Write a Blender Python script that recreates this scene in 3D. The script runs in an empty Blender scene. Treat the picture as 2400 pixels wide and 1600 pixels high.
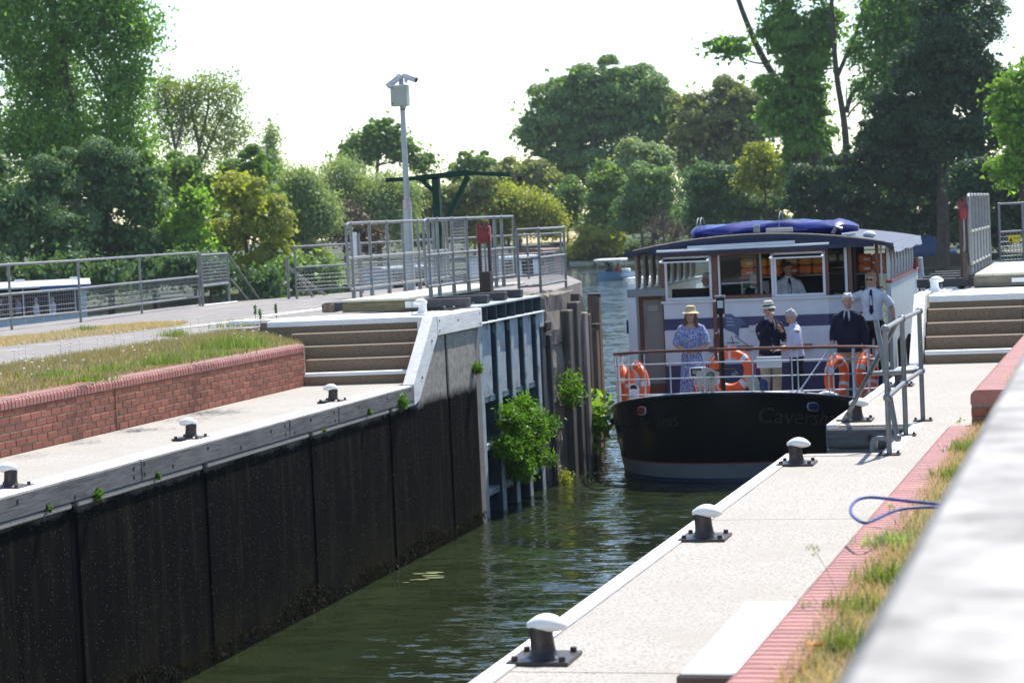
import bpy, bmesh, math, random
import numpy as np
from mathutils import Vector, Matrix
random.seed(7); rng = np.random.default_rng(7)
S = bpy.context.scene
COL = S.collection
R = math.radians

# ------------------------------------------------------------------ camera, sky, sun, exposure
FPX = 5200.0; EYE = 4.31
def _pose():
    def ray(p): return np.array([(p[0]-1200)/FPX, -(p[1]-800)/FPX, 1.0])
    d = ray((2610, 457)); d /= np.linalg.norm(d)
    e = np.array([math.cos(R(2.6)), math.sin(R(2.6)), 0])
    up = np.cross(e, d); up /= np.linalg.norm(up); up = up if up[1] > 0 else -up
    r = np.cross(d, up); r = r if r[0] > 0 else -r
    return np.array([r, d, up])
M3 = _pose()
cam = bpy.data.cameras.new('camera'); cam_o = bpy.data.objects.new('camera', cam); COL.objects.link(cam_o)
cam.sensor_width = 36.0; cam.lens = 36.0*FPX/2400.0; cam.clip_start = 0.2; cam.clip_end = 3000
m = Matrix.Identity(4)
for i in range(3):
    m[i][0] = M3[i][0]; m[i][1] = M3[i][1]; m[i][2] = -M3[i][2]
m[2][3] = EYE
cam_o.matrix_world = m
cam.dof.use_dof = True; cam.dof.focus_distance = 21.0; cam.dof.aperture_fstop = 4.8
S.camera = cam_o

SUN = Vector((0.19, 0.66, 1.10)).normalized()
w = bpy.data.worlds.new('World'); S.world = w; w.use_nodes = True
nt = w.node_tree; bg = nt.nodes['Background']
sky = nt.nodes.new('ShaderNodeTexSky'); sky.sky_type = 'NISHITA'; sky.sun_disc = False
sky.sun_elevation = math.asin(SUN.z); sky.sun_rotation = math.atan2(SUN.x, SUN.y)
sky.air_density = 1.0; sky.dust_density = 0.35; sky.ozone_density = 1.0
nt.links.new(sky.outputs[0], bg.inputs[0]); bg.inputs[1].default_value = 0.15
sl = bpy.data.lights.new('sun', 'SUN'); sl.energy = 5.0; sl.angle = R(0.53); sl.color = (1.0, 0.955, 0.88)
so = bpy.data.objects.new('sun', sl); COL.objects.link(so)
so.rotation_euler = SUN.to_track_quat('Z', 'Y').to_euler(); so.location = (0, 0, 40)
S.view_settings.view_transform = 'Standard'; S.view_settings.look = 'None'
S.view_settings.gamma = 1.0; S.view_settings.use_curve_mapping = False
S.view_settings.exposure = 0.68
S.cycles.use_denoising = True
S.cycles.max_bounces = 8; S.cycles.transparent_max_bounces = 16

# photo pixel (2400 x 1600) + one known world coordinate -> point
def _w(x, y): return M3 @ np.array([(x-1200)/FPX, -(y-800)/FPX, 1.0])
def Zp(x, y, z): v = _w(x, y); return Vector(v*((z-EYE)/v[2])) + Vector((0, 0, EYE))
def Yp(x, y, Y): v = _w(x, y); return Vector(v*(Y/v[1])) + Vector((0, 0, EYE))
def Xp(x, y, X): v = _w(x, y); return Vector(v*(X/v[0])) + Vector((0, 0, EYE))

# ------------------------------------------------------------------ object helpers
def link(o): COL.objects.link(o); return o
def thing(name, label, cat, loc=(0, 0, 0), rz=0.0, group=None):
    o = bpy.data.objects.new(name, None); link(o); o.empty_display_size = 0.1
    o.location = loc; o.rotation_euler = (0, 0, rz)
    o['label'] = label; o['category'] = cat
    if group: o['group'] = group
    return o
def tag(o, label, cat, group=None):
    o['label'] = label; o['category'] = cat
    if group: o['group'] = group
    return o
def org(o):
    v = Vector((0, 0, 0))
    while o is not None:
        v = v + Vector(o.location); o = o.parent
    return v
def copy_tree(o, parent=None):
    c = o.copy(); link(c); c.parent = parent
    for ch in o.children: copy_tree(ch, c)
    return c

class MB:
    """collects shapes; build() links them as one mesh object"""
    def __init__(s): s.v = []; s.f = []
    def add(s, vs, fs):
        b = len(s.v); s.v += [tuple(v) for v in vs]; s.f += [tuple(b+i for i in f) for f in fs]; return s
    def box(s, a, b):
        x0, y0, z0 = a; x1, y1, z1 = b
        return s.add([(x0,y0,z0),(x1,y0,z0),(x1,y1,z0),(x0,y1,z0),(x0,y0,z1),(x1,y0,z1),(x1,y1,z1),(x0,y1,z1)],
                     [(0,3,2,1),(4,5,6,7),(0,1,5,4),(1,2,6,5),(2,3,7,6),(3,0,4,7)])
    def bev(s, a, b, e=0.01):
        x0,y0,z0 = a; x1,y1,z1 = b
        vs = []; 
        for z, k in ((z0, e), (z0+e, 0), (z1-e, 0), (z1, e)):
            x0k, x1k, y0k, y1k = x0+k, x1-k, y0+k, y1-k
            vs += [(x0k+e*(k==0),y0k,z),(x1k-e*(k==0),y0k,z),(x1k,y0k+e*(k==0),z),(x1k,y1k-e*(k==0),z),
                   (x1k-e*(k==0),y1k,z),(x0k+e*(k==0),y1k,z),(x0k,y1k-e*(k==0),z),(x0k,y0k+e*(k==0),z)]
        fs = [tuple(range(7,-1,-1)), tuple(range(24,32))]
        for r in range(3):
            for i in range(8): j = (i+1) % 8; fs.append((r*8+i, r*8+j, r*8+8+j, r*8+8+i))
        return s.add(vs, fs)
    def prism(s, poly, d):
        """poly: list of 3-D points (planar), extruded by vector d"""
        n = len(poly); d = Vector(d); p = [Vector(q) for q in poly]
        vs = p + [q+d for q in p]
        return s.add(vs, [tuple(range(n-1,-1,-1)), tuple(range(n, 2*n))] + [(i,(i+1)%n,n+(i+1)%n,n+i) for i in range(n)])
    def quad(s, a, b, c, d): return s.add([a,b,c,d], [(0,1,2,3)])
    def beam(s, p, q, wd, ht, up=(0,0,1)):
        p = Vector(p); q = Vector(q); t = (q-p).normalized(); u = Vector(up)
        sd = t.cross(u)
        if sd.length < 1e-4: sd = t.cross(Vector((1,0,0)))
        sd.normalize(); u = sd.cross(t).normalized(); a = sd*wd/2; b = u*ht/2
        return s.add([p-a-b,p+a-b,p+a+b,p-a+b,q-a-b,q+a-b,q+a+b,q-a+b],
                     [(0,1,2,3),(7,6,5,4),(0,4,5,1),(1,5,6,2),(2,6,7,3),(3,7,4,0)])
    def tube(s, pts, rad, n=8, cap=True):
        pts = [Vector(p) for p in pts]; k = len(pts)
        rs = rad if isinstance(rad, (list, tuple)) else [rad]*k
        ref = Vector((0.13, 0.31, 0.94)); prev = None; vs = []
        for i, p in enumerate(pts):
            t = (pts[min(i+1,k-1)] - pts[max(i-1,0)])
            t = t.normalized() if t.length > 1e-9 else Vector((0,0,1))
            a = (prev - t*prev.dot(t)) if prev is not None else t.cross(ref)
            if a.length < 1e-5: a = t.cross(Vector((1,0,0)))
            a.normalize(); prev = a; b = t.cross(a)
            for j in range(n):
                th = 2*math.pi*j/n; vs.append(p + (a*math.cos(th) + b*math.sin(th))*rs[i])
        fs = []
        for i in range(k-1):
            for j in range(n): jj = (j+1) % n; fs.append((i*n+j, i*n+jj, (i+1)*n+jj, (i+1)*n+j))
        if cap: fs += [tuple(range(n-1,-1,-1)), tuple((k-1)*n+j for j in range(n))]
        return s.add(vs, fs)
    def cyl(s, p, q, r0, r1=None, n=12): return s.tube([p, q], [r0, r0 if r1 is None else r1], n)
    def rings(s, rings, cap=True):
        """rings: list of equal-length lists of points, joined in order"""
        n = len(rings[0]); vs = [p for r in rings for p in r]; fs = []
        for i in range(len(rings)-1):
            for j in range(n): jj = (j+1) % n; fs.append((i*n+j, i*n+jj, (i+1)*n+jj, (i+1)*n+j))
        if cap: fs += [tuple(range(n-1,-1,-1)), tuple((len(rings)-1)*n+j for j in range(n))]
        return s.add(vs, fs)
    def ell(s, c, r, n=12, k=8, rot=None):
        c = Vector(c); vs = []; fs = []
        r = (r, r, r) if isinstance(r, (int, float)) else r
        pts = [(0,0,-1)] + [(math.cos(2*math.pi*j/n)*math.sin(math.pi*i/k), math.sin(2*math.pi*j/n)*math.sin(math.pi*i/k), -math.cos(math.pi*i/k)) for i in range(1,k) for j in range(n)] + [(0,0,1)]
        for p in pts:
            q = Vector((p[0]*r[0], p[1]*r[1], p[2]*r[2]))
            if rot is not None: q = rot @ q
            vs.append(c+q)
        for j in range(n): fs.append((0, 1+(j+1)%n, 1+j))
        for i in range(k-2):
            for j in range(n): a = 1+i*n; fs.append((a+j, a+(j+1)%n, a+n+(j+1)%n, a+n+j))
        a = 1+(k-2)*n
        for j in range(n): fs.append((a+j, a+(j+1)%n, len(pts)-1))
        return s.add(vs, fs)
    def torus(s, c, R0, r, ax=(0,0,1), n=28, k=10, sy=1.0, a0=0, a1=2*math.pi):
        q = Vector((0,0,1)).rotation_difference(Vector(ax)); full = abs(a1-a0-2*math.pi) < 1e-6
        nn = n if full else n+1; rg = []
        for i in range(nn):
            t = a0+(a1-a0)*i/n; d = Vector((math.cos(t), math.sin(t)*sy, 0))
            rg.append([Vector(c) + q @ (d*R0 + (d*math.cos(2*math.pi*j/k) + Vector((0,0,1))*math.sin(2*math.pi*j/k))*r) for j in range(k)])
        if full: rg.append(rg[0])
        return s.rings(rg, cap=not full)
    def mesh(s, name, off=Vector((0,0,0)), smooth=False):
        me = bpy.data.meshes.new(name); off = Vector(off)
        me.from_pydata([(v[0]-off.x, v[1]-off.y, v[2]-off.z) for v in s.v], [], s.f)
        if smooth:
            me.polygons.foreach_set('use_smooth', [True]*len(me.polygons))
            me.set_sharp_from_angle(angle=R(42))
        me.update(); return me
    def build(s, name, mat, parent=None, smooth=False, loc=None, kind=None, local=False):
        off = (Vector((0,0,0)) if local else org(parent)) if parent is not None else (Vector(loc) if loc is not None else Vector((0,0,0)))
        me = s.mesh(name, off, smooth)
        if mat is not None: me.materials.append(mat)
        o = bpy.data.objects.new(name, me); link(o)
        if parent is not None: o.parent = parent
        elif loc is not None: o.location = loc
        if kind: o['kind'] = kind
        return o
def npmesh(name, co, quads, mat, parent=None, kind=None, tri=False):
    k = 3 if tri else 4
    me = bpy.data.meshes.new(name); nf = len(quads)
    off = np.array(org(parent)) if parent is not None else np.zeros(3)
    me.vertices.add(len(co)); me.vertices.foreach_set('co', (co-off).astype(np.float32).ravel())
    me.loops.add(nf*k); me.loops.foreach_set('vertex_index', quads.astype(np.int32).ravel())
    me.polygons.add(nf); me.polygons.foreach_set('loop_start', np.arange(0, nf*k, k, dtype=np.int32))
    me.update(calc_edges=True); me.materials.append(mat)
    o = bpy.data.objects.new(name, me); link(o)
    if parent is not None: o.parent = parent
    if kind: o['kind'] = kind
    return o

# ------------------------------------------------------------------ materials
def newmat(name):
    mt = bpy.data.materials.new(name); mt.use_nodes = True
    return mt, mt.node_tree, mt.node_tree.nodes['Principled BSDF']
def noise(nt, scale, detail=4, rough=0.55, coord=None, dim=None):
    n = nt.nodes.new('ShaderNodeTexNoise'); n.inputs['Scale'].default_value = scale
    n.inputs['Detail'].default_value = detail; n.inputs['Roughness'].default_value = rough
    if coord is not None: nt.links.new(coord, n.inputs['Vector'])
    return n
def ramp(nt, src, stops):
    r = nt.nodes.new('ShaderNodeValToRGB'); e = r.color_ramp.elements
    while len(e) < len(stops): e.new(0.5)
    for i, (p, c) in enumerate(stops):
        e[i].position = p; e[i].color = (*c, 1) if len(c) == 3 else c
    nt.links.new(src, r.inputs[0]); return r
def mixc(nt, fac, a, b, mode='MIX'):
    n = nt.nodes.new('ShaderNodeMix'); n.data_type = 'RGBA'; n.blend_type = mode
    for k, s in ((0, fac), (6, a), (7, b)):
        if hasattr(s, 'links'): nt.links.new(s, n.inputs[k])
        elif isinstance(s, (int, float)): n.inputs[k].default_value = s
        else: n.inputs[k].default_value = (*s, 1)
    return n.outputs[2]
def wpos(nt):
    g = nt.nodes.new('ShaderNodeNewGeometry'); return g.outputs['Position']
def bump(nt, b, h, strength=0.3, dist=0.02):
    n = nt.nodes.new('ShaderNodeBump'); n.inputs['Strength'].default_value = strength; n.inputs['Distance'].default_value = dist
    nt.links.new(h, n.inputs['Height']); nt.links.new(n.outputs[0], b.inputs['Normal']); return n
def mat(name, c, rough=0.6, var=0.25, scale=6.0, metal=0.0, bmp=0.0, bscale=40, c2=None, c2amt=0.5, c2scale=3.0, rnd=0.0, spec=0.5):
    """plain painted / mineral surface: base colour with tonal noise, optional blotches of a second colour, optional relief"""
    mt, nt, b = newmat(name); P = wpos(nt)
    n = noise(nt, scale, 6, 0.6, P)
    lo = tuple(max(0, x*(1-var)) for x in c); hi = tuple(min(1, x*(1+var)) for x in c)
    col = ramp(nt, n.outputs[0], [(0.3, lo), (0.7, hi)]).outputs[0]
    if c2 is not None:
        n2 = noise(nt, c2scale, 8, 0.65, P)
        f = ramp(nt, n2.outputs[0], [(c2amt, (0,0,0)), (min(1, c2amt+0.12), (1,1,1))]).outputs[0]
        col = mixc(nt, f, col, c2)
    if rnd:
        oi = nt.nodes.new('ShaderNodeObjectInfo'); hs = nt.nodes.new('ShaderNodeHueSaturation')
        mp = nt.nodes.new('ShaderNodeMapRange'); mp.inputs[3].default_value = 1-rnd; mp.inputs[4].default_value = 1+rnd
        nt.links.new(oi.outputs['Random'], mp.inputs[0]); nt.links.new(mp.outputs[0], hs.inputs['Value'])
        nt.links.new(col, hs.inputs['Color']); col = hs.outputs[0]
    nt.links.new(col, b.inputs['Base Color'])
    b.inputs['Roughness'].default_value = rough; b.inputs['Metallic'].default_value = metal
    b.inputs['Specular IOR Level'].default_value = spec
    if bmp:
        nb = noise(nt, bscale, 5, 0.6, P); bump(nt, b, nb.outputs[0], bmp, 0.01)
    return mt
def leafmat(name, c, var=0.45, trans=0.42, tint=(1.2, 1.3, 0.5)):
    mt, nt, b = newmat(name); out = nt.nodes['Material Output']
    g = nt.nodes.new('ShaderNodeNewGeometry')
    lo = tuple(x*(1-var) for x in c); hi = tuple(min(1, x*(1+var)) for x in c)
    n = noise(nt, 0.55, 3, 0.5, g.outputs['Position'])
    a = ramp(nt, g.outputs['Random Per Island'], [(0, lo), (1, hi)]).outputs[0]
    col = mixc(nt, ramp(nt, n.outputs[0], [(0.35,(0,0,0)),(0.65,(1,1,1))]).outputs[0], a, tuple(x*t for x, t in zip(c, (1.15,1.05,0.8))), 'MIX')
    tr = nt.nodes.new('ShaderNodeBsdfTranslucent'); ms = nt.nodes.new('ShaderNodeMixShader')
    tc = mixc(nt, 1.0, col, tint, 'MULTIPLY')
    nt.links.new(tc, tr.inputs[0]); nt.links.new(col, b.inputs['Base Color'])
    b.inputs['Roughness'].default_value = 0.5; b.inputs['Specular IOR Level'].default_value = 0.35
    ms.inputs[0].default_value = trans
    nt.links.new(b.outputs[0], ms.inputs[1]); nt.links.new(tr.outputs[0], ms.inputs[2]); nt.links.new(ms.outputs[0], out.inputs[0])
    return mt
# ------------------------------------------------------------------ shared materials
def concrete(name, c, dark, speck=1.0, bmp=0.5):
    mt, nt, b = newmat(name); P = wpos(nt)
    n1 = noise(nt, 55, 4, 0.7, P); n2 = noise(nt, 1.1, 5, 0.6, P); n3 = noise(nt, 9, 4, 0.6, P)
    a = ramp(nt, n1.outputs[0], [(0.34, dark), (0.47, c), (0.75, tuple(min(1, x*1.12) for x in c))]).outputs[0]
    col = mixc(nt, ramp(nt, n2.outputs[0], [(0.38,(0,0,0)),(0.72,(0.85,0.85,0.85))]).outputs[0], a, tuple(x*k for x, k in zip(c,(0.84,0.82,0.79))))
    col = mixc(nt, ramp(nt, n3.outputs[0], [(0.55,(0,0,0)),(0.75,(0.35,0.35,0.35))]).outputs[0], col, tuple(x*0.7 for x in c))
    nt.links.new(col, b.inputs['Base Color']); b.inputs['Roughness'].default_value = 0.9
    bump(nt, b, n1.outputs[0], bmp, 0.006); return mt
M_quay = concrete('quay_concrete', (0.385, 0.357, 0.322), (0.075, 0.064, 0.053))
M_step = concrete('step_concrete', (0.235, 0.17, 0.115), (0.03, 0.022, 0.015))
M_oldc = concrete('old_concrete', (0.22, 0.19, 0.16), (0.05, 0.045, 0.04), bmp=0.9)
M_asph = mat('asphalt', (0.22, 0.20, 0.19), 0.95, 0.22, 60, bmp=0.4, bscale=120, c2=(0.32,0.29,0.26), c2amt=0.52, c2scale=1.3)
M_white = mat('white_paint', (0.80, 0.80, 0.78), 0.55, 0.06, 14, c2=(0.55,0.53,0.49), c2amt=0.66, c2scale=9)
M_wline = mat('worn_white_line', (0.76, 0.75, 0.72), 0.85, 0.1, 40, c2=(0.4,0.38,0.36), c2amt=0.6, c2scale=14)
M_beamw = mat('flaking_white_paint', (0.31, 0.295, 0.28), 0.85, 0.45, 6, c2=(0.12,0.105,0.095), c2amt=0.55, c2scale=3.2, bmp=0.3)
def timber(name, c, c2, axis='y', rough=0.85, sc=1.0):
    mt, nt, b = newmat(name); P = wpos(nt)
    mp = nt.nodes.new('ShaderNodeMapping'); nt.links.new(P, mp.inputs[0])
    mp.inputs['Scale'].default_value = {'y': (22*sc, 1.6*sc, 22*sc), 'x': (1.6*sc, 22*sc, 22*sc), 'z': (22*sc, 22*sc, 1.6*sc)}[axis]
    n = noise(nt, 1.6, 8, 0.7, mp.outputs[0]); n2 = noise(nt, 2.2, 5, 0.6, P)
    a = ramp(nt, n.outputs[0], [(0.30, c2), (0.55, c), (0.8, tuple(min(1, x*1.25) for x in c))]).outputs[0]
    col = mixc(nt, ramp(nt, n2.outputs[0], [(0.45,(0,0,0)),(0.8,(0.7,0.7,0.7))]).outputs[0], a, c2)
    nt.links.new(col, b.inputs['Base Color']); b.inputs['Roughness'].default_value = rough
    bump(nt, b, n.outputs[0], 0.35, 0.006); return mt
M_coping = timber('weathered_timber', (0.17, 0.165, 0.16), (0.06, 0.057, 0.055))
M_copingw = timber('white_washed_timber', (0.78, 0.77, 0.75), (0.55, 0.53, 0.51))
M_pile = timber('brown_pile', (0.27, 0.195, 0.145), (0.085, 0.06, 0.045), 'z')
M_dkbeam = mat('dark_steel_beam', (0.045, 0.045, 0.048), 0.6, 0.3, 12)
M_deck = timber('deck_boards', (0.62, 0.60, 0.50), (0.42, 0.40, 0.28))
M_brick = mat('red_brick', (0.255, 0.085, 0.052), 0.8, 0.16, 30, bmp=0.3, bscale=150, rnd=0.22)
M_bull = mat('bullnose_brick', (0.36, 0.145, 0.125), 0.55, 0.12, 25, bmp=0.15, bscale=120, rnd=0.14)
M_mortar = mat('mortar', (0.26, 0.23, 0.18), 0.95, 0.25, 50)
M_iron = mat('bollard_iron', (0.030, 0.022, 0.020), 0.42, 0.4, 25, c2=(0.07,0.038,0.028), c2amt=0.5, c2scale=16, bmp=0.2)
M_galv = mat('galvanised_steel', (0.19, 0.195, 0.20), 0.45, 0.22, 9, metal=0.35, c2=(0.13,0.12,0.11), c2amt=0.62, c2scale=6)
M_wire = mat('galvanised_wire', (0.27, 0.28, 0.29), 0.5, 0.2, 20, metal=0.3)
M_dkhole = mat('bolt_hole', (0.012, 0.011, 0.010), 0.8, 0.3, 30)
M_red = mat('red_gear_paint', (0.20, 0.012, 0.022), 0.4, 0.2, 12, c2=(0.16,0.01,0.02), c2amt=0.62)
M_green = mat('green_crane_paint', (0.003, 0.036, 0.022), 0.6, 0.2, 8, spec=0.25)
M_earth = mat('dry_soil', (0.30, 0.24, 0.14), 0.95, 0.35, 9, c2=(0.19,0.17,0.075), c2amt=0.48, c2scale=1.6)

def lockwall_mat():
    mt, nt, b = newmat('lock_wall'); P = wpos(nt)
    sx = nt.nodes.new('ShaderNodeSeparateXYZ'); nt.links.new(P, sx.inputs[0])
    n = noise(nt, 1.6, 6, 0.65, P); n9 = noise(nt, 12, 4, 0.6, P)
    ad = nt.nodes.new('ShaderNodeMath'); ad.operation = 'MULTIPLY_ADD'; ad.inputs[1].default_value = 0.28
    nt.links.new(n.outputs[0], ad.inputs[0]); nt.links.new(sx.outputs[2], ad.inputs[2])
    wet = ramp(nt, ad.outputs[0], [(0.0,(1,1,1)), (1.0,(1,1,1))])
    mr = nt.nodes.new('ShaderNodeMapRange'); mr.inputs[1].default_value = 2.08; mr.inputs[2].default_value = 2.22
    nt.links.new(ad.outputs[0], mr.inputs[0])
    dry = ramp(nt, n9.outputs[0], [(0.3,(0.24,0.22,0.19)), (0.7,(0.42,0.39,0.35))]).outputs[0]
    vo = nt.nodes.new('ShaderNodeTexVoronoi'); vo.inputs['Scale'].default_value = 22; vo.inputs['Randomness'].default_value = 1; nt.links.new(P, vo.inputs['Vector'])
    spk = ramp(nt, vo.outputs['Distance'], [(0.05,(1,1,1)), (0.16,(0,0,0))]).outputs[0]
    sc_ = nt.nodes.new('ShaderNodeSeparateColor'); nt.links.new(vo.outputs['Color'], sc_.inputs[0])
    keep = ramp(nt, sc_.outputs[0], [(0.62,(0,0,0)), (1.0,(0.8,0.8,0.8))]).outputs[0]
    wm = nt.nodes.new('ShaderNodeMath'); wm.operation = 'MULTIPLY'; nt.links.new(spk, wm.inputs[0]); nt.links.new(keep, wm.inputs[1])
    mps = nt.nodes.new('ShaderNodeMapping'); nt.links.new(P, mps.inputs[0]); mps.inputs['Rotation'].default_value = (R(28),0,0); mps.inputs['Scale'].default_value = (1,1.2,7)
    scr = noise(nt, 0.9, 6, 0.7, mps.outputs[0]); mpv = nt.nodes.new('ShaderNodeMapping'); nt.links.new(P, mpv.inputs[0]); mpv.inputs['Scale'].default_value = (1,6,0.6); drip = noise(nt, 1.1, 6, 0.7, mpv.outputs[0])
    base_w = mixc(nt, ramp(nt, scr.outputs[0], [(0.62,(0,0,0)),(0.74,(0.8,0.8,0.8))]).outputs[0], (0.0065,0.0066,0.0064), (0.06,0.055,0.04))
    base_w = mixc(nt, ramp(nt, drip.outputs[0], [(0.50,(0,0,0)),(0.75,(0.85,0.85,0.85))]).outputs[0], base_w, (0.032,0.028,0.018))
    speck = mixc(nt, wm.outputs[0], base_w, (0.30,0.30,0.28))
    big = noise(nt, 0.9, 7, 0.7, P)
    algae = ramp(nt, big.outputs[0], [(0.42,(0,0,0)), (0.72,(0.85,0.85,0.85))]).outputs[0]
    mr2 = nt.nodes.new('ShaderNodeMapRange'); mr2.inputs[1].default_value = 0.95; mr2.inputs[2].default_value = 0.1
    nt.links.new(sx.outputs[2], mr2.inputs[0])
    mm = nt.nodes.new('ShaderNodeMath'); mm.operation = 'MULTIPLY'; nt.links.new(algae, mm.inputs[0]); nt.links.new(mr2.outputs[0], mm.inputs[1])
    tex = noise(nt, 38, 4, 0.7, P)
    alg = ramp(nt, tex.outputs[0], [(0.35,(0.008,0.008,0.005)), (0.7,(0.06,0.053,0.02))]).outputs[0]
    c = mixc(nt, mm.outputs[0], speck, alg)
    st = noise(nt, 3.3, 6, 0.7, P)
    c = mixc(nt, ramp(nt, st.outputs[0], [(0.62,(0,0,0)),(0.78,(0.5,0.5,0.5))]).outputs[0], c, (0.035,0.032,0.022))
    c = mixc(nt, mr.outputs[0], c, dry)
    nt.links.new(c, b.inputs['Base Color']); b.inputs['Roughness'].default_value = 0.9; b.inputs['Specular IOR Level'].default_value = 0.03
    bump(nt, b, tex.outputs[0], 0.7, 0.012); return mt
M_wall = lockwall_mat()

def water_mat():
    mt, nt, b = newmat('river_water'); P = wpos(nt)
    def layer(sx, sy, rz, sc, det, amp):
        mp = nt.nodes.new('ShaderNodeMapping'); nt.links.new(P, mp.inputs[0]); mp.inputs['Scale'].default_value = (sx, sy, 1); mp.inputs['Rotation'].default_value = (0,0,R(rz))
        n = noise(nt, sc, det, 0.55, mp.outputs[0]); v = nt.nodes.new('ShaderNodeVectorMath'); v.operation = 'SUBTRACT'; v.inputs[1].default_value = (0.5,0.5,0.5)
        nt.links.new(n.outputs['Color'], v.inputs[0]); k = nt.nodes.new('ShaderNodeVectorMath'); k.operation = 'MULTIPLY'; k.inputs[1].default_value = (amp*0.75, amp, 0)
        nt.links.new(v.outputs[0], k.inputs[0]); return k.outputs[0]
    def addv(a, c):
        v = nt.nodes.new('ShaderNodeVectorMath'); v.operation = 'ADD'; nt.links.new(a, v.inputs[0])
        if isinstance(c, tuple): v.inputs[1].default_value = c
        else: nt.links.new(c, v.inputs[1])
        return v.outputs[0]
    # ripple slopes: wind chop, longer swell, fine sparkle
    sl = addv(addv(layer(1.0,2.3,14,2.6,3,0.50), layer(1.0,1.6,-18,0.55,2,0.30)), layer(1.0,2.0,6,9.0,2,0.28))
    sy = nt.nodes.new('ShaderNodeSeparateXYZ'); nt.links.new(P, sy.inputs[0])      # sheltered lock, breezy open river
    mr = nt.nodes.new('ShaderNodeMapRange'); mr.inputs[1].default_value = 30; mr.inputs[2].default_value = 60; mr.inputs[3].default_value = 1.45; mr.inputs[4].default_value = 3.2
    nt.links.new(sy.outputs[1], mr.inputs[0]); sc = nt.nodes.new('ShaderNodeVectorMath'); sc.operation = 'SCALE'; nt.links.new(sl, sc.inputs[0]); nt.links.new(mr.outputs[0], sc.inputs['Scale']); sl = sc.outputs[0]
    nm = nt.nodes.new('ShaderNodeVectorMath'); nm.operation = 'NORMALIZE'; nt.links.new(addv(sl,(0,0,1)), nm.inputs[0]); nt.links.new(nm.outputs[0], b.inputs['Normal'])
    n = noise(nt, 0.25, 3, 0.5, P)
    nt.links.new(ramp(nt, n.outputs[0], [(0.3,(0.013,0.020,0.008)),(0.7,(0.022,0.031,0.0125))]).outputs[0], b.inputs['Base Color'])
    b.inputs['Roughness'].default_value = 0.05; b.inputs['IOR'].default_value = 1.33
    return mt
M_water = water_mat()

# ------------------------------------------------------------------ setting: water and land
Q = 2.24; U = 3.08; XL = -8.87
def xr(y): return -2.87 + 0.0142*(y-9.5)          # water-side edge of the right quay
def struct(o): o['kind'] = 'structure'; return o
struct(MB().quad((-700,-60,0),(500,-60,0),(500,900,0),(-700,900,0)).build('water', M_water))
struct(MB().quad((-900,-300,-3),(900,-300,-3),(900,1500,-3),(-900,1500,-3)).build('river_bed', M_earth))
M_bank = mat('shaded_river_bank', (0.045, 0.055, 0.022), 0.95, 0.4, 2.0)  # darkened green: the shade under the trees is put into this colour
def land(name, poly, z, mt, depth=3.2):
    return struct(MB().prism([(p[0],p[1],z) for p in poly][::-1], (0,0,-depth)).build(name, mt))
land('left_bank', [(-60,100),(-58,128),(-53,150),(-47,178),(-62,215),(-90,260),(-500,500),(-500,60),(-75,70)], 0.45, M_bank)
land('far_bank', [(-62,232),(-52,222),(-40,212),(-26,200),(-14,186),(200,180),(300,800),(-400,800),(-300,420),(-90,262)], 0.6, M_bank)
land('right_bank', [(-40,208),(-20,176),(-8,165),(5,142),(14,92),(20,62),(200,60),(260,300),(-20,300)], 0.5, M_bank)

# left side of the lock: island ground, paths, grass
il = MB()
xs = [-9.05,-10.76,-11.4,-12.3,-14.5,-17.0,-19.4]
def zl(x, y):
    if y < 28.6:
        return float(np.interp(x, [-19.4,-14.5,-12.3,-11.4,-10.76], [2.84,2.98,3.02,2.93,2.76]))
    return 3.075 + (x+9.0)*0.0226
# lower terrace of the island (behind the brick wall)
ys = [3,10,16,20,24,28.5]
def sheet(mb, xs, ys, zf, dz=0.0):
    n = len(ys); vs = []
    for x in xs:
        for y in ys: vs.append((x, y, zf(x,y)+dz))
    fs = []
    for i in range(len(xs)-1):
        for j in range(n-1):
            fs.append((i*n+j, i*n+j+1, (i+1)*n+j+1, (i+1)*n+j))
    mb.add(vs, fs); return mb
sheet(il, [-10.765,-11.0,-11.4,-12.3,-14.5,-17,-19.4], ys, zl)
il.box((-19.4,3,-1),(-10.77,28.5,2.75))
struct(il.build('path', M_asph))
# upper level by the gates
up = MB()
pol = [(-9.12,29.3),(-9.12,30.75),(-9.75,30.75),(-9.75,34.75),(-10.15,34.8),(-10.15,37.2),(-9.7,38.4),(-10.5,44),(-13.2,53.4),(-17.4,46.2),(-19.3,44.5),(-19.4,28.52),(-11.52,28.52),(-11.5,29.3)]
up.prism([(x,y,zl(x,29)) for x,y in pol], (0,0,-2.6))
struct(up.build('towpath', M_asph))
# worn white line across the towpath, white lock-side strip
wl = MB()
for a, b_ in (((405,768),(640,738)),((640,738),(1000,690))):
    p, q = Zp(*a, 3.0), Zp(*b_, 3.03); p.z = zl(p.x,p.y)+0.006; q.z = zl(q.x,q.y)+0.006
    d = (q-p).normalized(); n = Vector((-d.y, d.x, 0))*0.42
    if n.y < 0: n = -n
    q2 = q+n; p2 = p+n*(0.25 if a[0]==405 else 1)
    p2.z = zl(p2.x,p2.y)+0.006; q2.z = zl(q2.x,q2.y)+0.006
    wl.quad(p,q,q2,p2)
tag(wl.build('painted_line', M_wline), 'worn white painted line curving across the towpath asphalt', 'road marking')
gs = MB(); sheet(gs, [-10.75,-11.05,-11.35,-11.75], [14,16,18,20,22,24,26,28.5], zl, 0.012)
struct(gs.build('grass_slope', M_earth))
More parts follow.
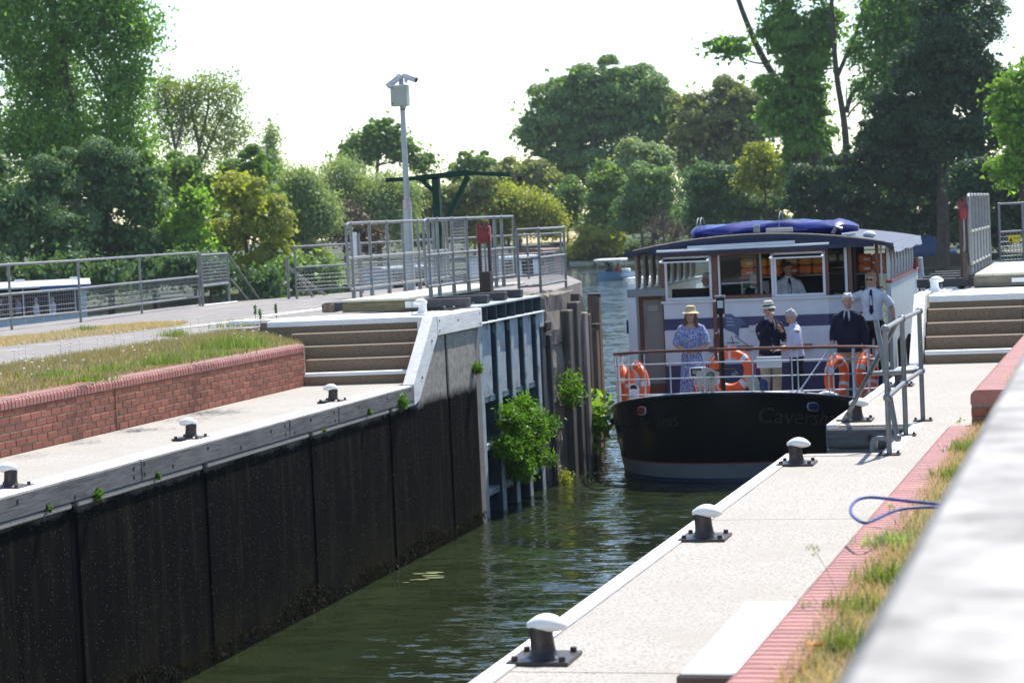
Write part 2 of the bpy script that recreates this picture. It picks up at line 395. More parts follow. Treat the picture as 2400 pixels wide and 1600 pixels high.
# low quays
struct(MB().box((-10.56,3,1.0),(-9.16,28.55,Q)).build('left_quay', M_quay))
rq = MB()
def strip(y0, y1, xa, xb, z):        # slab of the right quay between two offsets from its edge
    p = [(xr(y0)+xa,y0,z),(xr(y1)+xa,y1,z),(xr(y1)+xb,y1,z),(xr(y0)+xb,y0,z)]
    rq.prism(p[::-1], (0,0,-1.4))
strip(2, 9.775, 0.11, 1.75, Q); strip(9.787, 14.745, 0.11, 1.75, Q); strip(14.757, 18.68, 0.11, 2.1, Q)
strip(18.684, 21.1, 0.80, 2.1, Q); strip(21.104, 29.3, 0.11, 2.9, Q)
struct(rq.build('right_quay', M_quay))

# ------------------------------------------------------------------ left lock wall
lw = thing('lock_wall', 'dark algae-covered concrete lock wall with timber coping on the left', 'wall', (XL, 27, 0))
gy = [9.0, 11.9, 14.75, 17.62, 20.5, 23.54, 26.42, 29.0]
for a, b_ in zip(gy[:-1], gy[1:]):
    a2, b2 = a+0.06, b_-0.06
    if b_ < 28:
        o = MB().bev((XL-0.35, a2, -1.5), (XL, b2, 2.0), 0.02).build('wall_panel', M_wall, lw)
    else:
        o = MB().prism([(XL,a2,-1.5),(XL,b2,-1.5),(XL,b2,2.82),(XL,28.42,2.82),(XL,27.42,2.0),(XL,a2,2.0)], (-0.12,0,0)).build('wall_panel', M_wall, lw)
o = MB().bev((XL-0.35, 29.06, -1.5), (XL, 30.42, 2.82), 0.015).build('wall_panel', M_wall, lw)
o = MB().bev((XL-0.35, 30.46, -1.5), (XL-0.02, 30.72, 2.82), 0.015).build('heel_post', timber('grey_post',(0.26,0.24,0.22),(0.09,0.08,0.07),'z'), lw)
MB().box((XL-0.5, 8.0, -1.5), (XL-0.36, 30.7, 1.95)).build('backing_wall', M_oldc, lw)
M_rub = mat('black_seal', (0.004,0.004,0.0045), 0.9, 0.3, 10, spec=0.05)
for y in gy:
    top = 2.0 if y < 28 else 2.82
    MB().bev((XL-0.30, y-0.052, -1.5), (XL-0.015, y+0.052, top-0.01), 0.008).build('joint_strip', M_rub, lw)
# concrete lip below the coping
M_lip = concrete('lip_concrete', (0.36,0.33,0.29), (0.15,0.13,0.11))
for a, b_ in zip(gy[:-2], gy[1:-1]):
    MB().bev((XL-0.3, a+0.06, 1.99), (XL+0.025, b_-0.06, 2.04), 0.012).build('lip', M_lip, lw)
MB().bev((XL-0.3, 26.48, 1.99), (XL+0.025, 27.38, 2.04), 0.012).build('lip', M_lip, lw)
# timber coping boards
jy = [10.0, 15.0, 18.95, 22.85, 24.55, 27.37]
jj = [Xp(325,1100,XL).y, Xp(673,1000,XL).y, Xp(789,975,XL).y]
jy = [9.0, 14.6] + jj + [27.37]
for a, b_ in zip(jy[:-1], jy[1:]):
    MB().bev((XL-0.28, a+0.004, 2.045), (XL+0.03, b_-0.004, Q+0.012), 0.012).build('coping_board', M_coping, lw)
    MB().box((XL-0.272, a+0.02, Q+0.012), (XL+0.015, b_-0.02, Q+0.016)).build('white_edge', M_wline, lw)
holes = [(118,1147),(510,1117),(910,925),(912,983),(981,893),(985,962),(1178,905),(1416,785),(1640,780),(1845,668),(1940,632),(1974,623),(1945,690),(2005,675),(2115,590),(2275,543),(2305,543),(2280,597),(2306,590)]
holes = [(x/2.904, 780+y/2.904) for x, y in holes] + [(600+x/3.733, 680+y/3.733) for x, y in ((480,1132),(900,1023),(1010,1043),(1148,945),(1346,876))]
for x, y in holes:
    p = Xp(x, y, XL+0.03)
    MB().cyl((XL+0.0, p.y, min(max(p.z,2.07),2.22)), (XL+0.032, p.y, min(max(p.z,2.07),2.22)), 0.021, n=10).build('bolt_hole', M_dkhole, lw)
# sloping white timber beside the steps and the upper board
MB().prism([(XL+0.035,27.38,2.0),(XL+0.035,27.60,2.05),(XL+0.035,28.52,2.83),(XL+0.035,28.52,3.10),(XL+0.035,28.36,3.10),(XL+0.035,27.38,2.27)], (-0.15,0,0)).build('sloping_board', M_copingw, lw)
MB().bev((XL-0.25, 28.53, 2.83), (XL+0.04, 30.72, 3.10), 0.012).build('upper_board', M_copingw, lw)
for y, z in ((28.62,3.03),(28.62,2.89),(29.5,2.99),(30.6,3.03),(30.6,2.88),(27.75,2.33),(28.25,2.78)):
    MB().cyl((XL+0.0,y,z),(XL+0.043,y,z),0.018,n=10).build('bolt_hole', M_dkhole, lw)

# steps, left
def steps_left():
    t = thing('lock_steps', 'five concrete steps with white nosings beside the left brick wall', 'steps', (-9.8, 28.3, Q))
    xl = [-10.56, -10.62, -10.78, -10.98, -11.5]
    for i in range(5):
        z0 = Q + 0.168*i; z1 = z0 + 0.168
        def yy(x): return 27.98 + 0.10*(x+10.57) + 0.235*i
        a = xl[i]; b_ = -8.99
        prof = [(0,z0-0.3),(0,z1-0.03),(0.012,z1-0.008),(0.035,z1),(0.5,z1),(0.5,z0-0.3)]
        r0 = [(a, yy(a)+p, z) for p, z in prof]; r1 = [(b_, yy(b_)+p, z) for p, z in prof]
        MB().rings([r0, r1]).build('step', M_step, t)
        if i == 0:
            prof = [(-0.004,z1-0.045),(-0.004,z1-0.03),(0.010,z1-0.004),(0.035,z1+0.004),(0.09,z1+0.004),(0.09,z1-0.01)]
            MB().rings([[(a,yy(a)+p,z) for p,z in prof],[(b_,yy(b_)+p,z) for p,z in prof]]).build('white_nosing', M_white, t)
        if i == 4:
            prof = [(-0.004,z1-0.075),(-0.004,z1-0.03),(0.010,z1-0.004),(0.035,z1+0.004),(0.55,z1+0.004),(0.55,z1-0.01)]
            aa = -11.4
            MB().rings([[(aa,yy(aa)+p,z) for p,z in prof],[(b_,yy(b_)+p,z) for p,z in prof]]).build('white_nosing', M_white, t)
steps_left()
struct(MB().box((-9.12,28.75,2.2),(-9.03,30.72,3.083)).build('lockside_kerb', M_white))
MB_ = MB().prism([(-12.2,29.38,3.086),(-9.12,29.38,3.086),(-9.12,30.5,3.086),(-10.9,30.4,3.086)], (0,0,-0.05))
struct(MB_.build('white_lockside', M_white))

# ------------------------------------------------------------------ brick walls
def brick_mesh(name, sx, sy, sz, e=0.006): return MB().bev((0,0,0),(sx,sy,sz),e).mesh(name)
def place(me, mt, name, parent, loc, rz=0):
    if not me.materials: me.materials.append(mt)
    o = bpy.data.objects.new(name, me); link(o); o.parent = parent
    o.location = Vector(loc) - org(parent); o.rotation_euler = (0,0,rz); return o
bw = thing('brick_wall', 'long red brick retaining wall with bullnose top below the left grass slope', 'wall', (-10.6, 22, Q))
MB().box((-10.76,9,1.9),(-10.568,28.05,2.80)).build('mortar_core', M_mortar, bw)
bme = brick_mesh('brick', 0.06, 0.215, 0.066)
bars = []
for r in range(6):
    z = Q + 0.004 + r*0.0765; y = 18.6 + (0.1125 if r % 2 else 0)
    while y < 27.95:
        yy = min(y+0.215, 28.0)
        if yy - y > 0.05:
            o = place(bme, M_brick, 'brick', bw, (-10.62 + random.uniform(-.002,.003), y, z))
            if yy-y < 0.21: o.scale = (1,(yy-y)/0.215,1)
        y += 0.225
rest = MB()
for r in range(6):
    z = Q + 0.004 + r*0.0765; y = 12.0 + (0.1125 if r % 2 else 0)
    while y < 18.5: rest.box((-10.62,y,z),(-10.56,y+0.215,z+0.066)); y += 0.225
rest.build('brick_remainder', M_brick, bw, kind='stuff')
def bull(sx=0.225, sy=0.067, sz=0.100):   # header with a rounded front edge (towards +x)
    prof = [(0,0),(sx,0),(sx,sz-0.06)] + [(sx-0.05+0.05*math.cos(t), sz-0.05+0.05*math.sin(t)) for t in (0.2,0.5,0.8,1.1,1.4)] + [(sx-0.07,sz),(0,sz)]
    n = len(prof); mb = MB()
    mb.rings([[(x,0.004,z) for x,z in prof],[(x,sy-0.004,z) for x,z in prof]])
    me = mb.mesh('bullnose_brick', smooth=False); return me
bull_me = bull(); y = 12.0
zb = Q + 0.004 + 6*0.0765
while y < 28.0:
    place(bull_me, M_bull, 'bullnose_brick', bw, (-10.775, y, zb + random.uniform(-.001,.001))); y += 0.0762
MB().box((-10.557,Xp(275,1000,-10.55).y-0.006,Q),(-10.554,Xp(275,1000,-10.55).y+0.006,zb+0.07)).build('movement_joint', M_dkhole, bw)

br = thing('brick_wall', 'low red brick wall top along the right quay beside the dry grass', 'wall', (-1.1, 11, 2.5))
def xw(y): return -1.285 + 0.0155*(y-7.0)
rot = -math.atan(0.0155)
y = 4.0
# bullnose headers seen from above: rounded edge towards the water (-x)
bl = bull(0.225, 0.067, 0.10)
while y < 15.3:
    o = place(bl, M_bull, 'bullnose_brick', br, (xw(y)+0.225, y+0.067, 2.69), math.pi+rot); y += 0.0762
core = MB().prism([(xw(4)+.01,4,2.70),(xw(15.35)+.01,15.35,2.70),(xw(15.35)+.21,15.35,2.70),(xw(4)+.21,4,2.70)][::-1], (0,0,-0.6))
core.build('mortar_core', M_mortar, br)
def XW2(y): return xw(y)+0.17
br2 = thing('brick_wall', 'taller stepped brick wall end at the right edge beyond the low wall', 'wall', (-1.0, 16, 2.7))
MB().prism([(XW2(15.4)+.005,15.41,2.93),(XW2(24)+.005,24,2.93),(XW2(24)+.22,24,2.93),(XW2(15.4)+.22,15.41,2.93)][::-1], (0,0,-0.8)).build('mortar_core', M_mortar, br2)
y = 15.40
while y < 23.5:
    place(bl, M_bull, 'bullnose_brick', br2, (XW2(y)+0.225, y+0.067, 2.925), math.pi+rot); y += 0.0762
eb = brick_mesh('end_brick', 0.105, 0.06, 0.066)
for r in range(3):
    for k in range(2):
        if r % 2: 
            if k == 0: place(brick_mesh('end_stretcher',0.215,0.06,0.066), M_brick, 'brick', br2, (XW2(15.4)+0.003, 15.392, 2.69+r*0.077-0.004))
        else: place(eb, M_brick, 'brick', br2, (XW2(15.4)+0.003+k*0.112, 15.392, 2.69+r*0.077-0.004))

# right grass ground
rg = MB(); 
vs = [];
for y in (1.0,4,7,10,13,15.42,15.44,18,22,26,29):
    up_ = y > 15.43; zz = 2.99 if up_ else 2.765; xo = XW2(y)+0.2 if up_ else xw(y)+0.2
    vs += [(xo,y,zz),(xw(y)+0.8,y,zz+0.02),(xw(y)+2.5,y,(2.99 if up_ else 2.90)+0.05),(xw(y)+9,y,3.05)]
rg.add(vs, [(i*4+j,i*4+j+1,i*4+j+5,i*4+j+4) for i in range(10) for j in range(3)])
struct(rg.build('dry_grass_ground', M_earth))
struct(MB().prism([(xw(1)+0.12,1,2.74),(xw(15.4)+0.12,15.4,2.74),(XW2(15.4)+0.12,15.42,2.74),(XW2(29)+0.12,29,2.74),(9,29,2.74),(9,1,2.74)][::-1],(0,0,-1.2)).build('right_earth', M_earth))

# ------------------------------------------------------------------ right lock wall, coping, recess, steps
rw = thing('lock_wall', 'right lock wall below the bright quay, seen only at its coping edge', 'wall', (xr(20), 20, 0))
def rwseg(y0, y1, xa, xb, z0, z1, name, mt, e=0.0):
    MB().prism([(xr(y0)+xa,y0,z1),(xr(y1)+xa,y1,z1),(xr(y1)+xb,y1,z1),(xr(y0)+xb,y0,z1)][::-1], (0,0,z0-z1)).build(name, mt, rw)
rwseg(2, 18.68, 0.02, 0.4, -1.5, 2.0, 'wall_panel', M_wall); rwseg(18.68, 21.1, 0.82, 1.0, -1.5, 2.2, 'wall_panel', M_wall); rwseg(21.1, 30.7, 0.02, 0.4, -1.5, 2.0, 'wall_panel', M_wall)
for a, b_ in ((2,9.78),(9.785,13.2),(13.205,16.4),(16.405,18.68),(21.1,25.0),(25.005,29.0)):
    rwseg(a, b_, 0.0, 0.105, 2.0, Q+0.010, 'coping_board', M_copingw)
rwseg(18.50, 18.68, 0.17, 0.79, 2.0, Q+0.004, 'recess_edge', M_quay)
rwseg(18.684, 21.1, 0.80, 0.92, 2.1, Q+0.006, 'white_edge', M_white)
# recess: end timbers and bolts
M_recess = timber('recess_timber', (0.16,0.155,0.15), (0.06,0.058,0.055), 'x')
for z0, z1 in ((1.62,1.80),(1.81,2.02),(2.03,2.225)):
    MB().bev((xr(21.1)-0.0,21.02,z0),(xr(21.1)+0.80,21.10,z1),0.02).build('end_timber', M_recess, rw)
for z in (1.90,2.13):
    MB().cyl((xr(21)+0.42,21.03,z),(xr(21)+0.42,21.0,z),0.03,n=12).build('bolt', M_iron, rw)
# open-grate stair treads going down into the recess
st = thing('recess_stair', 'grey open-grate stair going down in the recess by the handrail', 'stairs', (xr(19)+0.4, 19, 2))
for i in range(6):
    z = Q - 0.03 - 0.22*i; y0 = 18.70 + 0.25*i; g = MB(); x0 = xr(19)+0.03; x1 = x0+0.75
    for k in range(9): yy = y0+0.03*k; g.box((x0,yy,z-0.03),(x1,yy+0.006,z))
    for k in range(26): xx = x0+0.03*k; g.box((xx,y0,z-0.028),(xx+0.005,y0+0.245,z-0.002))
    g.build('tread', M_galv, st)
MB().box((x0-0.02,18.70,0.6),(x0-0.005,20.2,0.7)).build('stringer', M_galv, st)
# right steps
def steps_right():
    t = thing('lock_steps', 'five concrete steps with white nosings on the right beyond the handrail', 'steps', (-1.5, 29, Q))
    for i in range(5):
        z0 = Q + 0.168*i; z1 = z0+0.168; y = 29.0 + 0.25*i
        a = xr(29)+0.18; b_ = 1.2
        prof = [(0,z0-0.3),(0,z1-0.03),(0.012,z1-0.008),(0.035,z1),(0.5,z1),(0.5,z0-0.3)]
        cut = a+1.22
        for p0, p1 in ((a,cut-0.003),(cut+0.003,b_)):
            MB().rings([[(p0,y+p,z) for p,z in prof],[(p1,y+p,z) for p,z in prof]]).build('step', M_step, t)
        if i in (0,4):
            h = 0.05 if i == 0 else 0.085
            prof = [(-0.004,z1-h),(-0.004,z1-0.03),(0.010,z1-0.004),(0.035,z1+0.004),(0.09 if i==0 else 0.9,z1+0.004),(0.09,z1-0.01)]
            MB().rings([[(a,y+p,z) for p,z in prof],[(a+(1.25 if i==0 else 3.5),y+p,z) for p,z in prof]]).build('white_nosing', M_white, t)
steps_right()
MB().prism([(xr(29)-0.0,28.72,2.05),(xr(29),28.95,2.05),(xr(29),30.0,2.85),(xr(29),30.9,2.85),(xr(29),30.9,3.11),(xr(29),29.8,3.11),(xr(29),28.72,2.28)], (0.15,0,0)).build('sloping_board', M_copingw, rw)
struct(MB().prism([(xr(30)+0.16,30.5,U),(xr(30)+0.16,31.2,U),(-2.1,31.2,U),(-2.1,39,U),(-1.0,48,U),(1.5,56,2.9),(14,56,2.9),(14,29.0,U),(1.2,29.0,U),(1.2,30.5,U)][::-1], (0,0,-2.6)).build('right_lockside', M_asph))
struct(MB().quad((xr(30)+0.17,30.52,U+.005),(3,30.52,U+.005),(3,31.9,U+.005),(xr(30)+0.17,31.9,U+.005)).build('white_lockside', M_white))
rwseg(30.9,31.2,0.02,0.9,-1.5,3.07,'wall_panel', M_wall); rwseg(35.0,39.0,0.0,0.7,-1.5,3.05,'wall_panel', M_oldc)
# ------------------------------------------------------------------ bollards
M_chip = mat('chipped_white_paint', (0.78,0.78,0.76), 0.5, 0.06, 14, c2=(0.10,0.06,0.045), c2amt=0.655, c2scale=17)
def bollard(name, label, loc, nose, white=False, group=None):
    """nose: direction (x sign) the hooked head points"""
    t = thing(name, label, 'bollard', loc, 0, group); L = Vector(loc); s = nose
    pm = M_white if white else M_iron
    MB().bev((L.x-0.15,L.y-0.15,L.z),(L.x+0.15,L.y+0.15,L.z+0.020),0.004).build('base_plate', pm, t)
    prof = [(0.085,0.02),(0.070,0.03),(0.060,0.05),(0.056,0.09),(0.056,0.15),(0.05,0.175)]
    k = 18
    MB().rings([[L+Vector((r*math.cos(2*math.pi*j/k) - s*0.012*(z/0.15), r*math.sin(2*math.pi*j/k), z)) for j in range(k)] for r, z in prof]).build('column', pm, t, True)
    # hooked mushroom head: loft along x
    rg = []
    for u in np.linspace(0,1,12):
        a = math.sin(math.pi*min(max(u,0.03),0.985))**0.5
        cx = -0.075 + 0.19*u; cz = 0.168 + 0.012*math.sin(u*3) - 0.006*u
        rg.append([L+Vector((s*cx, 0.066*a*math.cos(th), cz + (0.046 if math.sin(th) > 0 else 0.040)*a*math.sin(th))) for th in [2*math.pi*j/14 for j in range(14)]])
    if s < 0: rg = rg[::-1]
    MB().rings(rg).build('head', M_white if white else M_chip, t, True)
    for dx in (-0.115,0.115):
        for dy in (-0.115,0.115):
            MB().cyl(L+Vector((dx,dy,0.018)), L+Vector((dx,dy,0.042)), 0.017, n=6).build('bolt', pm, t)
    return t
for x, y, lb in ((-2.66,10.05,'nearest bollard with white hooked head on the right quay'),(-2.58,13.89,'second bollard from the front on the right quay'),
                 (-2.55,17.94,'right quay bollard just before the grated recess'),(-2.46,21.55,'right quay bollard behind the foot of the slanting handrail brace'),(-2.42,25.6,'farthest right quay bollard, half hidden behind the handrail posts')):
    bollard('mooring_bollard', lb, (x,y,Q), 1, group='bollards along the lock')
for x, y, lb in ((-9.14,17.02,'left quay bollard cut by the left picture edge'),(-9.19,20.97,'middle bollard on the left quay below the brick wall'),(-9.16,25.18,'left quay bollard closest to the steps')):
    bollard('mooring_bollard', lb, (x,y,Q+0.005), -1, group='bollards along the lock')
bl_ = Zp(990,737,3.09); bollard('mooring_bollard', 'all-white bollard at the top of the left steps', (bl_.x,bl_.y,3.09), -1, True, 'bollards along the lock')
b2_ = Yp(2192,677,30.95); bollard('mooring_bollard', 'all-white bollard at the top of the right steps', (b2_.x,b2_.y,U+0.006), 1, True, 'bollards along the lock')

# ------------------------------------------------------------------ handrail by the recess
hr = thing('handrail', 'grey tubular handrail with ball joints beside the recess on the right quay', 'handrail', (-1.86, 20, Q))
A, B, C = [Vector(v) for v in ((-1.86,18.52,Q),(-1.86,20.05,Q),(-1.82,21.40,Q))]
r_ = 0.0225
for p in (A,B,C):
    MB().cyl(p, p+Vector((0,0,1.06)), r_, n=12).build('post', M_galv, hr, True)
    f = MB().bev((p.x-0.09,p.y-0.06,Q+0.001),(p.x+0.09,p.y+0.06,Q+0.014),0.003)
    for dx in (-0.07,0.07): f.cyl((p.x+dx,p.y,Q+0.012),(p.x+dx,p.y,Q+0.035),0.014,n=6)
    f.build('foot_plate', M_iron, hr)
    for z in (1.05,0.48): MB().ell(p+Vector((0,0,z)), 0.037, 14, 10).build('ball_joint', M_galv, hr, True)
for z in (1.05,0.48):
    MB().tube([A+Vector((0,0,z)),B+Vector((0,0,z)),C+Vector((0,0,z))], r_*0.95, 12).build('rail', M_galv, hr, True)
foot = Vector((-2.57,21.45,Q)); top = Vector((-1.90,20.05,Q+1.03))
MB().cyl(foot+Vector((0,0,0.02)), top, r_, n=12).build('brace', M_galv, hr, True)
f = MB().bev((foot.x-0.08,foot.y-0.05,Q+0.013),(foot.x+0.08,foot.y+0.05,Q+0.03),0.003); f.cyl(foot+Vector((0,0,0.02)), foot.lerp(top,0.09), 0.033, n=10); f.build('brace_foot', M_galv, hr, True)
br_m = foot.lerp(top, 0.5)
MB().cyl(br_m, C+Vector((0,0,0.48)), r_, n=12).build('rail', M_galv, hr, True)
lp0 = Yp(2053,751,19.2); lp1 = Zp(2103,1026,Q+0.10)
MB().tube([lp0, lp1], r_*1.05, 12, cap=False).build('leaning_pipe', M_galv, hr, True)
MB().cyl(lp0+Vector((0,0,-0.004)), lp0.lerp(lp1,0.02), r_*0.85, n=12).build('pipe_bore', M_dkhole, hr)
ho = Zp(2044,1040,Q+0.02)
MB().tube([lp1, lp1+Vector((-0.16,0.0,0.0)), lp1+Vector((-0.19,0,-0.015)), lp1+Vector((-0.20,0,-0.05)), lp1+Vector((-0.20,0,-0.13))], [r_,r_,0.032,0.034,0.034], 12).build('elbow', M_galv, hr, True)
MB().ell(lp1, 0.036, 12, 8).build('ball_joint', M_galv, hr, True)

# ------------------------------------------------------------------ wire mesh and tube fences
def wires(mb, p, q, z0, z1, sp=0.05, r=0.0024, zq=None):
    """rectangular mesh between base points p and q"""
    p = Vector(p); q = Vector(q); L = (Vector((q.x,q.y,0))-Vector((p.x,p.y,0))).length; n = max(2,int(L/sp))
    for i in range(n+1):
        b = p.lerp(q, i/n); mb.tube([b+Vector((0,0,z0)), b+Vector((0,0,z1))], r, 3, False)
    k = max(2,int((z1-z0)/sp))
    for i in range(k+1):
        z = z0+(z1-z0)*i/k; mb.tube([p+Vector((0,0,z)), q+Vector((0,0,z))], r, 3, False)
    return mb
def fence(t, pts, h=1.1, mid=0.55, low=0.12, r=0.024, mesh=(0.12,0.55), sp=0.06, wr=0.003, mt=None):
    mt = mt or M_galv
    pts = [Vector(p) for p in pts]
    for p in pts: MB().cyl(p, p+Vector((0,0,h)), r, n=8).build('post', mt, t, True)
    for z in (h, mid, low):
        if z: MB().tube([p+Vector((0,0,z)) for p in pts], r*0.95, 8).build('rail', mt, t, True)
    if mesh:
        for p, q in zip(pts[:-1], pts[1:]): wires(MB(), p, q, mesh[0], mesh[1], sp, wr).build('wire_mesh', M_wire, t)
    for p in pts:
        for z in (h, mid): MB().ell(p+Vector((0,0,z)), r*1.35, 8, 6).build('clamp', mt, t, True)
fz = 2.86
fp = [Zp(x,y,fz) for x,y in ((-140,797),(28,774),(190,757),(333,736),(469,717))]
t = thing('river_fence', 'long grey tube and mesh fence in front of the moored trip boat on the left', 'fence', fp[2])
fence(t, fp, 1.12, 0.62, 0.2, mesh=(0.2,0.62), sp=0.07, wr=0.003)
gp = [Zp(476,718,fz), Zp(538,709,fz)]
t = thing('landing_gate', 'small galvanised mesh gate at the end of the left river fence', 'gate', gp[0])
for p in gp: MB().cyl(p, p+Vector((0,0,1.06)), 0.026, n=8).build('post', M_galv, t, True)
for z in (1.06,0.42): MB().cyl(gp[0]+Vector((0,0,z)), gp[1]+Vector((0,0,z)), 0.026, n=8).build('rail', M_galv, t, True)
wires(MB(), gp[0], gp[1], 0.46, 1.03, 0.07, 0.0045).build('wire_mesh', M_wire, t)
MB().bev((gp[0].x-0.05,gp[0].y,fz),(gp[1].x+0.15,gp[1].y+0.1,fz+0.03),0.01).build('sill', M_white, t)
t = thing('landing_handrail', 'pair of pale handrails sloping down to the water behind the left path', 'handrail', gp[1])
e0 = gp[1]+Vector((0.03,0.15,1.0)); dn = Zp(610,712,2.72) - gp[1]
for k, (za, zb2) in enumerate(((1.0,0.10),(0.52,-0.25))):
    MB().tube([gp[1]+Vector((0,0.1,za)), gp[1]+dn*0.9+Vector((0,0.1,zb2)), gp[1]+dn*1.02+Vector((0,0.1,zb2-0.1)), gp[1]+dn*1.25+Vector((0,0.1,zb2-0.6))], 0.024, 8).build('rail', M_galv, t, True)
MB().cyl(gp[1]+dn*0.93+Vector((0,0.1,-0.9)), gp[1]+dn*0.93+Vector((0,0.1,0.06)), 0.03, n=8).build('post', M_galv, t, True)
# rail along the far side of the island
bp = [Zp(696,700,2.9), Zp(850,689,2.9), Zp(1000,678,2.9), Zp(1155,666,2.9), Zp(1240,661,2.9), Zp(1318,655,2.9)]
t = thing('island_rail', 'grey tube railing with mesh along the far edge of the lock island', 'fence', bp[2])
fence(t, bp, 1.1, 0.66, 0.16, mesh=(0.16,0.66), sp=0.08, wr=0.0042)
MB().beam(bp[0].lerp(bp[1],0.0)+Vector((-0.05,0.05,0.62)), Zp(745,700,2.85)+Vector((0,0.3,-0.3)), 0.05, 0.05).build('landing_brace', M_galv, t)
MB().beam(bp[0]+Vector((-0.3,0.1,0.75)), Zp(765,697,2.85)+Vector((0,0.3,-0.05)), 0.05, 0.05).build('landing_brace', M_galv, t)
MB().cyl(bp[0]+Vector((-0.22,0.1,0)), bp[0]+Vector((-0.22,0.1,0.9)), 0.03, n=8).build('post', M_galv, t, True)
# noticeboard on two posts behind the first gate rail
nb0, nb1 = Yp(820,545,40.2), Yp(838,610,40.2)
t = thing('notice_board', 'blank pale grey notice board behind the left gate railing', 'sign', (nb0.x,40.2,3.0))
M_lgrey = mat('pale_grey_panel', (0.60,0.63,0.66), 0.5, 0.06, 5)
MB().bev((nb0.x,40.18,nb1.z),(nb1.x,40.22,nb0.z),0.005).build('panel', M_lgrey, t)
for x in (nb0.x+0.01,nb1.x+0.02): MB().cyl((x,40.25,3.0),(x,40.25,nb0.z-0.02),0.03,n=8).build('post', M_galv, t, True)
# short rail on the abutment
sp_ = [Zp(1268,688,3.1), Zp(1327,676,3.1)]
t = thing('abutment_rail', 'short mesh railing on the concrete abutment past the left gate', 'fence', sp_[0])
q0 = sp_[0]+Vector((-0.28,-0.35,0)); 
fence(t, sp_, 1.08, 0.6, 0.14, mesh=(0.14,0.6), sp=0.05, wr=0.003)
for z in (1.08,0.6,0.14): MB().cyl(q0+Vector((0,0,z)), sp_[0]+Vector((0,0,z)), 0.023, n=8).build('rail', M_galv, t, True)
MB().cyl(q0+Vector((0,0,0.10)), q0+Vector((0,0,1.09)), 0.025, n=8).build('post', M_galv, t, True)

# ------------------------------------------------------------------ left lock gate with its walkway
M_gate = mat('blue_grey_gate', (0.36,0.415,0.45), 0.55, 0.2, 5, c2=(0.15,0.14,0.125), c2amt=0.55, c2scale=3.5)
M_gated = mat('dark_blue_girder', (0.035,0.055,0.075), 0.4, 0.35, 6, c2=(0.16,0.20,0.23), c2amt=0.64, c2scale=4)
M_gateb = mat('gate_back', (0.055,0.06,0.06), 0.7, 0.3, 4)
lg = thing('lock_gate', 'open blue-grey steel lock gate with plank walkway in the left recess', 'lock gate', (-9.2, 32.8, 3.1))
gx = -8.98
MB().box((gx-0.62,30.74,-1.5),(gx-0.50,34.7,2.85)).build('skin_plate', M_gateb, lg)
ribs = [31.02, 31.98, 32.78, 33.56, 34.36]
for i, y in enumerate(ribs):
    MB().bev((gx-0.50,y,-1.0),(gx-0.022,y+0.02,2.84),0.004).build('rib_web', M_gated, lg)  # dark web behind a pale face: the rib's shaded side put into colour
    MB().bev((gx-0.02,y,-1.0),(gx,y+0.17,2.84),0.005).build('rib', M_gate, lg)
for y0, y1 in zip(ribs[:-1], ribs[1:]):
    MB().bev((gx-0.10,y0+0.172,1.74),(gx-0.035,y1-0.20,2.83),0.015).build('panel', M_gate, lg)
    for z in (1.66,0.95,0.28):
        MB().bev((gx-0.42,y0+0.022,z),(gx-0.06,y1-0.002,z+0.10),0.012).build('cross_member', M_gate, lg)
    MB().bev((gx-0.30,y1-0.10,2.66),(gx-0.02,y1-0.003,2.80),0.01).build('bracket', M_gated, lg)
MB().box((gx-0.42,30.9,2.86),(gx-0.14,34.62,3.09)).build('girder_web', M_gated, lg)
MB().bev((gx-0.45,30.84,3.09),(gx+0.03,34.72,3.12),0.006).build('top_flange', M_gate, lg)
MB().bev((gx-0.45,30.84,2.842),(gx+0.05,34.75,2.868),0.006).build('bottom_flange', mat('pale_flange',(0.62,0.66,0.68),0.5,0.1,6), lg)
for y in np.arange(30.9,34.7,0.53):
    MB().box((gx-0.138,y,2.868),(gx+0.02,y+0.025,3.09)).build('stiffener', M_gated, lg)
MB().bev((gx-0.4,34.50,2.60),(gx+0.02,34.78,2.84),0.015).build('end_block', M_gate, lg)
MB().bev((gx-0.45,34.66,-1.5),(gx+0.0,34.86,2.6),0.015).build('mitre_post', M_gateb, lg)
# cross beams, planks
def beam_x(y, x0, z0=3.125, h=0.125):
    b = MB().bev((x0,y,z0),(gx-0.06,y+0.16,z0+h),0.006); b.build('cross_beam', M_dkbeam, lg)
    for k in (0.16,0.3): MB().cyl((gx-k-0.1,y-0.05,3.12),(gx-k-0.1,y-0.05,3.15),0.018,n=6).build('bolt', M_wire, lg)
beam_x(30.75, -11.25); beam_x(31.75,-10.2); beam_x(32.75,-10.2); beam_x(33.7,-10.2)
MB().bev((-11.28,30.72,3.11),(-11.08,30.95,3.24),0.015).build('beam_end', M_pile, lg)
for k in range(5):
    MB().bev((-10.98+k*0.252,30.70,3.252),(-10.98+k*0.252+0.246,36.6,3.285),0.004).build('deck_plank', M_deck, lg)
MB().bev((-10.96,30.73,3.10),(-9.75,30.748,3.25),0.003).build('edge_board', timber('mossy_edge',(0.20,0.18,0.10),(0.06,0.05,0.03),'x'), lg)
for k in range(3): MB().box((-9.98+0.11*k,30.70,3.14),(-9.98+0.11*k+0.10,30.727,3.235)).build('white_tile', M_white, lg)
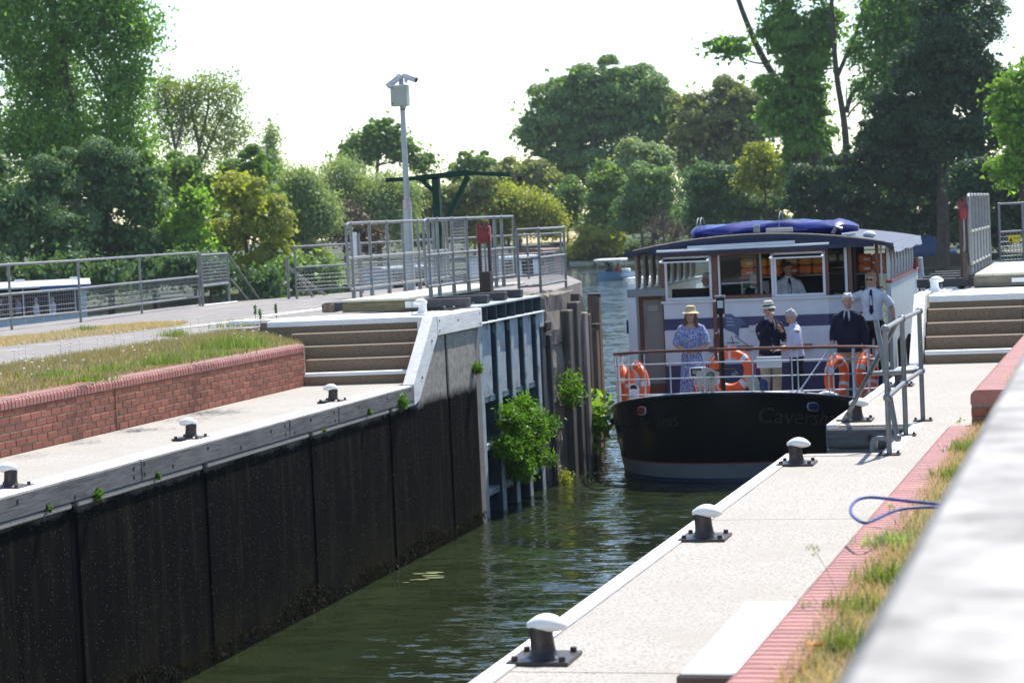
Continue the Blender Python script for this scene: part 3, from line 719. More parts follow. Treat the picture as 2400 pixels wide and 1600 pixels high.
def gaterail(par, x, ys, h=1.12, zb=3.285, lead=0.12, bend=True, panels=True, hi=None):
    for y in ys:
        MB().tube([(x,y,zb-0.02),(x,y,zb+0.10),(x,y,zb+0.12),(x,y,zb+h)],[0.034,0.034,0.024,0.024],8).build('post', M_galv, par, True)
    y0, y1 = ys[0]-0.22, ys[-1]+lead
    MB().tube([(x,ys[0],zb+0.14),(x,y0+0.09,zb+0.14),(x,y0+0.02,zb+0.18),(x,y0,zb+0.26),(x,y0,zb+h-0.12),(x,y0+0.03,zb+h-0.03),(x,y0+0.11,zb+h),(x,y1-0.03,zb+h),(x,y1,zb+h-0.03),(x,y1,zb+0.1)],0.024,8).build('rail_loop', M_galv, par, True)
    for z in (0.60,0.14): MB().cyl((x,y0 if z > .5 else ys[0],zb+z),(x,y1,zb+z),0.024,n=8).build('rail', M_galv, par, True)
    if panels:
        wires(MB(), (x,y0+0.04,zb),(x,y1-0.04,zb),0.16,0.58,0.05,0.0028).build('wire_mesh', M_wire, par)
    if hi: wires(MB(), (x,hi[0],zb),(x,hi[1],zb),0.62,h,0.05,0.0028).build('wire_mesh', M_wire, par)
    for y in ys:
        for z in (h,0.60,0.14): MB().cyl((x,y-0.03,zb+z),(x,y+0.03,zb+z),0.033,n=8).build('clamp', M_galv, par, True)
gaterail(lg, -9.72, [31.15,31.6,32.35,33.15,34.75,35.2], lead=0.75, hi=(32.35,33.2))
gaterail(lg, -11.02, [31.45,32.3,33.15,33.95,34.75,35.6,36.2], lead=0.2)

def paddle_gear(label, loc, s=1):
    t = thing('paddle_gear', label, 'paddle gear', loc); L = Vector(loc)
    for dx, dy in ((-0.075*s,0),(0.075*s,0.02)):
        MB().bev((L.x+dx-0.022,L.y+dy-0.03,L.z),(L.x+dx+0.022,L.y+dy+0.03,L.z+0.88),0.004).build('upright', mat('dark_red_post',(0.05,0.018,0.018),0.5,0.3,9), t)
    MB().cyl(L+Vector((0.01,0.0,0.1)), L+Vector((0.01,0,0.95)), 0.018, n=8).build('rack_bar', M_wire, t, True)
    h = MB().bev((L.x-0.11*s,L.y-0.06,L.z+0.80),(L.x+0.11*s,L.y+0.08,L.z+1.05),0.02)
    h.cyl(L+Vector((0.02,-0.09,0.93)), L+Vector((0.02,0.06,0.93)), 0.085*s, n=14)
    h.cyl(L+Vector((0.06*s,0,1.0)), L+Vector((0.06*s,0,1.12)), 0.03*s, n=10).cyl(L+Vector((-0.08*s,0,1.0)), L+Vector((-0.08*s,0,1.09)), 0.028*s, n=10)
    h.build('gearbox', M_red, t, True)
    MB().cyl(L+Vector((0.06,-0.12,1.0)), L+Vector((0.06,-0.06,1.0)), 0.02, n=8).build('spindle', M_iron, t, True)
    MB().bev((L.x-0.06*s,L.y-0.09,L.z-0.06),(L.x+0.10*s,L.y+0.08,L.z+0.34),0.01).build('housing', M_iron, t)
paddle_gear('red-topped paddle winding gear standing on the left gate', (-9.50,33.35,3.22))

# right gate: walkway railing seen end-on
rgate = thing('lock_gate', 'right gate walkway with grey railing seen end-on above the right steps', 'lock gate', (-1.6, 34, 3.1))
for k in range(9): MB().bev((-1.93+k*0.252,32.0,3.252),(-1.93+k*0.252+0.246,37.6,3.285),0.004).build('deck_plank', M_deck, rgate)
MB().bev((-1.95,32.02,3.10),(0.6,32.06,3.25),0.004).build('edge_board', timber('grey_edge',(0.22,0.20,0.15),(0.08,0.07,0.05),'x'), rgate)
MB().box((-1.42,32.0,3.15),(-1.22,32.018,3.21)).build('white_tile', M_white, rgate)
for y, x0 in ((32.1,-2.75),(33.2,-2.75),(34.3,-2.75),(35.4,-2.75)):
    MB().bev((x0,y,3.11),(-0.4,y+0.16,3.235),0.006).build('cross_beam', M_dkbeam, rgate)
    MB().cyl((x0+0.35,y-0.03,3.10),(x0+0.35,y-0.03,3.16),0.022,n=6).build('bolt', M_wire, rgate)
MB().box((-2.62,31.25,-1.5),(-2.2,35.0,3.08)).build('leaf', M_gated, rgate)
gaterail(rgate, -1.98, [32.15,32.9,33.7,34.5,35.3,36.1,36.9], lead=0.2)
gaterail(rgate, 0.2, [32.15,33.7,35.3,36.9], lead=0.2)
paddle_gear('red-topped paddle gear at the end of the right gate railing', (-2.06,31.95,3.26), 0.5)
rp = [Yp(2345,603,46), Yp(2400,598,46.5), Yp(2520,590,47)]
rp = [Vector((p.x,p.y,2.98)) for p in rp]
t = thing('lockside_fence', 'grey mesh fence with a yellow warning sign at the right edge', 'fence', rp[1])
fence(t, rp, 1.25, 0.68, 0.1, mesh=(0.1,0.68), sp=0.09, wr=0.008)
M_yel = mat('warning_yellow', (0.80,0.62,0.01), 0.5, 0.05, 5)
s0, s1 = Yp(2363,552,45.9), Yp(2391,567,45.9)
sg = MB().bev((s0.x,45.88,s1.z),(s1.x,45.89,s0.z),0.002).build('warning_sign', M_yel, t)
sw = (s1.x-s0.x); tri = MB().prism([(s0.x+0.02,45.878,s1.z+0.02),(s0.x+0.085,45.878,s1.z+0.02),(s0.x+0.052,45.878,s1.z+0.10)],(0,0.001,0)); tri.build('hazard_triangle', M_dkhole, sg)
def text_mesh(txt, size, mt, parent, fn, name='lettering', shear=0.0, res=3, bold=0.0):
    cu = bpy.data.curves.new('txt','FONT'); cu.body = txt; cu.size = size; cu.shear = shear; cu.resolution_u = res; cu.offset = bold
    o = bpy.data.objects.new('txt', cu); link(o); dg = bpy.context.evaluated_depsgraph_get(); dg.update()
    me = bpy.data.meshes.new_from_object(o.evaluated_get(dg)); bpy.data.objects.remove(o); bpy.data.curves.remove(cu)
    bm = bmesh.new(); bm.from_mesh(me)
    for _ in range(2): bmesh.ops.subdivide_edges(bm, edges=[e for e in bm.edges if e.calc_length() > size*0.18], cuts=1)
    bmesh.ops.triangulate(bm, faces=bm.faces[:])
    for v in bm.verts: v.co = fn(v.co.x, v.co.y)
    off = org(parent)
    for v in bm.verts: v.co = v.co - off
    bm.to_mesh(me); bm.free(); me.materials.clear(); me.materials.append(mt); me.name = name
    o = bpy.data.objects.new(name, me); link(o); o.parent = parent; return o
text_mesh('Warning', 0.05, M_dkhole, sg, lambda x, y: Vector((s0.x+0.10+x*0.8, 45.876, s1.z+0.065+y)))

# ------------------------------------------------------------------ abutment, fender piles
ab = thing('abutment', 'rough broken concrete abutment past the left gate', 'abutment', (-9.2, 36, 3))
bm = bmesh.new(); bmesh.ops.create_cube(bm, size=1)
for v in bm.verts: v.co = Vector((-9.6+v.co.x*1.2, 36.05+v.co.y*2.3, 0.82+v.co.z*4.6))
bmesh.ops.subdivide_edges(bm, edges=bm.edges[:], cuts=14, use_grid_fill=True)
for v in bm.verts:
    s = math.sin(v.co.y*5.1+v.co.z*3.3)*math.sin(v.co.z*6.7-v.co.y*2.9)
    v.co.x += 0.035*s + random.uniform(-.008,.008); v.co.y += 0.02*s
    if v.co.z > 3.0: v.co.z += random.uniform(-.06,.0)
    if v.co.y < 35.0 and v.co.z > 2.7: v.co.y += 0.12; v.co.z -= 0.04
me = bpy.data.meshes.new('concrete_block'); bm.to_mesh(me); bm.free(); me.materials.append(M_oldc)
me.transform(Matrix.Translation(-Vector(ab.location)))
o = bpy.data.objects.new('concrete_block', me); link(o); o.parent = ab
for z in (1.3, 2.25): MB().box((-9.01,34.95,z),(-8.985,37.1,z+0.02)).build('seam', M_dkhole, ab)
MB().bev((-9.06,34.82,2.52),(-8.93,35.15,2.68),0.02).build('bearing_block', M_iron, ab)
MB().bev((-9.0,35.02,-1),(-8.93,35.14,2.45),0.01).build('guide_rail', M_dkbeam, ab)
fp_ = thing('fender_posts', 'dark timber fender posts fixed on the corner of the left abutment', 'fender', (-8.9,37,0))
M_piledk = timber('dark_fender', (0.115,0.10,0.09), (0.04,0.034,0.03), 'z'); M_pilelt = timber('grey_fender', (0.30,0.27,0.25), (0.12,0.1,0.09), 'z')
for x, y, w_, top, mt in ((-8.93,36.30,0.36,2.80,M_piledk),(-8.88,36.67,0.34,2.92,M_piledk),(-8.83,36.98,0.25,2.72,M_pilelt),(-8.98,37.28,0.30,2.85,M_piledk)):
    MB().bev((x-0.12,y-w_/2,-1.5),(x+0.06,y+w_/2,top),0.02).build('post', mt, fp_)
MB().cyl((-9.08,36.95,2.62),(-8.82,36.95,2.62),0.0,n=6)
cap = [(-8.86, 36.95+0.42*math.cos(a)-0.1, 2.62+0.42*math.sin(a)) for a in np.linspace(0, math.pi/2, 8)] + [(-8.86,36.85,2.62)]
MB().prism(cap, (-0.2,0,0)).build('cap', M_piledk, fp_)
tp = Zp(1386,1046,0.0)
t = thing('mooring_pile', 'weathered brown timber pile standing in the water left of the boat', 'pile', (tp.x,tp.y,0))
d_ = 5200/ (M3.T @ np.array([tp.x,tp.y,-EYE]))[2]
zt = Yp(1385,762,tp.y).z; ztt = Yp(1385,690,tp.y+0.5).z
MB().bev((tp.x-0.26,tp.y-0.14,-1.5),(tp.x+0.22,tp.y+0.14,zt),0.03).build('thick_post', M_pile, t)
MB().bev((tp.x-0.28,tp.y-0.16,zt),(tp.x+0.24,tp.y+0.16,zt+0.03),0.01).build('plate_cap', M_iron, t)
MB().bev((tp.x-0.03,tp.y+0.30,-1.5),(tp.x+0.19,tp.y+0.55,ztt),0.03).build('tall_post', M_pile, t)
MB().box((tp.x-0.045,tp.y+0.29,ztt),(tp.x+0.20,tp.y+0.56,ztt+0.02)).build('plate_cap', M_iron, t)
pb = Zp(1352,1090,0); zt2 = Yp(1352,728,pb.y).z
MB().bev((pb.x-0.05,pb.y+0.9,-1.5),(pb.x+0.12,pb.y+1.1,zt2-0.1),0.02).build('side_post', M_piledk, t)

# ------------------------------------------------------------------ camera pole, crane, second post
cp = Zp(964,684,2.95)
t = thing('camera_pole', 'tall grey camera pole with a pale box and two white cameras', 'camera pole', cp)
def up_(x, y): q = Yp(x, y, cp.y); return q
ztop = up_(945,185).z; zs = up_(962,470).z; M_pole = mat('grey_pole',(0.33,0.35,0.38),0.4,0.12,6,metal=0.4)
MB().tube([cp, cp+Vector((0,0,zs-cp.z)), cp+Vector((0,0,zs-cp.z+0.02))],[0.092,0.092,0.062],8).build('lower_section', M_pole, t, True)
MB().tube([cp+Vector((0,0,zs-cp.z)), cp+Vector((0,0,ztop-cp.z+0.03))],[0.064,0.05],10).build('upper_section', M_pole, t, True)
b0, b1 = up_(924,202), up_(964,249)
bo = MB().bev((b0.x,cp.y-0.30,b1.z),(b1.x,cp.y-0.07,b0.z),0.015).build('control_box', mat('pale_green_box',(0.36,0.39,0.34),0.5,0.06,4), t)
for z in (b0.z-0.06,b1.z+0.06): MB().cyl((b0.x+0.05,cp.y-0.302,z),(b0.x+0.05,cp.y-0.315,z),0.014,n=8).build('latch', M_iron, bo)
MB().tube([(cp.x+0.02,cp.y-0.2,b1.z),(cp.x+0.03,cp.y-0.2,b1.z-0.08),(cp.x+0.1,cp.y-0.15,b1.z-0.06),(cp.x+0.11,cp.y-0.1,b1.z+0.01)],0.012,6).build('cable', M_iron, t)
MB().bev((cp.x-0.035,cp.y-0.1,cp.z+1.75),(cp.x+0.02,cp.y-0.094,cp.z+1.95),0.002).build('label_plate', mat('pink_label',(0.6,0.4,0.38),0.6,0.1,20), t)
MB().ell((cp.x-0.03,cp.y,ztop+0.05),(0.09,0.09,0.07),12,8).build('bracket', M_pole, t, True)
M_cam = mat('camera_white',(0.62,0.62,0.66),0.4,0.05,4)
for sx, dz in ((-1,-0.16),(1,-0.06)):
    c0 = Vector((cp.x+sx*0.02+0.05,cp.y-0.05,ztop+0.05+0.02)); c1 = c0+Vector((sx*0.30,-0.08,dz-0.06))
    h = MB().tube([c0, c0.lerp(c1,0.25), c0.lerp(c1,0.3), c1],[0.055,0.06,0.062,0.066],12); h.beam(c0.lerp(c1,0.3)+Vector((0,0,0.05)), c1+(c1-c0)*0.1+Vector((0,0,0.05)),0.16,0.02)
    c_ = h.build('camera_housing', M_cam, t, True)
    MB().cyl(c1, c1+(c1-c0)*0.02, 0.05, n=12).build('lens', M_dkhole, c_)
MB().ell((cp.x+0.12,cp.y-0.05,ztop-0.03),(0.04,0.04,0.07),10,8).build('floodlight', M_cam, t, True)

gc = Yp(1032,640,44.6); gc = Vector((gc.x,44.6,2.95))
t = thing('swing_crane', 'dark green steel crane post with long horizontal arm and braces', 'crane', gc)
za = Yp(1032,415,44.6).z; a0, a1 = Yp(906,422,44.6), Yp(1197,410,44.6)
MB().bev((gc.x-0.075,gc.y-0.075,gc.z),(gc.x+0.075,gc.y+0.075,za),0.006).build('column', M_green, t)
MB().beam(Vector((a0.x,gc.y,a0.z)), Vector((gc.x-0.35,gc.y,za+0.0)), 0.12, 0.085).build('arm_tail', M_green, t)
MB().beam(Vector((gc.x-0.42,gc.y,za+0.0)), Vector((gc.x+0.75,gc.y,za+0.06)), 0.15, 0.115).build('arm', M_green, t)
MB().beam(Vector((gc.x+0.7,gc.y,za+0.055)), Vector((a1.x,gc.y,a1.z)), 0.12, 0.085).build('arm_tip', M_green, t)
MB().beam(Vector((gc.x+0.02,gc.y,gc.z+1.15)), Vector((gc.x+0.70,gc.y,za-0.02)), 0.12, 0.10).build('long_brace', M_green, t)
MB().beam(Vector((gc.x-0.03,gc.y,za-0.32)), Vector((gc.x-0.32,gc.y,za-0.03)), 0.12, 0.08).build('short_brace', M_green, t)
tr_ = MB().cyl((a1.x,gc.y,a1.z-0.04),(a1.x+0.16,gc.y,a1.z-0.05),0.012,n=6); tr_.build('trolley_rail', M_iron, t)
MB().bev((a1.x+0.15,gc.y-0.05,a1.z-0.13),(a1.x+0.25,gc.y+0.05,a1.z-0.03),0.008).build('end_weight', M_dkhole, t)
g2 = Yp(1163,640,50.0); zz2 = Yp(1163,512,50).z
t = thing('green_post', 'short dark green T-topped post behind the left gate railing', 'post', (g2.x,50,2.9))
MB().bev((g2.x-0.09,49.92,2.8),(g2.x+0.05,50.06,zz2),0.006).build('column', M_green, t)
MB().bev((g2.x-0.17,49.9,zz2),(g2.x+0.19,50.1,zz2+0.09),0.006).build('cross_head', M_green, t)

# ------------------------------------------------------------------ near balance beam (out of focus), plank, blue rope
nbm = thing('balance_beam', 'blurred white flaking balance beam close to the camera at lower right', 'balance beam', (0.1,4,3.8))
h_ = 0.45; zt = EYE-h_
MB().bev((-0.285,0.6,zt-0.30),(0.35,9.5,zt),0.03).build('beam', M_beamw, nbm, True)
wp = thing('white_timber', 'white painted timber block with dark end lying on the right quay', 'timber', (-1.7,10.5,Q))
wa, wb = Zp(1592,1575,2.36), Zp(1690,1430,2.36)
MB().bev((wa.x,wa.y,Q+0.06),(xw(9)-0.03,wb.y+0.25,2.36),0.01).build('board', mat('scuffed_white',(0.78,0.77,0.74),0.7,0.08,12,c2=(0.45,0.41,0.36),c2amt=0.56,c2scale=3.5), wp)
MB().bev((wa.x-0.01,wa.y-0.03,Q+0.06),(xw(9)-0.035,wa.y-0.001,2.355),0.012).build('end_plate', timber('dark_end',(0.10,0.075,0.06),(0.04,0.03,0.025),'x'), wp)
MB().bev((wa.x+0.06,wa.y+0.05,Q+0.001),(xw(9)-0.06,wb.y+0.2,Q+0.059),0.01).build('batten', M_white, wp)
M_rope = mat('blue_rope', (0.03,0.055,0.22), 0.55, 0.35, 120)
px = [(2290,1190),(2200,1181),(2120,1173),(2045,1165),(2012,1170),(1996,1185),(1994,1200),(2002,1212),(2017,1222),(2032,1224),(2055,1215),(2090,1199),(2130,1190),(2200,1188),(2290,1192)]
zz = [2.86,2.87,2.90,2.96,3.0,3.02,3.02,3.0,2.97,2.95,2.92,2.88,2.86,2.85,2.85]
pp = [Zp(x,y,2.92)+Vector((0,0,0)) for (x,y) in px]
def smooth_path(p, k=5):
    out = []
    for i in range(len(p)-1):
        a, b, c, d = p[max(i-1,0)], p[i], p[i+1], p[min(i+2,len(p)-1)]
        for j in range(k):
            u = j/k; out.append(0.5*((2*b)+(c-a)*u+(2*a-5*b+4*c-d)*u*u+(3*b-a-3*c+d)*u**3))
    return out+[p[-1]]
tag(MB().tube(smooth_path(pp), 0.0075, 8).build('rope', M_rope, None, True), 'loop of dark blue rope sticking out over the low right brick wall', 'rope')
# ------------------------------------------------------------------ people
def remesh(mb, name, mt, parent, vox=0.012, sm=2, off=None):
    me0 = mb.mesh('tmp'); o = bpy.data.objects.new('tmp', me0); link(o)
    md = o.modifiers.new('r','REMESH'); md.mode = 'VOXEL'; md.voxel_size = vox
    if sm: ms = o.modifiers.new('s','SMOOTH'); ms.iterations = sm; ms.factor = 0.5
    dg = bpy.context.evaluated_depsgraph_get(); dg.update()
    me = bpy.data.meshes.new_from_object(o.evaluated_get(dg)); bpy.data.objects.remove(o); bpy.data.meshes.remove(me0)
    me.transform(Matrix.Translation(-org(parent))); me.name = name
    me.polygons.foreach_set('use_smooth', [True]*len(me.polygons)); me.update()
    me.materials.clear(); me.materials.append(mt)
    r = bpy.data.objects.new(name, me); link(r); r.parent = parent; return r
def skinmat(name, c):
    mt, nt, b = newmat(name); b.inputs['Base Color'].default_value = (*c,1); b.inputs['Roughness'].default_value = 0.55
    b.inputs['Subsurface Weight'].default_value = 0.08; b.inputs['Subsurface Radius'].default_value = (0.02,0.008,0.004); return mt
def cloth(name, c, rough=0.85, pattern=None):
    mt, nt, b = newmat(name); P = wpos(nt); n = noise(nt, 9, 5, 0.6, P)
    col = ramp(nt, n.outputs[0], [(0.3, tuple(x*0.8 for x in c)), (0.7, tuple(min(1,x*1.15) for x in c))]).outputs[0]
    if pattern:
        v = noise(nt, 62, 3, 0.6, P); col = ramp(nt, v.outputs[0], [(0.47, c), (0.54, pattern)]).outputs[0]
    nt.links.new(col, b.inputs['Base Color']); b.inputs['Roughness'].default_value = rough; b.inputs['Specular IOR Level'].default_value = 0.2
    nb = noise(nt, 14, 4, 0.6, P); bump(nt, b, nb.outputs[0], 0.5, 0.02); return mt
K_skin = skinmat('skin_fair', (0.50,0.28,0.20)); K_skin2 = skinmat('skin_tan', (0.42,0.21,0.14))
K_navy = cloth('navy_wool', (0.012,0.016,0.035)); K_beige = cloth('beige_chino', (0.48,0.40,0.28)); K_dark = cloth('black_trouser', (0.012,0.013,0.018))
K_wshirt = cloth('white_shirt', (0.66,0.68,0.74)); K_lilac = cloth('pale_lilac_shirt', (0.55,0.57,0.72)); K_dress = cloth('blue_print', (0.055,0.075,0.30), pattern=(0.55,0.58,0.72))
K_tie = cloth('navy_tie', (0.012,0.018,0.06)); K_straw = mat('straw', (0.62,0.47,0.24), 0.8, 0.15, 60); K_panama = mat('panama', (0.66,0.60,0.48), 0.8, 0.1, 60)
K_grey = mat('grey_hair', (0.42,0.41,0.40), 0.7, 0.3, 50); K_white = mat('white_hair', (0.68,0.65,0.62), 0.7, 0.2, 50)
K_brown = mat('brown_hair', (0.12,0.065,0.035), 0.6, 0.3, 50); K_dkhair = mat('dark_hair', (0.025,0.018,0.014), 0.6, 0.3, 50); K_blond = mat('fair_hair', (0.26,0.15,0.07), 0.6, 0.3, 50)
K_shoe = mat('shoe', (0.015,0.013,0.012), 0.35, 0.2, 20); K_eye = mat('eye', (0.02,0.015,0.012), 0.3, 0.1, 5); K_lip = mat('lip', (0.36,0.13,0.11), 0.5, 0.1, 5)
K_gold = mat('gold_braid', (0.5,0.36,0.05), 0.4, 0.1, 5)
def person(name, label, loc, H, rz, arms, top='shirt', tm=None, bm_=None, hair=None, hairm=None, hat=None, hatm=None, skin=None,
           lean=0.0, yaw=0.0, pitch=0.0, tie=None, glasses=False, epaulettes=False, group=None, fat=1.0, stance=0.10, lowres=False, shirtm=None):
    t = thing('person', label, 'person', loc, 0, group); skin = skin or K_skin
    s = H/1.75; c, sn = math.cos(rz), math.sin(rz); L = Vector(loc)
    cl, sl_ = math.cos(lean), math.sin(lean)
    def T(p, up=True):
        x, y, z = p
        if up and z > 0.9:
            yy, zz = y, z-0.95; y = yy*cl + zz*sl_; z = 0.95 - yy*sl_ + zz*cl
        return L + Vector((x*c - y*sn, x*sn + y*c, z))*s
    HC = Vector((0, 0.02, 1.625)); cy, sy = math.cos(yaw), math.sin(yaw); cp_, sp2 = math.cos(pitch), math.sin(pitch)
    def TH(p):      # head space -> world
        x, y, z = p; y, z = y*cp_ - z*sp2, y*sp2 + z*cp_
        x, y = x*cy - y*sy, x*sy + y*cy
        return T((HC.x+x, HC.y+y, HC.z+z))
    def ring(z, rx, ry, y0=0.0, n=16, grow=0.0):
        return [T(((rx+grow)*math.cos(2*math.pi*j/n), y0+(ry+grow)*math.sin(2*math.pi*j/n), z)) for j in range(n)]
    tor = [(0.84,0.150,0.105,0.0),(0.92,0.170,0.118,0.0),(1.02,0.158*fat,0.112*fat,0.01),(1.12,0.155*fat,0.112*fat,0.012),(1.24,0.172,0.118,0.008),(1.34,0.182,0.112,0.0),(1.42,0.165,0.090,-0.008),(1.47,0.10,0.07,-0.005)]
    hips = {-1: (-stance,0,0.90), 1: (stance,0,0.90)}
    knees = {-1: (-stance-0.005,0.025,0.49), 1: (stance+0.005,0.025,0.49)}; ank = {-1: (-stance-0.01,-0.015,0.085), 1: (stance+0.01,-0.015,0.085)}
    sh = {-1: (-0.185,-0.005,1.395), 1: (0.185,-0.005,1.395)}
    vox = 0.015 if lowres else 0.0100
    b = MB(); b.rings([ring(*q) for q in tor])
    b.tube([T((0,-0.005,1.42)),T((0,0.01,1.56))],[0.062*s,0.056*s],12)
    # head: skull, jaw, nose, ears
    b.rings([[TH((rx*math.cos(2*math.pi*j/16), y0+(ry if math.sin(2*math.pi*j/16) > 0 else ry*0.98)*math.sin(2*math.pi*j/16), z)) for j in range(16)]
             for z, rx, ry, y0 in ((-0.118,0.030,0.030,0.045),(-0.105,0.048,0.052,0.032),(-0.07,0.062,0.076,0.014),(-0.02,0.071,0.090,0.004),(0.03,0.075,0.097,0.0),(0.075,0.070,0.090,-0.004),(0.105,0.052,0.066,-0.006),(0.122,0.022,0.03,-0.008))])
    b.tube([TH((0,0.085,0.02)),TH((0,0.108,-0.022)),TH((0,0.112,-0.034)),TH((0,0.085,-0.042))],[0.008*s,0.013*s,0.016*s,0.011*s],8)
    for k in (-1,1): b.ell(TH((k*0.076,-0.008,-0.008)), 0.024*s, 8, 6)
    fingers = not lowres
    for k in (-1,1):
        b.tube([T(hips[k],False),T(knees[k],False),T((ank[k][0],ank[k][1],0.32),False),T(ank[k],False),T((ank[k][0],ank[k][1],0.04),False)],[0.088*s,0.060*s,0.054*s,0.040*s,0.045*s],12)
        b.tube([T((ank[k][0],-0.045,0.035),False),T((ank[k][0],0.06,0.035),False),T((ank[k][0]+k*0.01,0.15,0.028),False)],[0.040*s,0.043*s,0.030*s],10)
        e, wst, fd = arms[k]; S0 = Vector(sh[k]); E = Vector(e); W_ = Vector(wst); F = Vector(fd).normalized()
        b.tube([T(S0),T(S0.lerp(E,0.5)),T(E)],[0.058*s,0.050*s,0.041*s],12); b.tube([T(E),T(E.lerp(W_,0.35)),T(W_)],[0.042*s,0.040*s,0.028*s],12)
        # hand: palm and five bent fingers
        side = F.cross(Vector((0,0,1)));  side = side.normalized() if side.length > .1 else Vector((1,0,0)); dn = side.cross(F).normalized()
        if dn.z > 0: dn = -dn
        P1 = W_ + F*0.085
        b.rings([[T(W_ + F*(0.085*u) + side*(wd*math.cos(a)) + dn*(0.015*math.sin(a))) for a in [2*math.pi*j/10 for j in range(10)]] for u, wd in ((0,0.026),(0.4,0.036),(1.0,0.040))])
        for q, ln in zip((-1.5,-0.5,0.5,1.5),(0.062,0.074,0.078,0.066)):
            r0 = P1 + side*(q*0.020); r1 = r0 + F*ln*0.5 + dn*0.008; r2 = r0 + F*ln*0.82 + dn*0.034
            b.tube([T(r0-F*0.02),T(r0),T(r1),T(r2)],[0.009*s,0.0092*s,0.0088*s,0.0075*s],8)
        th0 = W_ + F*0.03 + side*(-k*0.030); th1 = th0 + F*0.030 + side*(-k*0.022) + dn*0.01; th2 = th1 + F*0.028 + dn*0.012
        b.tube([T(th0),T(th1),T(th2)],[0.012*s,0.0105*s,0.0085*s],8)
    remesh(b, 'body', skin, t, vox*s, 1)
    # clothes
    tm = tm or K_wshirt; bm_ = bm_ or K_dark
    if top == 'dress':
        g = MB(); g.rings([ring(z,rx,ry,y0) for z,rx,ry,y0 in ((0.16,0.26,0.22,0.0),(0.45,0.225,0.185,0.0),(0.75,0.200,0.150,0.0),(0.92,0.188,0.138,0.0),(1.06,0.165,0.125,0.01),(1.14,0.168,0.130,0.015),(1.24,0.186,0.145,0.022),(1.33,0.192,0.128,0.008),(1.40,0.172,0.100,-0.008),(1.455,0.085,0.070,-0.012))])
        for k in (-1,1):
            e = Vector(arms[k][0]); S0 = Vector(sh[k]); g.tube([T((k*0.075,-0.012,1.46)),T(S0+Vector((-k*0.03,0,0.01))),T(S0.lerp(e,0.4)),T(S0.lerp(e,0.98))],[0.045*s,0.074*s,0.076*s,0.070*s],12)
        remesh(g, 'dress', tm, t, 0.012*s, 2)
    else:
        jk = top == 'jacket'; gr = 0.026 if jk else 0.016
        zb = 0.80 if jk else 0.93
        g = MB(); rr = [(zb, tor[1][1]+(0.02 if jk else 0.0), tor[1][2]+0.012, 0.0)] + [q for q in tor if q[0] > zb+0.05 and q[0] < 1.45] + [(1.475,0.088,0.072,-0.006)]
        g.rings([ring(z,rx,ry,y0,grow=gr) for z,rx,ry,y0 in rr])
        for k in (-1,1):
            e = Vector(arms[k][0]); wv = Vector(arms[k][1]); S0 = Vector(sh[k]); r0 = 0.078 if jk else 0.072
            if jk: g.tube([T(S0+Vector((-k*0.03,0,0.0))),T(S0.lerp(e,0.5)),T(e),T(e.lerp(wv,0.5)),T(e.lerp(wv,0.93))],[r0*s,0.068*s,0.060*s,0.055*s,0.045*s],12)
            else: g.tube([T(S0+Vector((-k*0.03,0,0.0))),T(S0.lerp(e,0.45)),T(S0.lerp(e,0.90))],[r0*s,0.070*s,0.070*s],12)
        remesh(g, 'jacket' if jk else 'shirt', tm, t, 0.012*s, 2)
        if jk:      # shirt front showing between the lapels
            f = MB(); f.prism([T((-0.012,0.150*1.0,1.0)),T((0.02,0.150,1.0)),T((0.055,0.118,1.40)),T((0.04,0.092,1.47)),T((-0.04,0.092,1.47)),T((-0.055,0.118,1.40))], (T((0,0.012,1))-T((0,0,1))))
            f.build('shirt_front', shirtm or K_wshirt, t)
        cr = MB(); cr.rings([[T((0.068*math.cos(a), 0.0+0.068*math.sin(a), z+0.012*math.sin(a)*-1)) for a in [2*math.pi*j/14 for j in range(14)]] for z in (1.465,1.515)], cap=False)
        cr.build('collar', (shirtm or K_wshirt) if jk else tm, t, True)
        if tie:
            yb_ = 0.158 if jk else 0.142
            tie_ = MB().prism([T((-0.016,yb_-0.045,1.465)),T((0.016,yb_-0.045,1.465)),T((0.022,yb_-0.005,1.40)),T((0.036,yb_+0.004,1.08)),T((0.0,yb_+0.004,1.03)),T((-0.036,yb_+0.004,1.08)),T((-0.022,yb_-0.005,1.40))], (T((0,0.008,1))-T((0,0,1))))
            tie_.build('tie', tie, t)
        if epaulettes:
            for k in (-1,1):
                e_ = MB().prism([T((k*0.10,-0.03,1.50)),T((k*0.195,-0.035,1.475)),T((k*0.195,0.025,1.475)),T((k*0.10,0.03,1.50))], (T((0,0,1.02))-T((0,0,1.0)))); e_.build('epaulette', K_dark, t)
                g_ = MB().prism([T((k*0.150,-0.034,1.512)),T((k*0.175,-0.035,1.506)),T((k*0.175,0.026,1.506)),T((k*0.150,0.029,1.512))], (T((0,0,1.006))-T((0,0,1.0)))); g_.build('gold_braid', K_gold, t)
        g = MB(); g.rings([ring(z,rx,ry,y0,grow=0.012) for z,rx,ry,y0 in ((0.78,0.12,0.09,0),(0.84,0.150,0.105,0),(0.92,0.168,0.116,0),(0.99,0.158*fat,0.110*fat,0.005))])
        for k in (-1,1): g.tube([T(hips[k],False),T((hips[k][0],0.0,0.72),False),T(knees[k],False),T((ank[k][0],ank[k][1],0.25),False),T((ank[k][0],ank[k][1],0.075),False)],[0.104*s,0.096*s,0.080*s,0.072*s,0.070*s],12)
        remesh(g, 'trousers', bm_, t, 0.014*s, 2)
    for k in (-1,1):
        MB().tube([T((ank[k][0],-0.075,0.035),False),T((ank[k][0],-0.05,0.045),False),T((ank[k][0],0.06,0.04),False),T((ank[k][0]+k*0.01,0.14,0.032),False),T((ank[k][0]+k*0.01,0.185,0.026),False)],[0.03*s,0.048*s,0.050*s,0.045*s,0.024*s],10).build('shoe', K_shoe, t, True)
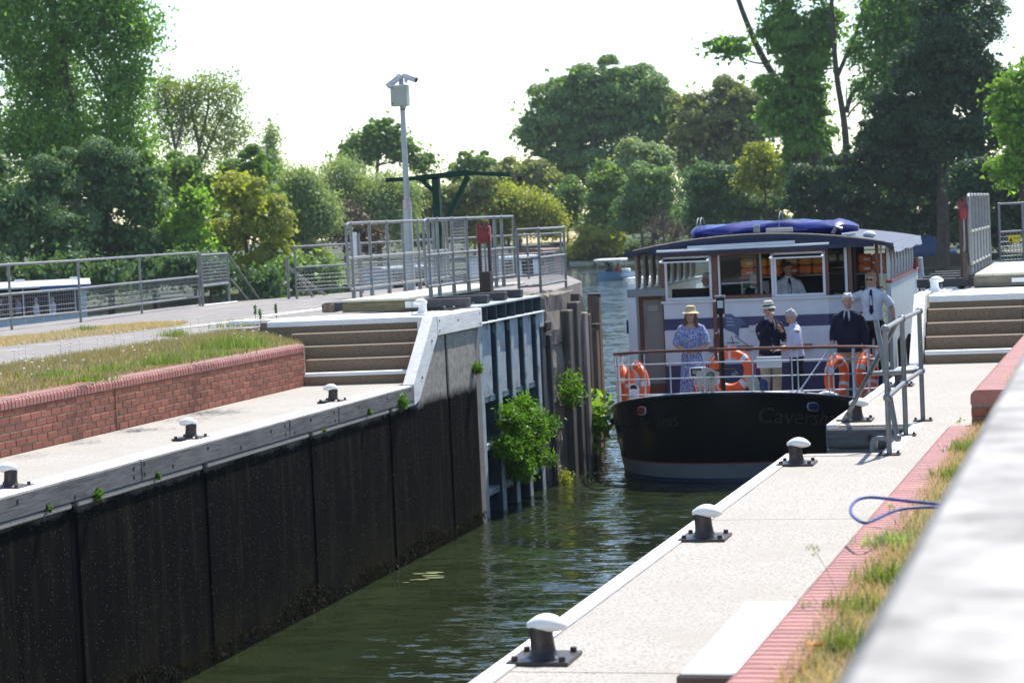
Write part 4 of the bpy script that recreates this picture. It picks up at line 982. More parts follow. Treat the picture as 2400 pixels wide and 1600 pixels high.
    # hair
    if hair:
        g = MB()
        def cap(z0, n=16):
            rg = []
            for z, rx, ry, y0 in ((z0,0.070,0.050,-0.052),(0.0,0.080,0.070,-0.036),(0.04,0.081,0.088,-0.020),(0.075,0.079,0.098,-0.006),(0.108,0.062,0.078,-0.006),(0.128,0.040,0.05,-0.008)):
                rg.append([TH((rx*math.cos(2*math.pi*j/n), y0+ry*math.sin(2*math.pi*j/n), z)) for j in range(n)])
            return rg
        g.rings(cap(-0.05 if hair != 'long' else -0.03))
        if hair == 'long':
            for k in (-1,1): g.tube([TH((k*0.06,-0.02,0.05)),TH((k*0.088,-0.01,-0.06)),TH((k*0.095,0.0,-0.15)),TH((k*0.10,0.01,-0.22))],[0.03*s,0.036*s,0.036*s,0.02*s],8)
            g.tube([TH((0,-0.07,0.05)),TH((0,-0.10,-0.08)),TH((0,-0.10,-0.20))],[0.05*s,0.075*s,0.05*s],8)
        for k in range(14 if hair == 'tousled' else 6):
            a = random.uniform(0,6.28); g.ell(TH((0.05*math.cos(a),0.06*math.sin(a)-0.005,0.115)), 0.024*s, 6, 5)
        remesh(g, 'hair', hairm, t, 0.010*s, 1)
    if hat:
        br_ = 0.165 if hat == 'wide' else 0.135; cr_h = 0.10 if hat == 'wide' else 0.105
        def hr_(r, z, droop=0): return [TH((r*0.9*math.cos(a), -0.005+r*math.sin(a), z - droop*(0.5-0.5*math.cos(2*a)) )) for a in [2*math.pi*j/24 for j in range(24)]]
        d = 0.0
        h = MB(); h.rings([hr_(br_,0.022),hr_(br_,0.030),hr_(0.125,0.052),hr_(0.098,0.062),hr_(0.094,0.10),hr_(0.086,0.062+cr_h*0.85),hr_(0.055,0.062+cr_h),hr_(0.012,0.058+cr_h)])
        ho_ = h.build('hat', hatm, t, True)
        MB().rings([hr_(0.1005,0.064),hr_(0.0985,0.088)], cap=False).build('hat_band', K_panama if hat == 'wide' else K_tie, ho_, True)
    for k in (-1,1):
        if not glasses: MB().ell(TH((k*0.031,0.087,0.012)), (0.011*s,0.011*s,0.008*s), 8, 6).build('eye', K_eye, t, True)
    MB().tube([TH((-0.024,0.083,-0.068)),TH((0,0.092,-0.066)),TH((0.024,0.083,-0.068))],[0.004*s,0.008*s,0.004*s],8).build('lips', K_lip, t, True)
    if glasses:
        g = MB()
        for k in (-1,1): g.ell(TH((k*0.034,0.096,0.010)), (0.027*s,0.027*s,0.019*s), 10, 6); g.tube([TH((k*0.06,0.09,0.016)),TH((k*0.078,0.0,0.012))],0.0035*s,6)
        g.tube([TH((-0.02,0.102,0.016)),TH((0.02,0.102,0.016))],0.004*s,6); g.build('glasses', K_eye, t, True)
    return t
def arm_down(k, out=0.06, fw=0.03): return ((k*(0.20+out),-0.02,1.12),(k*(0.20+out*1.3),0.02+fw,0.86),(0,0.15,-1))

# ------------------------------------------------------------------ passenger boat
BO = Vector((-6.09,34.66,0)); BC, BS = math.cos(0.021), math.sin(0.021)
def bw_(x, y, z): return BO + Vector((x*BC - y*BS, x*BS + y*BC, z))
M_hull = mat('black_hull', (0.007,0.008,0.011), 0.22, 0.25, 3, spec=0.4); M_bwhite = mat('boat_white', (0.66,0.68,0.72), 0.35, 0.08, 3, c2=(0.42,0.45,0.5), c2amt=0.68, c2scale=2)
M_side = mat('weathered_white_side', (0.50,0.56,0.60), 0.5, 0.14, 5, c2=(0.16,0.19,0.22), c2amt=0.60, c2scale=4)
M_bnavy = mat('boat_navy', (0.022,0.035,0.115), 0.35, 0.12, 4); M_bred = mat('boat_red', (0.30,0.02,0.02), 0.4, 0.15, 6)
M_brown = mat('varnished_wood', (0.16,0.055,0.035), 0.4, 0.25, 10); M_door = mat('cabin_door_grey', (0.30,0.27,0.25), 0.5, 0.08, 4)
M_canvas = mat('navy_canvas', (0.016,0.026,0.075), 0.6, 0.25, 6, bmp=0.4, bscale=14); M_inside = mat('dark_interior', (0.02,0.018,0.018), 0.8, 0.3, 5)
M_grating = mat('boat_grey', (0.23,0.25,0.26), 0.5, 0.1, 5); M_curt = cloth('beige_curtain', (0.36,0.31,0.26))
M_orange = mat('ring_orange', (0.80,0.115,0.018), 0.45, 0.12, 6); M_band = mat('reflective_band', (0.62,0.63,0.64), 0.4, 0.08, 20)
def glassmat():
    mt, nt, b = newmat('window_glass'); out = nt.nodes['Material Output']
    tr = nt.nodes.new('ShaderNodeBsdfTransparent'); gl = nt.nodes.new('ShaderNodeBsdfGlossy'); gl.inputs['Roughness'].default_value = 0.03
    ms = nt.nodes.new('ShaderNodeMixShader'); fr = nt.nodes.new('ShaderNodeFresnel'); fr.inputs[0].default_value = 1.5
    tr.inputs[0].default_value = (0.86,0.88,0.88,1)
    nt.links.new(fr.outputs[0], ms.inputs[0]); nt.links.new(tr.outputs[0], ms.inputs[1]); nt.links.new(gl.outputs[0], ms.inputs[2]); nt.links.new(ms.outputs[0], out.inputs[0]); return mt
M_glass = glassmat()
boat = thing('passenger_boat', 'large black-hulled white passenger boat with navy roof entering the lock', 'boat', (BO.x,BO.y,0))
HB = 2.31; LB = 3.15; LEN = 13.3
def zg(y): return 0.88 + 0.55*max(0.0, 1-max(y,0)/3.4)**1.2
def plan(a):
    """a in [-1,1]: 0 at the stem; |a|<0.5 the rounded bow, beyond it the straight side -> (x, y, outward normal) at gunwale height"""
    s = 1 if a >= 0 else -1; u = abs(a)
    if u <= 0.5:
        th = u/0.5*math.pi/2; e = 2/2.25
        return s*HB*math.sin(th)**e, LB*(1-math.cos(th)**e)
    return s*HB, LB + (u-0.5)/0.5*(LEN-LB)
def hull(a, z, off=0.0):
    x, y = plan(a); k = max(0.0, min(1.0, (1.30-z)/1.30)); f = 1 - 0.085*k**1.4
    yy = y + 0.36*k*max(0, 1-y/3.0)
    x *= f
    if off:
        d = 0.002; x1, y1 = plan(min(1,a+d)); x0, y0 = plan(max(-1,a-d)); tx, ty = x1-x0, y1-y0; l = math.hypot(tx,ty) or 1
        nx, ny = ty/l, -tx/l
        x += nx*off; yy += ny*off
    return bw_(x, yy, z)
AA = [-1,-0.8,-0.65,-0.55] + list(np.linspace(-0.5,0.5,49)) + [0.55,0.65,0.8,1]
def band(z0f, z1f, n, off, name, mt, smooth=True):
    vs = []; fs = []; k = len(AA)
    for i in range(n+1):
        for a in AA:
            y = plan(a)[1]; z = z0f(y) + (z1f(y)-z0f(y))*i/n; vs.append(hull(a, z, off))
    for i in range(n):
        for j in range(k-1): fs.append((i*k+j, i*k+j+1, (i+1)*k+j+1, (i+1)*k+j))
    return MB().add(vs, fs).build(name, mt, boat, smooth)
zr = lambda y: 0.31 - 0.05*min(1,y/3)
H_ = band(lambda y: -0.5, zg, 10, 0.0, 'hull', M_hull)
band(lambda y: 0.07, zr, 2, 0.006, 'waterline_band', M_grating)
band(zr, lambda y: zr(y)+0.022, 1, 0.007, 'red_line', M_bred)
band(lambda y: -0.2, lambda y: 0.07, 1, 0.005, 'boot_stripe', mat('boot_navy',(0.02,0.04,0.09),0.4,0.1,4))
MB().tube([hull(a, zg(plan(a)[1]), -0.02)+Vector((0,0,0.012)) for a in AA if abs(a) <= 0.85], 0.038, 8).build('gunwale', M_hull, boat, True)
MB().tube([hull(a, zg(plan(a)[1]), -0.055)+Vector((0,0,0.035)) for a in AA if abs(a) <= 0.8], 0.022, 6).build('gunwale_cap', M_bwhite, boat, True)
MB().tube([hull(a, 0.50, 0.01) for a in AA if a <= -0.42], 0.03, 6).build('rubbing_strake', M_hull, boat, True)
dk = [hull(a, 0.96, -0.05) for a in AA]
MB().add([Vector((p.x,p.y,0.96)) for p in dk], [tuple(range(len(dk)))]).build('deck', mat('deck_grey',(0.16,0.17,0.19),0.8,0.2,8), boat)
st_ = [hull(-1, z) for z in (-0.4,0.5,1.0,1.2)] + [hull(1, z) for z in (1.2,1.0,0.5,-0.4)]
MB().add(st_, [tuple(range(8))]).build('transom', M_hull, boat)
for k in (-1,1):     # fairleads in the bulwark
    a = k*0.19; p = hull(a, zg(plan(a)[1])-0.17, 0.012); q = hull(a+0.02, zg(plan(a+0.02)[1])-0.17, 0.012); tg = (q-p).normalized(); nn = Vector((tg.y,-tg.x,0))
    fr = MB(); ov = [p + tg*(0.105*math.copysign(abs(math.cos(t))**0.7,math.cos(t))) + Vector((0,0,0.062*math.copysign(abs(math.sin(t))**0.7,math.sin(t)))) for t in [2*math.pi*j/18 for j in range(18)]]
    fo = MB().prism(ov, nn*0.012).build('fairlead', M_bred if k < 0 else M_bnavy, boat, False)
    MB().tube(ov+[ov[0]], 0.011, 6, False).build('rim', M_bwhite, fo, True)
MB().ell(hull(-0.47,0.80,0.05),(0.09,0.07,0.06),10,8).build('side_fender', M_dkhole, boat, True)
# name on both bows: cream lettering, shade put into its dim colour
M_name = mat('shaded_name_paint', (0.055,0.05,0.048), 0.5, 0.15, 20)
arc = np.linspace(-0.999,0.999,800); pts_ = [hull(a,0.95) for a in arc]; cum = np.concatenate([[0],np.cumsum([(pts_[i+1]-pts_[i]).length for i in range(799)])]); c0 = np.interp(0, arc, cum)
def on_hull(u, z): a = float(np.interp(c0+u, cum, arc)); return hull(a, z, 0.008)
text_mesh('Caversham', 0.36, M_name, boat, lambda x, y: on_hull(0.52+x*1.05, 0.98 + y - 0.115*x), shear=0.25, bold=-0.002)
text_mesh('Caversham Princess', 0.30, M_name, boat, lambda x, y: on_hull(-2.75+x*0.82, 0.70 + y + 0.10*x), bold=-0.003)
# rails
ra = [a for a in AA if abs(a) <= 0.62]
def railpt(a, z, off=-0.10): return hull(a, min(z,1.3), off)+Vector((0,0,max(0,z-1.3)))
RT = 2.0
def rt(a): return 1.90 + 0.25*max(0.0, 1-plan(a)[1]/3.4)
def rl(a, z): return railpt(a, z + (rt(a)-2.02))
MB().tube([railpt(a,rt(a)) for a in ra], 0.026, 8).build('top_rail', M_brown, boat, True)
for z in (1.82,1.58,1.33,1.13):
    seg = [a for a in ra if zg(plan(a)[1]) < z+rt(a)-2.02-0.03]
    for grp in ([a for a in seg if a < 0], [a for a in seg if a > 0]) if z < 1.5 else (seg,):
        if len(grp) > 1: MB().tube([rl(a,z) for a in grp], 0.011, 6).build('rail', M_bwhite, boat, True)
for a in (-0.60,-0.50,-0.42,-0.335,-0.26,-0.19,-0.11,-0.03,0.06,0.15,0.165,0.25,0.265,0.34,0.42,0.50,0.57,0.62):
    wd = 0.028 if a in (-0.335,0.34,0.42,-0.5,0.50) else 0.013
    MB().cyl(railpt(a,zg(plan(a)[1])), railpt(a,rt(a)), wd, n=6).build('stanchion', M_bwhite, boat, True)
MB().cyl(railpt(0.165,zg(plan(0.165)[1])+0.05), railpt(0.25,rt(0.25)-0.05), 0.011, n=6).build('gate_diagonal', M_bwhite, boat, True)
# superstructure
F0 = 4.7       # front wall (boat y)
def bx(x0,x1,y0,y1,z0,z1,name,mt,par=None,e=0.008):
    mb = MB().bev((x0,y0,z0),(x1,y1,z1),e); mb.v = [tuple(bw_(*v)) for v in mb.v]; return mb.build(name, mt, par or boat)
def bpz(poly, y0, y1, name, mt, par=None):      # polygon in boat x-z, extruded in y
    mb = MB().prism([(x,y0,z) for x,z in poly], (0,y1-y0,0)); mb.v = [tuple(bw_(*v)) for v in mb.v]; return mb.build(name, mt, par or boat)
def bxy(poly, z0, z1, name, mt, par=None):
    mb = MB().prism([(x,y,z0) for x,y in poly], (0,0,z1-z0)); mb.v = [tuple(bw_(*v)) for v in mb.v]; return mb.build(name, mt, par or boat)
front = [(-1.70,F0),(1.26,F0),(2.16,F0+0.42),(2.16,F0+0.50),(1.24,F0+0.08),(-1.70,F0+0.08)]
bxy(front, 0.96, 1.60, 'lower_front', M_bnavy); bxy(front, 1.602, 2.235, 'front_panel', M_bwhite); bxy([(x,y+0.004) for x,y in front], 2.237, 2.44, 'front_stripe', M_bnavy); bxy(front, 2.442, 2.72, 'upper_front', M_bwhite)
bxy([(-1.74,F0-0.04),(1.27,F0-0.04),(2.18,F0+0.38),(2.18,F0+0.52),(1.24,F0+0.12),(-1.74,F0+0.12)], 2.722, 2.765, 'sill', M_bwhite)
bx(-0.66,0.26,F0-0.05,F0+0.1,2.767,2.83,'wood_sill',M_brown)
bx(-0.9,-0.1,F0-0.07,F0-0.002,1.83,1.92,'shelf',M_brown); bx(0.0,0.95,F0-0.07,F0-0.002,1.83,1.92,'shelf',M_brown)
# door recess on the left
bx(-2.36,-2.20,F0-0.02,F0+0.10,0.96,2.86,'corner_post',M_bwhite); bx(-2.395,-2.37,F0-0.03,F0+0.3,2.2,2.45,'stripe_wrap',M_bnavy)
bx(-2.36,-1.66,F0-0.03,F0+0.12,2.862,3.0,'door_head',M_grating)
bx(-2.19,-1.71,F0+0.28,F0+0.33,1.25,2.80,'door',M_door)
for x0, x1 in ((-2.198,-2.13),(-1.76,-1.703)): bx(x0,x1,F0+0.22,F0+0.278,0.96,2.855,'door_frame',M_brown)
bx(-2.13,-1.76,F0+0.22,F0+0.278,2.80,2.855,'door_frame',M_brown); bx(-2.13,-1.76,F0+0.20,F0+0.275,0.96,1.25,'door_step',M_brown)
bx(-2.05,-1.84,F0+0.262,F0+0.279,2.58,2.70,'door_plate',mat('door_plate',(0.40,0.37,0.33),0.5,0.05,4)); bx(-2.10,-2.07,F0+0.255,F0+0.279,2.25,2.5,'handle',M_wire)
# roof, cambered
def camber(x): return 3.64 + 0.26*(1-(x/2.45)**2)
xsR = np.linspace(-2.38,2.40,17)
rf = MB(); ysR = [F0-0.10, F0+0.5, F0+3, F0+5.5, F0+7.6]
topg = [[bw_(x,y,camber(x)) for x in xsR] for y in ysR]; botg = [[bw_(x,y,camber(x)-0.07) for x in xsR] for y in ysR]
n_ = len(xsR); vs = [p for r in topg for p in r]+[p for r in botg for p in r]; fs = []; o2 = n_*len(ysR)
for i in range(len(ysR)-1):
    for j in range(n_-1):
        fs.append((i*n_+j,i*n_+j+1,(i+1)*n_+j+1,(i+1)*n_+j)); fs.append((o2+i*n_+j,o2+(i+1)*n_+j,o2+(i+1)*n_+j+1,o2+i*n_+j+1))
for j in range(n_-1): fs.append((j,o2+j,o2+j+1,j+1)); e_ = (len(ysR)-1)*n_; fs.append((e_+j,e_+j+1,o2+e_+j+1,o2+e_+j))
for i in range(len(ysR)-1): fs.append((i*n_,(i+1)*n_,o2+(i+1)*n_,o2+i*n_)); fs.append((i*n_+n_-1,o2+i*n_+n_-1,o2+(i+1)*n_+n_-1,(i+1)*n_+n_-1))
rf.add(vs, fs).build('roof', M_canvas, boat)
fa = MB(); fxs = np.linspace(-1.9,2.1,15)
fa.add([bw_(x,F0-0.06,3.60) for x in fxs]+[bw_(x,F0-0.06,camber(x)-0.03) for x in fxs],[(i,i+1,15+i+1,15+i) for i in range(14)]); fa.build('roof_fascia', M_canvas, boat)
# front visor with bright trim
visor = [(-1.75,F0-0.22),(1.32,F0-0.22),(1.9,F0+0.1),(1.9,F0+0.3),(-1.75,F0+0.3)]
bxy(visor, 3.60, 3.655, 'visor', M_canvas); 
MB().tube([bw_(-1.75,F0-0.23,3.668), bw_(1.33,F0-0.23,3.688)], 0.022, 8).build('visor_trim', mat('bright_trim',(0.75,0.78,0.80),0.25,0.05,4), boat, True)
MB().tube([bw_(-1.2,F0-0.14,3.71), bw_(0.72,F0-0.14,3.735)], 0.034, 8).build('awning_tube', M_bwhite, boat, True)
MB().tube([bw_(x,F0-0.12,camber(x)+0.008) for x in np.linspace(-2.2,2.3,12)], 0.013, 6).build('roof_edge_trim', M_curt, boat, True)
bx(-1.72,1.28,F0-0.02,F0+0.06,3.545,3.598,'window_head',M_brown)
# window posts
for x0, x1, mt in ((-1.73,-1.66,M_brown),(-0.80,-0.70,M_brown),(-0.69,-0.655,M_bwhite),(0.0,0.06,M_inside),(0.06,0.095,M_curt),(0.26,0.31,M_bwhite),(1.225,1.28,M_brown)):
    bx(x0,x1,F0-0.01,F0+0.07,2.767,3.546,'window_post',mt,e=0.004)
def sash_open(x0, x1):       # frame of the opening plus the sash swung up and out
    g = None
    for a, b_, z0, z1 in ((x0,x0+0.045,2.77,3.545),(x1-0.045,x1,2.77,3.545),(x0+0.046,x1-0.046,2.77,2.82)):
        bx(a,b_,F0-0.03,F0-0.008,z0,z1,'window_frame',M_bwhite,e=0.003)
    zt_, yt, zb_, yb2 = 3.54, F0-0.06, 3.47, F0-0.46
    t_ = MB()
    s_ = thing_part = MB()
    for (ax, az, ay, bx2, bz, by) in ((x0,zt_,yt,x0,zb_,yb2),(x1,zt_,yt,x1,zb_,yb2),(x0,zb_,yb2,x1,zb_,yb2),(x0,zt_,yt,x1,zt_,yt)):
        s_.beam(bw_(ax,ay,az), bw_(bx2,by,bz), 0.04, 0.025)
    so_ = s_.build('open_sash', M_bwhite, boat)
    MB().quad(bw_(x0,yt,zt_),bw_(x1,yt,zt_),bw_(x1,yb2,zb_),bw_(x0,yb2,zb_)).build('pane', M_glass, so_)
sash_open(-1.655,-0.805); sash_open(0.315,1.225)
MB().quad(bw_(-0.65,F0+0.03,3.05),bw_(0.0,F0+0.03,3.05),bw_(0.0,F0+0.03,3.54),bw_(-0.65,F0+0.03,3.54)).build('pane', M_glass, boat)
MB().beam(bw_(-0.65,F0+0.03,3.04),bw_(0.0,F0+0.03,3.05),0.03,0.03).build('pane_rail', M_wire, boat)
# angled window on the right and the side doorway
MB().quad(bw_(1.30,F0+0.04,2.78),bw_(1.55,F0+0.16,2.78),bw_(1.55,F0+0.16,3.54),bw_(1.30,F0+0.04,3.54)).build('pane', M_glass, boat)
for x, y, wd, mt in ((1.57,F0+0.17,0.05,M_bwhite),(1.64,F0+0.20,0.07,M_brown),(1.72,F0+0.24,0.05,M_inside),(2.10,F0+0.42,0.06,M_brown),(2.17,F0+0.46,0.03,M_bwhite)):
    bx(x-wd/2,x+wd/2,y,y+0.06,2.77,3.64,'window_post',mt,e=0.004)
# sides: wall, capping, posts, curtains
for sx in (-1,1):
    xx = sx*2.33
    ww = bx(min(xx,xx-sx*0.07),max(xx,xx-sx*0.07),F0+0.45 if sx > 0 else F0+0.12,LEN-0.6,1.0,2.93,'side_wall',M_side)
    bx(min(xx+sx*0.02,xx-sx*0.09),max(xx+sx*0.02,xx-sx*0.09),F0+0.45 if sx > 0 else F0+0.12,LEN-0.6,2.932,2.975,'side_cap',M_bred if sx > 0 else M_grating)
    for i, y in enumerate(np.arange(F0+0.55,F0+7.4,0.78)):
        bx(xx-sx*0.05-0.025,xx-sx*0.05+0.025,y,y+0.05,2.976,3.63,'roof_post',M_curt if sx < 0 else M_bwhite,e=0.004)
        cu = MB(); yy = y+0.20
        cu.rings([[bw_(xx-sx*0.06+0.05*w2*math.cos(a)+(0.02*math.sin(5*z)), yy+ (0.13*w2)*math.sin(a)+off2, z) for a in [2*math.pi*j/10 for j in range(10)]] for z, w2, off2 in ((3.58,0.5,0.10),(3.45,0.8,0.06),(3.25,1.1,0.0),(3.1,0.75,-0.05),(3.0,0.3,-0.10))])
        cu.build('curtain', M_curt if sx < 0 else M_grating, boat, True)
# scalloped valance at the right-hand roof edge
va = MB(); yv = np.linspace(F0+0.0,F0+7.6,61)
top_ = [bw_(2.43,y,3.655) for y in yv]; bot_ = [bw_(2.45+0.015*math.sin(i*1.3),y,3.50-0.035*abs(math.sin(i*math.pi/4))) for i, y in enumerate(yv)]
va.add(top_+bot_, [(i,i+1,61+i+1,61+i) for i in range(60)]); va.build('valance', cloth('valance_cloth',(0.42,0.45,0.52)), boat, True)
# interior: bulkhead, racks of life jackets, notices
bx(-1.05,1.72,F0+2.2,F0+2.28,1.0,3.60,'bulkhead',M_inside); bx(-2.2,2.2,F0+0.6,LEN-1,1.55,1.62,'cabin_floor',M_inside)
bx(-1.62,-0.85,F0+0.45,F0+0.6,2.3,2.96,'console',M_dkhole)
bx(-0.5,0.02,F0+1.5,F0+1.56,2.76,3.02,'notice',M_lgrey); bx(-0.46,-0.10,F0+1.485,F0+1.498,2.89,2.99,'green_notice',mat('exit_green',(0.02,0.16,0.06),0.5,0.2,30))
M_ljo = mat('life_jacket_orange',(0.75,0.16,0.02),0.6,0.15,9); M_ljy = mat('life_jacket_yellow',(0.72,0.33,0.03),0.6,0.15,9)
for x0, n, y0 in ((-0.42,3,F0+1.0),(0.35,3,F0+1.3),(1.72,2,F0+0.95)):
    for i in range(n):
        for j, mt in ((0,M_ljo),(1,M_ljo if x0 > 1 else M_ljy)):
            bx(x0+0.25*i,x0+0.25*i+0.235,y0,y0+0.3,3.12+0.17*j,3.12+0.17*j+0.16,'life_jacket',mt,e=0.03)
            if i == 0: bx(x0+0.1,x0+0.22,y0-0.006,y0-0.001,3.17+0.17*j,3.21+0.17*j,'life_jacket_label',M_band,e=0.001)
    bx(x0-0.03,x0+0.25*n+0.03,y0-0.02,y0+0.35,3.085,3.115,'rack_shelf',M_wire)
# flag emblem painted on the front: a drooping pennant on a staff
def fr_(x, z, o=0.006): return bw_(-0.60+(x+0.13)*0.72, F0-o, z)
em = MB().add([fr_(-0.13,2.50),fr_(0.03,2.50),fr_(0.16,2.43),fr_(0.27,2.42),fr_(0.40,2.30),fr_(0.30,2.30),fr_(0.22,2.22),fr_(0.20,2.06),fr_(0.08,2.16),fr_(-0.13,2.22)],[tuple(range(10))]).build('flag_emblem', mat('emblem_blue',(0.075,0.12,0.24),0.4,0.1,6), boat)
for k in range(3): MB().quad(fr_(-0.08,2.43-0.06*k,0.009),fr_(0.06+0.03*k,2.42-0.06*k,0.009),fr_(0.06+0.03*k,2.40-0.06*k,0.009),fr_(-0.08,2.41-0.06*k,0.009)).build('emblem_stroke', mat('crest_grey',(0.34,0.38,0.46),0.5,0.1,6), em)
for p, q in ((( 0.10,2.10),(0.46,1.90)),((0.02,2.10),(0.06,1.95)),((-0.1,1.98),(0.2,1.98))): MB().beam(fr_(p[0],p[1],0.004),fr_(q[0],q[1],0.004),0.006,0.016).build('emblem_staff', M_bnavy, em)
bx(-0.17,0.03,F0-0.03,F0-0.002,2.17,2.28,'deck_lamp',M_lgrey); bx(-0.80,-0.73,F0-0.06,F0-0.004,0.96,2.72,'front_post',M_brown)
bx(1.55,1.62,F0+0.12,F0+0.14,2.02,2.06,'vent_slot',M_wire)
# rolled blue cover and odds and ends on the roof
rg = []
for u in np.linspace(0,1,36):
    x = -1.28 + 3.03*u; hgt = 0.130 + 0.02*math.sin(math.pi*u*1.1) + (0.02 if u > 0.88 else 0); wd_ = 0.34 + 0.06*math.sin(u*9)
    tp_ = min(1.0, (u+0.012)/0.03)**0.5 * min(1.0, (1.0-u+0.02)/0.12)**0.6
    zc = 3.93 + 0.045*math.sin(math.pi*u)
    rg.append([bw_(x + 0.008*math.sin(13*a+u*20), F0+1.0+(wd_+0.03*math.sin(3*a+u*14))*tp_*math.cos(a), zc + (hgt+0.022*math.sin(4*a+u*22)*(1 if math.sin(a) > 0 else .3))*tp_*math.sin(a)) for a in [2*math.pi*j/22 for j in range(22)]])
MB().rings(rg).build('rolled_cover', mat('blue_tarpaulin',(0.016,0.022,0.17),0.25,0.12,5), boat, True)
for x in (-1.16,-1.10,0.35): 
    MB().torus(bw_(x,F0+1.0,camber(x)+0.12),0.27,0.008,ax=(1,0,0.0),n=20,k=6).build('cover_tie', M_wire, boat, True)
for k, (x, z) in enumerate(((0.0,camber(0)+0.03),)): bx(x-0.06,x+0.05,F0+0.25,F0+0.35,z,z+0.13,'roof_bracket',M_wire)
bx(0.14,0.62,F0+0.45,F0+0.5,camber(0.4)+0.02,camber(0.4)+0.10,'scrubbing_brush',mat('brush',(0.6,0.55,0.45),0.9,0.15,40))
MB().tube([bw_(1.35,F0+0.3,camber(1.3)+0.02),bw_(1.42,F0+0.3,camber(1.3)+0.14),bw_(1.52,F0+0.3,camber(1.3)+0.10)],0.035,8).build('roof_lamp', M_galv, boat, True)
MB().tube([bw_(1.5,F0+0.4,camber(1.5)+0.02),bw_(1.75,F0+0.4,camber(1.6)+0.05)],0.03,8).build('roof_lamp', M_bwhite, boat, True)
MB().ell(bw_(1.9,F0+1.4,camber(1.9)+0.05),(0.12,0.12,0.07),10,6).build('roof_vent', M_bwhite, boat, True)
bx(2.05,2.36,LEN-1.5,LEN-1.4,2.95,3.2,'stern_light_board',M_bred)
MB().tube([bw_(2.42,LEN-1.2,3.2),bw_(2.45,LEN-1.15,2.6),bw_(2.5,LEN-1.1,2.2)],0.05,10).build('stern_fender', M_bwhite, boat, True)
for y, z in ((F0+1.2,1.6),(F0+3.4,1.5)): MB().tube([bw_(2.42,y,z+0.35),bw_(2.43,y,z+0.25),bw_(2.43,y,z-0.25)],[0.02,0.08,0.07],10).build('side_fender', M_dkhole, boat, True)
# bow fittings
mx = bw_(-0.02,0.45,0); zt_ = Yp(1690,698,mx.y).z
mast = MB().cyl((mx.x,mx.y,0.96),(mx.x,mx.y,zt_-0.25),0.032,n=10).build('bow_mast', M_dkhole, boat, True)
MB().bev((mx.x-0.06,mx.y-0.05,zt_-0.26),(mx.x+0.06,mx.y+0.06,zt_),0.01).build('mast_lamp', M_dkhole, mast)
MB().bev((mx.x-0.085,mx.y-0.07,zt_),(mx.x+0.075,mx.y+0.07,zt_+0.04),0.006).build('lamp_cap', M_galv, mast)
MB().box((mx.x-0.04,mx.y-0.056,zt_-0.16),(mx.x+0.05,mx.y-0.051,zt_-0.04)).build('lamp_lens', M_lgrey, mast)
MB().beam((mx.x-0.21,mx.y-0.04,1.80),(mx.x+0.21,mx.y-0.04,1.80),0.03,0.025).build('light_bar', M_dkhole, mast)
for x, mt in ((-0.19,mat('green_lens',(0.10,0.22,0.14),0.2,0.1,5)),(0.19,mat('blue_lens',(0.10,0.16,0.30),0.2,0.1,5))):
    l_ = MB().cyl((mx.x+x,mx.y-0.10,1.72),(mx.x+x,mx.y-0.04,1.72),0.062,n=16).build('navigation_light', M_dkhole, mast, True)
    MB().cyl((mx.x+x,mx.y-0.108,1.72),(mx.x+x,mx.y-0.099,1.72),0.048,n=16).build('lens', mt, l_)
bell = MB().tube([(mx.x-0.12,mx.y+0.10,1.95),(mx.x-0.13,mx.y+0.10,2.28),(mx.x-0.11,mx.y+0.10,2.38),(mx.x-0.08,mx.y+0.10,2.39),(mx.x-0.06,mx.y+0.10,2.30),(mx.x-0.05,mx.y+0.10,1.5)],0.026,8).build('bent_pipe', M_brown, boat, True)
bx(-0.60,-0.36,0.62,0.86,1.68,1.84,'floodlight',M_bwhite); bx(-0.57,-0.39,0.608,0.619,1.70,1.82,'floodlight_glass',M_dkhole); bx(-0.545,-0.42,0.600,0.607,1.73,1.80,'reflector',M_wire)
bx(-0.50,-0.15,0.40,0.55,1.36,1.56,'red_box',mat('red_plastic',(0.55,0.02,0.025),0.4,0.1,5))
bx(0.50,0.90,0.60,0.66,1.80,1.98,'white_sign_board',M_bwhite)
p = railpt(-0.28,1.3,-0.25)
MB().tube([(p.x,p.y,0.96),(p.x,p.y,1.38),(p.x+0.01,p.y-0.03,1.46),(p.x+0.01,p.y-0.11,1.49)],[0.07,0.07,0.075,0.078],12).build('deck_vent', M_bwhite, boat, True)
MB().cyl((p.x+0.01,p.y-0.113,1.49),(p.x+0.01,p.y-0.108,1.49),0.062,n=12).build('vent_mouth', M_inside, boat)
p = railpt(0.30,1.2,-0.45); MB().torus((p.x,p.y,1.05),0.24,0.05,ax=(0.2,-1,0),n=24,k=8,a0=0.2,a1=3.0).build('curved_vent', M_bwhite, boat, True)
p = railpt(0.085,1.3,-0.18); MB().tube([(p.x,p.y,1.0),(p.x,p.y,1.60),(p.x,p.y,1.66)],[0.07,0.07,0.03],12).build('blue_fender', M_bnavy, boat, True)
M_ropew = mat('white_rope',(0.52,0.50,0.44),0.9,0.2,60)
for i in range(16):
    x = mx.x-0.42+0.023*i; zt3 = 1.86-0.012*abs(i-7); MB().tube([(x+0.02,mx.y-0.06,zt3),(x-0.03+random.uniform(-.02,.02),mx.y-0.10,1.62),(x+random.uniform(-.05,.05),mx.y-0.08,1.40),(x+0.05+random.uniform(-.05,.05),mx.y-0.02,1.30)],0.013,6).build('rope_hank', M_ropew, boat, True)
for i in range(7):
    x = mx.x+0.42+0.03*i; MB().tube([(x-0.08,mx.y-0.0,1.70),(x,mx.y-0.04,1.5),(x+0.06,mx.y-0.02,1.32)],0.013,6).build('rope_hank', M_ropew, boat, True)
